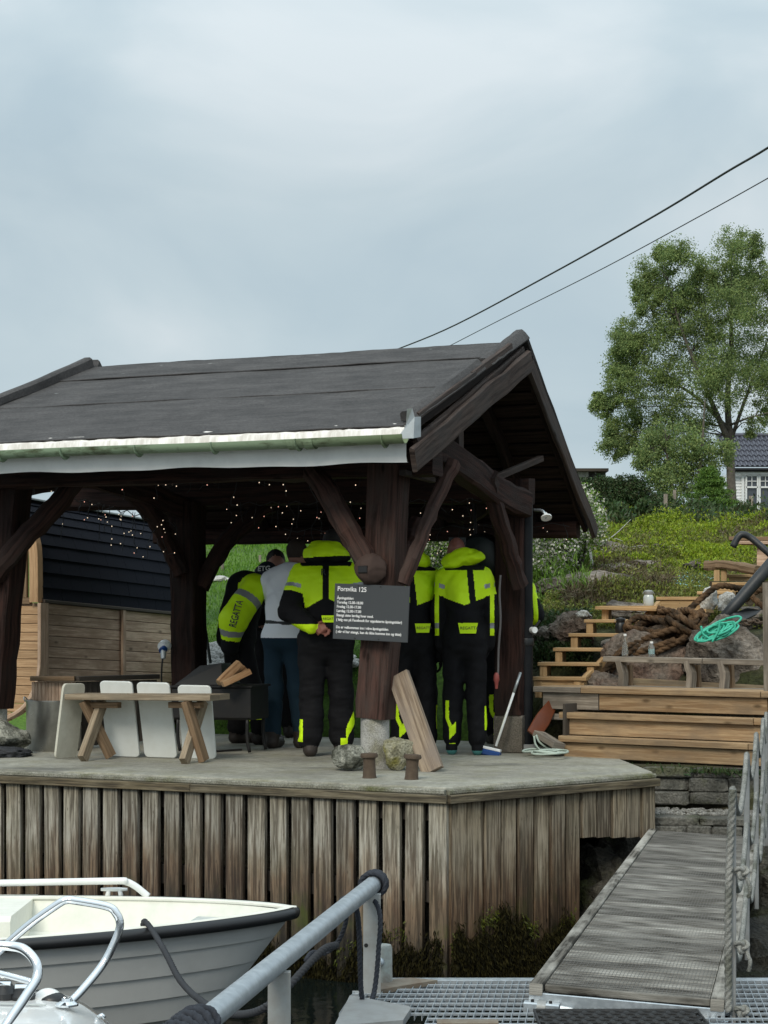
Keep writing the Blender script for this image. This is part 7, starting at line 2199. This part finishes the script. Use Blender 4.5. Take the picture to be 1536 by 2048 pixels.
def spruce():
    Y = 46.; c = P(1420, 1052, Y); c[2] = float(height(c[0], c[1])); HT = P(0, 932, Y)[2] - c[2]
    t = thing('spruce_tree', c, 'young bright green spruce in front of the white house', 'tree')
    g = np.random.default_rng(4)
    MB().tube([c, c + EZ * HT], np.array([.05, .012]), 8).build('trunk', M_['bark_dark'], t)
    pos, dr = [], []
    for k in range(150):
        f_ = g.random() ** .8; z = .05 + f_ * (HT - .08); a = g.uniform(0, 6.283); L_ = (1.0 - f_ * .88) * 1.0 * g.uniform(.55, 1.2)
        d = np.array([math.cos(a), math.sin(a), .16])
        m = 150
        s_ = g.random(m) ** .42 * L_
        q = c + EZ * z + d * s_[:, None] + g.normal(size=(m, 3)) * np.array([.045, .045, .016])
        q[:, 2] -= (s_ / max(L_, .1)) ** 2 * .09
        pos.append(q)
    quads_mesh('crown', leaf_quads(np.concatenate(pos), .06, nrm=np.array([0, -.2, .35]), aspect=.3, seed=3), M_['leaf_spruce'], t, kind='stuff')
spruce()
def birch(name, label, base_u, base_v, Y, lobes, n, seed, stems, leaf):
    c = P(base_u, base_v, Y)
    t = thing(name, c, label, 'tree', 'birches on the crest')
    g = np.random.default_rng(seed)
    tr = MB()
    for pts, r0, r1 in stems:
        pp = smoothpath([P(a, b_, Y + dy) for a, b_, dy in pts], 20)
        tr.tube(pp, np.linspace(r0, r1, 20), 9)
    tr.build('trunk', M_['bark_birch'], t, smooth=True)
    allp = []; bm_ = MB()
    stem_pts = np.concatenate([smoothpath([P(a, b_, Y + dy) for a, b_, dy in pts], 16) for pts, _, _ in stems])
    for (lu, lv, lr, dens) in lobes:
        lc0 = P(lu, lv, Y); R_ = lr / F * Y
        lc0 = lc0 + np.array([0, g.normal() * R_ * .8, 0])
        dz = stem_pts[:, 2] < lc0[2] - R_ * .2
        sp2 = stem_pts[dz] if dz.any() else stem_pts[:1]
        s0_ = sp2[np.argmin(np.linalg.norm((sp2 - lc0) * np.array([1, .6, .75]), axis=1))]
        hub = lc0 - EZ * R_ * .3
        bm_.tube(smoothpath([s0_, s0_ * .55 + hub * .45 + g.normal(size=3) * .1 + EZ * .25, hub], 8), np.linspace(.035, .010, 8), 5, caps=False)
        d = g.normal(size=(int(n * .75 * dens), 3)); d /= np.linalg.norm(d, axis=1)[:, None]
        allp.append(lc0 + d * (R_ * 1.3 * g.random(len(d)) ** .45)[:, None] * np.array([1, 1.2, 1]))
        nc = max(4, int(22 * dens))
        for k in range(nc):
            d = g.normal(size=3); d /= np.linalg.norm(d)
            cc = lc0 + d * R_ * (1.15 * g.random() ** .45) * np.array([1, 1.2, 1])
            if k % 2 == 0: bm_.tube(smoothpath([hub, hub * .5 + cc * .5 + EZ * .08 + g.normal(size=3) * .06, cc], 5), np.linspace(.012, .004, 5), 4, caps=False)
            m = int(n / 5 * g.uniform(.5, 1.4))
            rr_ = R_ * g.uniform(.16, .42)
            q = cc + g.normal(size=(m, 3)) * rr_ * np.array([.7, .7, .55])
            q[:, 2] -= np.abs(g.normal(size=m)) * rr_ * .4
            allp.append(q)
    bm_.build('branch_set', M_['bark_dark'], t, kind='stuff')
    quads_mesh('crown', leaf_quads(np.concatenate(allp), leaf, droop=.8, aspect=.55, seed=seed), M_['leaf_birch'], t, kind='stuff')
birch('birch_tree', 'tall spreading birch standing left of the white house', 1466, 1046, 86.,
      [(1462, 500, 38, 1), (1500, 545, 40, 1), (1440, 560, 42, 1), (1345, 520, 32, 1), (1300, 545, 34, .9), (1340, 580, 40, 1), (1385, 610, 45, 1), (1450, 630, 48, 1.1), (1510, 630, 45, 1), (1300, 610, 30, .8), (1262, 665, 36, 1), (1315, 680, 45, 1.1), (1385, 690, 48, 1.1), (1455, 710, 48, 1), (1520, 700, 45, 1), (1245, 725, 34, .9), (1290, 760, 44, 1.1), (1355, 770, 48, 1.2), (1420, 780, 44, 1), (1490, 775, 44, .8), (1240, 790, 26, .7), (1205, 812, 20, .7), (1270, 830, 38, 1), (1330, 845, 42, 1.1), (1395, 850, 40, 1), (1225, 862, 24, .7), (1222, 895, 22, .7), (1255, 880, 26, .7), (1530, 830, 30, .5), (1500, 850, 20, .4), (1290, 905, 24, .5), (1410, 540, 30, .8), (1395, 570, 34, .8), (1420, 650, 36, .8), (1350, 640, 36, .8), (1480, 600, 36, .8), (1420, 740, 36, .8), (1535, 560, 36, .9), (1540, 760, 36, .8), (1280, 690, 26, .7), (1235, 760, 26, .6), (1500, 490, 24, .7), (1322, 505, 20, .6), (1285, 570, 22, .6), (1245, 690, 22, .6), (1200, 800, 16, .6)], 1100, 5,
      [([(1466, 1050, 0), (1462, 960, 0), (1460, 880, 0), (1455, 800, .3), (1462, 700, .5), (1462, 600, .3), (1462, 500, 0)], .24, .03),
       ([(1460, 890, 0), (1430, 820, -.5), (1395, 740, -.8), (1360, 650, -.9), (1335, 560, -.6)], .15, .02),
       ([(1458, 860, 0), (1400, 800, .8), (1340, 760, 1.2), (1280, 720, 1.4)], .11, .02),
       ([(1462, 880, 0), (1490, 800, .8), (1520, 720, 1.2), (1550, 640, 1)], .10, .02),
       ([(1460, 850, 0), (1500, 835, -.8), (1560, 820, -1)], .06, .02)], .088)
birch('birch_tree', 'slimmer birch with drooping twigs between shrub and spruce', 1345, 1046, 72.,
      [(1330, 870, 34, 1), (1370, 880, 34, 1), (1300, 890, 26, .8), (1345, 920, 36, 1.1), (1395, 910, 34, 1), (1320, 950, 30, .9), (1370, 960, 34, 1), (1285, 925, 18, .6), (1415, 955, 26, .8), (1335, 985, 24, .7), (1440, 900, 28, .8)], 480, 6,
      [([(1350, 1050, 0), (1345, 980, 0), (1335, 920, .2), (1330, 860, .2)], .10, .02), ([(1392, 1050, 0), (1398, 960, 0), (1405, 880, 0), (1410, 800, 0)], .12, .02)], .095)
# fence posts on the crest
for k, (u_, v0, v1, Y, lb) in enumerate(((1331, 988, 1046, 48., 'tall pale fence post left of the spruce'), (1349, 980, 1010, 60., 'far pale fence post just behind the nearer one'), (1500, 992, 1050, 42., 'pale fence post in front of the house window'))):
    t = thing('fence_post', P(u_, v1, Y), lb, 'post', 'fence posts on the crest')
    a = P(u_, v1, Y); a[2] = min(a[2], float(height(a[0], a[1])))
    board('post', a, P(u_ + (2 if k == 2 else 0), v0, Y), .09, .09, M_['pine_grey'], t, up=(0, 1, 0))
# bare branches
bb = thing('bare_branches', onhill(1205, 1110), 'bleached bare branches lying on the slope under the roof tip', 'branches')
b = MB(); c = onhill(1205, 1110); g = np.random.default_rng(6)
for k in range(11):
    d = .55 * np.array([g.normal() * .5, g.normal() * .2, abs(g.normal()) * .35])
    b.tube(smoothpath([c + g.normal(size=3) * .1, c + d * .5 + g.normal(size=3) * .05, c + d + np.array([.1, 0, -.03])], 7), np.linspace(.010, .003, 7), 5)
b.build('branch_set', M_['pale_stone'], bb, kind='stuff')
b = MB()
tk = thing('dead_stem', onhill(1186, 1165, 17.0), 'pale dead stem standing below the roof tip', 'branch')
a = onhill(1186, 1165, 17.0); b.tube([a, P(1183, 1125, a[1]), P(1180, 1095, a[1])], np.array([.025, .02, .012]), 7); b.build('stem', M_['pale_stone'], tk)

# ------------------------------------------------------------------ white house on the crest
Yh = 100.
hs = thing('white_house', P(1560, 1046, Yh), 'white clapboard house with dark glazed tile roof on the crest', 'house')
def HP(u_, v_, dy=0.): return P(u_, v_, Yh + dy)
z0h, z1h = HP(0, 1052)[2], HP(0, 947)[2]
xl = HP(1457, 0)[0]; xr = xl + 9.0
MB().box(((xl + xr) / 2, Yh + 2.6, (z0h + z1h) / 2 - .3), (xr - xl, 5, z1h - z0h + .6)).build('wall', M_['house_white'], hs)
for k in range(18):
    z = z0h + .07 + k * .16
    if z < z1h: board('clapboard', (xl - .02, Yh + .08, z), (xr, Yh + .08, z), .15, .03, M_['house_white'], hs, up=(0, -1, .25))
board('eave_board', (xl - .1, Yh - .25, z1h + .02), (xr, Yh - .25, z1h + .02), .1, .16, M_['house_white'], hs)
MB().tube([(xl - .15, Yh - .42, z1h + .16), (xr, Yh - .42, z1h + .16)], .1, 12).build('gutter', M_['black_pipe'], hs, smooth=40)
# roof tiles one by one
ze, zr = HP(0, 933, -.4)[2], HP(0, 872, 2.6)[2]
nrow, ncol, cw_ = 6, 12, .262
tv, tf = [], []
for j in range(3):
    for i in range(9):
        x = i / 8; w_ = .045 * math.sin(x * 2 * math.pi) + .01 * math.sin(x * 4 * math.pi)
        tv.append((x, j / 2, w_))
def tile_mesh():
    b = MB()
    sl = np.array([0, 3.0, zr - ze]) / nrow; nrm = np.cross([1, 0, 0], sl / np.linalg.norm(sl))
    v = [np.array([x * cw_ * 1.02, 0, 0]) + sl * y * 1.08 + nrm * (w_ + .06 * (1 - y)) for x, y, w_ in tv]
    f = [(j * 9 + i, j * 9 + i + 1, (j + 1) * 9 + i + 1, (j + 1) * 9 + i) for j in range(2) for i in range(8)]
    n = len(v); v += [v[i] - nrm * .05 for i in range(9)]
    f += [(n + i, n + i + 1, i + 1, i) for i in range(8)]
    me = mesh_from('roof_tile', v, f); me.materials.append(M_['tile_slate']); shade(me, 40)
    return me, sl
tme, tsl = tile_mesh()
rf = MB().add([(xl - .2, Yh - .4, ze - .03), (xr, Yh - .4, ze - .03), (xr, Yh + 2.6, zr - .03), (xl - .2, Yh + 2.6, zr - .03)], [(0, 1, 2, 3)]).build('roof', M_['tile_slate'], hs)
for r_ in range(nrow):
    for c_ in range(ncol):
        o = bpy.data.objects.new('roof_tile', tme)
        link(o, Matrix.Translation(Vector((xl - .2 + c_ * cw_, Yh - .4, ze)) + Vector(tsl * r_)), rf)
MB().tube([(xl - .2, Yh + 2.6, zr + .05), (xr, Yh + 2.6, zr + .05)], .12, 10).build('ridge', M_['tile_slate'], rf, smooth=40)
# windows: two tall casements with small top lights
def window(ul, ur, vt, vb):
    w0, w1 = HP(ul, vt, -.02), HP(ur, vb, -.02)
    wn = MB()
    for (a, c) in (((w0[0], w0[2]), (w1[0], w0[2])), ((w0[0], w1[2]), (w1[0], w1[2])), ((w0[0], w0[2]), (w0[0], w1[2])), ((w1[0], w0[2]), (w1[0], w1[2])), ((w0[0], w0[2] - .62), (w1[0], w0[2] - .62))):
        wn.beam((a[0], Yh - .06, a[1]), (c[0], Yh - .06, c[1]), .09, .09, up=(0, 1, 0))
    o = wn.build('window', M_['house_white'], hs)
    MB().add([(w0[0], Yh + .02, w0[2]), (w1[0], Yh + .02, w0[2]), (w1[0], Yh + .02, w1[2]), (w0[0], Yh + .02, w1[2])], [(3, 2, 1, 0)]).build('pane', M_['window_dark'], o)
    xm = (w0[0] + w1[0]) / 2; b = MB()
    b.beam((xm, Yh - .05, w0[2]), (xm, Yh - .05, w0[2] - .62), .04, .04, up=(0, 1, 0)); b.beam((w0[0], Yh - .05, w0[2] - .3), (w1[0], Yh - .05, w0[2] - .3), .04, .04, up=(0, 1, 0)); b.build('muntin', M_['house_white'], o)
window(1492, 1515, 951, 1041); window(1519, 1542, 951, 1041); window(1546, 1569, 951, 1041)
board('corner_board', (xl + .75, Yh - .03, z0h), (xl + .75, Yh - .03, z1h), .14, .06, M_['house_white'], hs, up=(0, 1, 0))
fh = thing('far_building', P(1200, 960, 90.), 'grey flat roof edge of a distant building behind the dark shrubs', 'building')
MB().box(P(1165, 985, 92.), (1.9, 3, 2.0)).build('wall', M_['asphalt_roof'], fh)
MB().box(P(1165, 945, 91.), (2.1, 3.4, .14)).build('roof', M_['bark_dark'], fh)
MB().box(P(1165, 950, 90.), (.5, .6, .25)).build('chimney', M_['pale_stone'], fh)
# rail and hedge beyond the cabin
bush('leafy_shrub', 'green shrub above the cabin roof at the left', 'shrub', P(215, 1010, 24.), (1.6, 1.2, .55), 6000, M_['leaf_green'], 17, leaf=.08)

# ------------------------------------------------------------------ overhead lines
for nm, pts, r, lb in (('overhead_cable', [(760, 712, 70), (900, 655, 62), (1100, 549, 52), (1300, 437, 43), (1450, 346, 38), (1600, 254, 34), (2300, -220, 24)], .023, 'thick black overhead cable crossing the sky above the gable'),
                       ('overhead_cable', [(860, 712, 75), (1000, 640, 67), (1200, 540, 57), (1400, 432, 49), (1600, 320, 43), (2300, -80, 31)], .014, 'thin overhead wire below the thick cable')):
    q = smoothpath([P(*a) for a in pts], 40)
    t = thing(nm, q[0], lb, 'cable')
    MB().tube(q, r, 6).build('wire', M_['cable_black'], t)
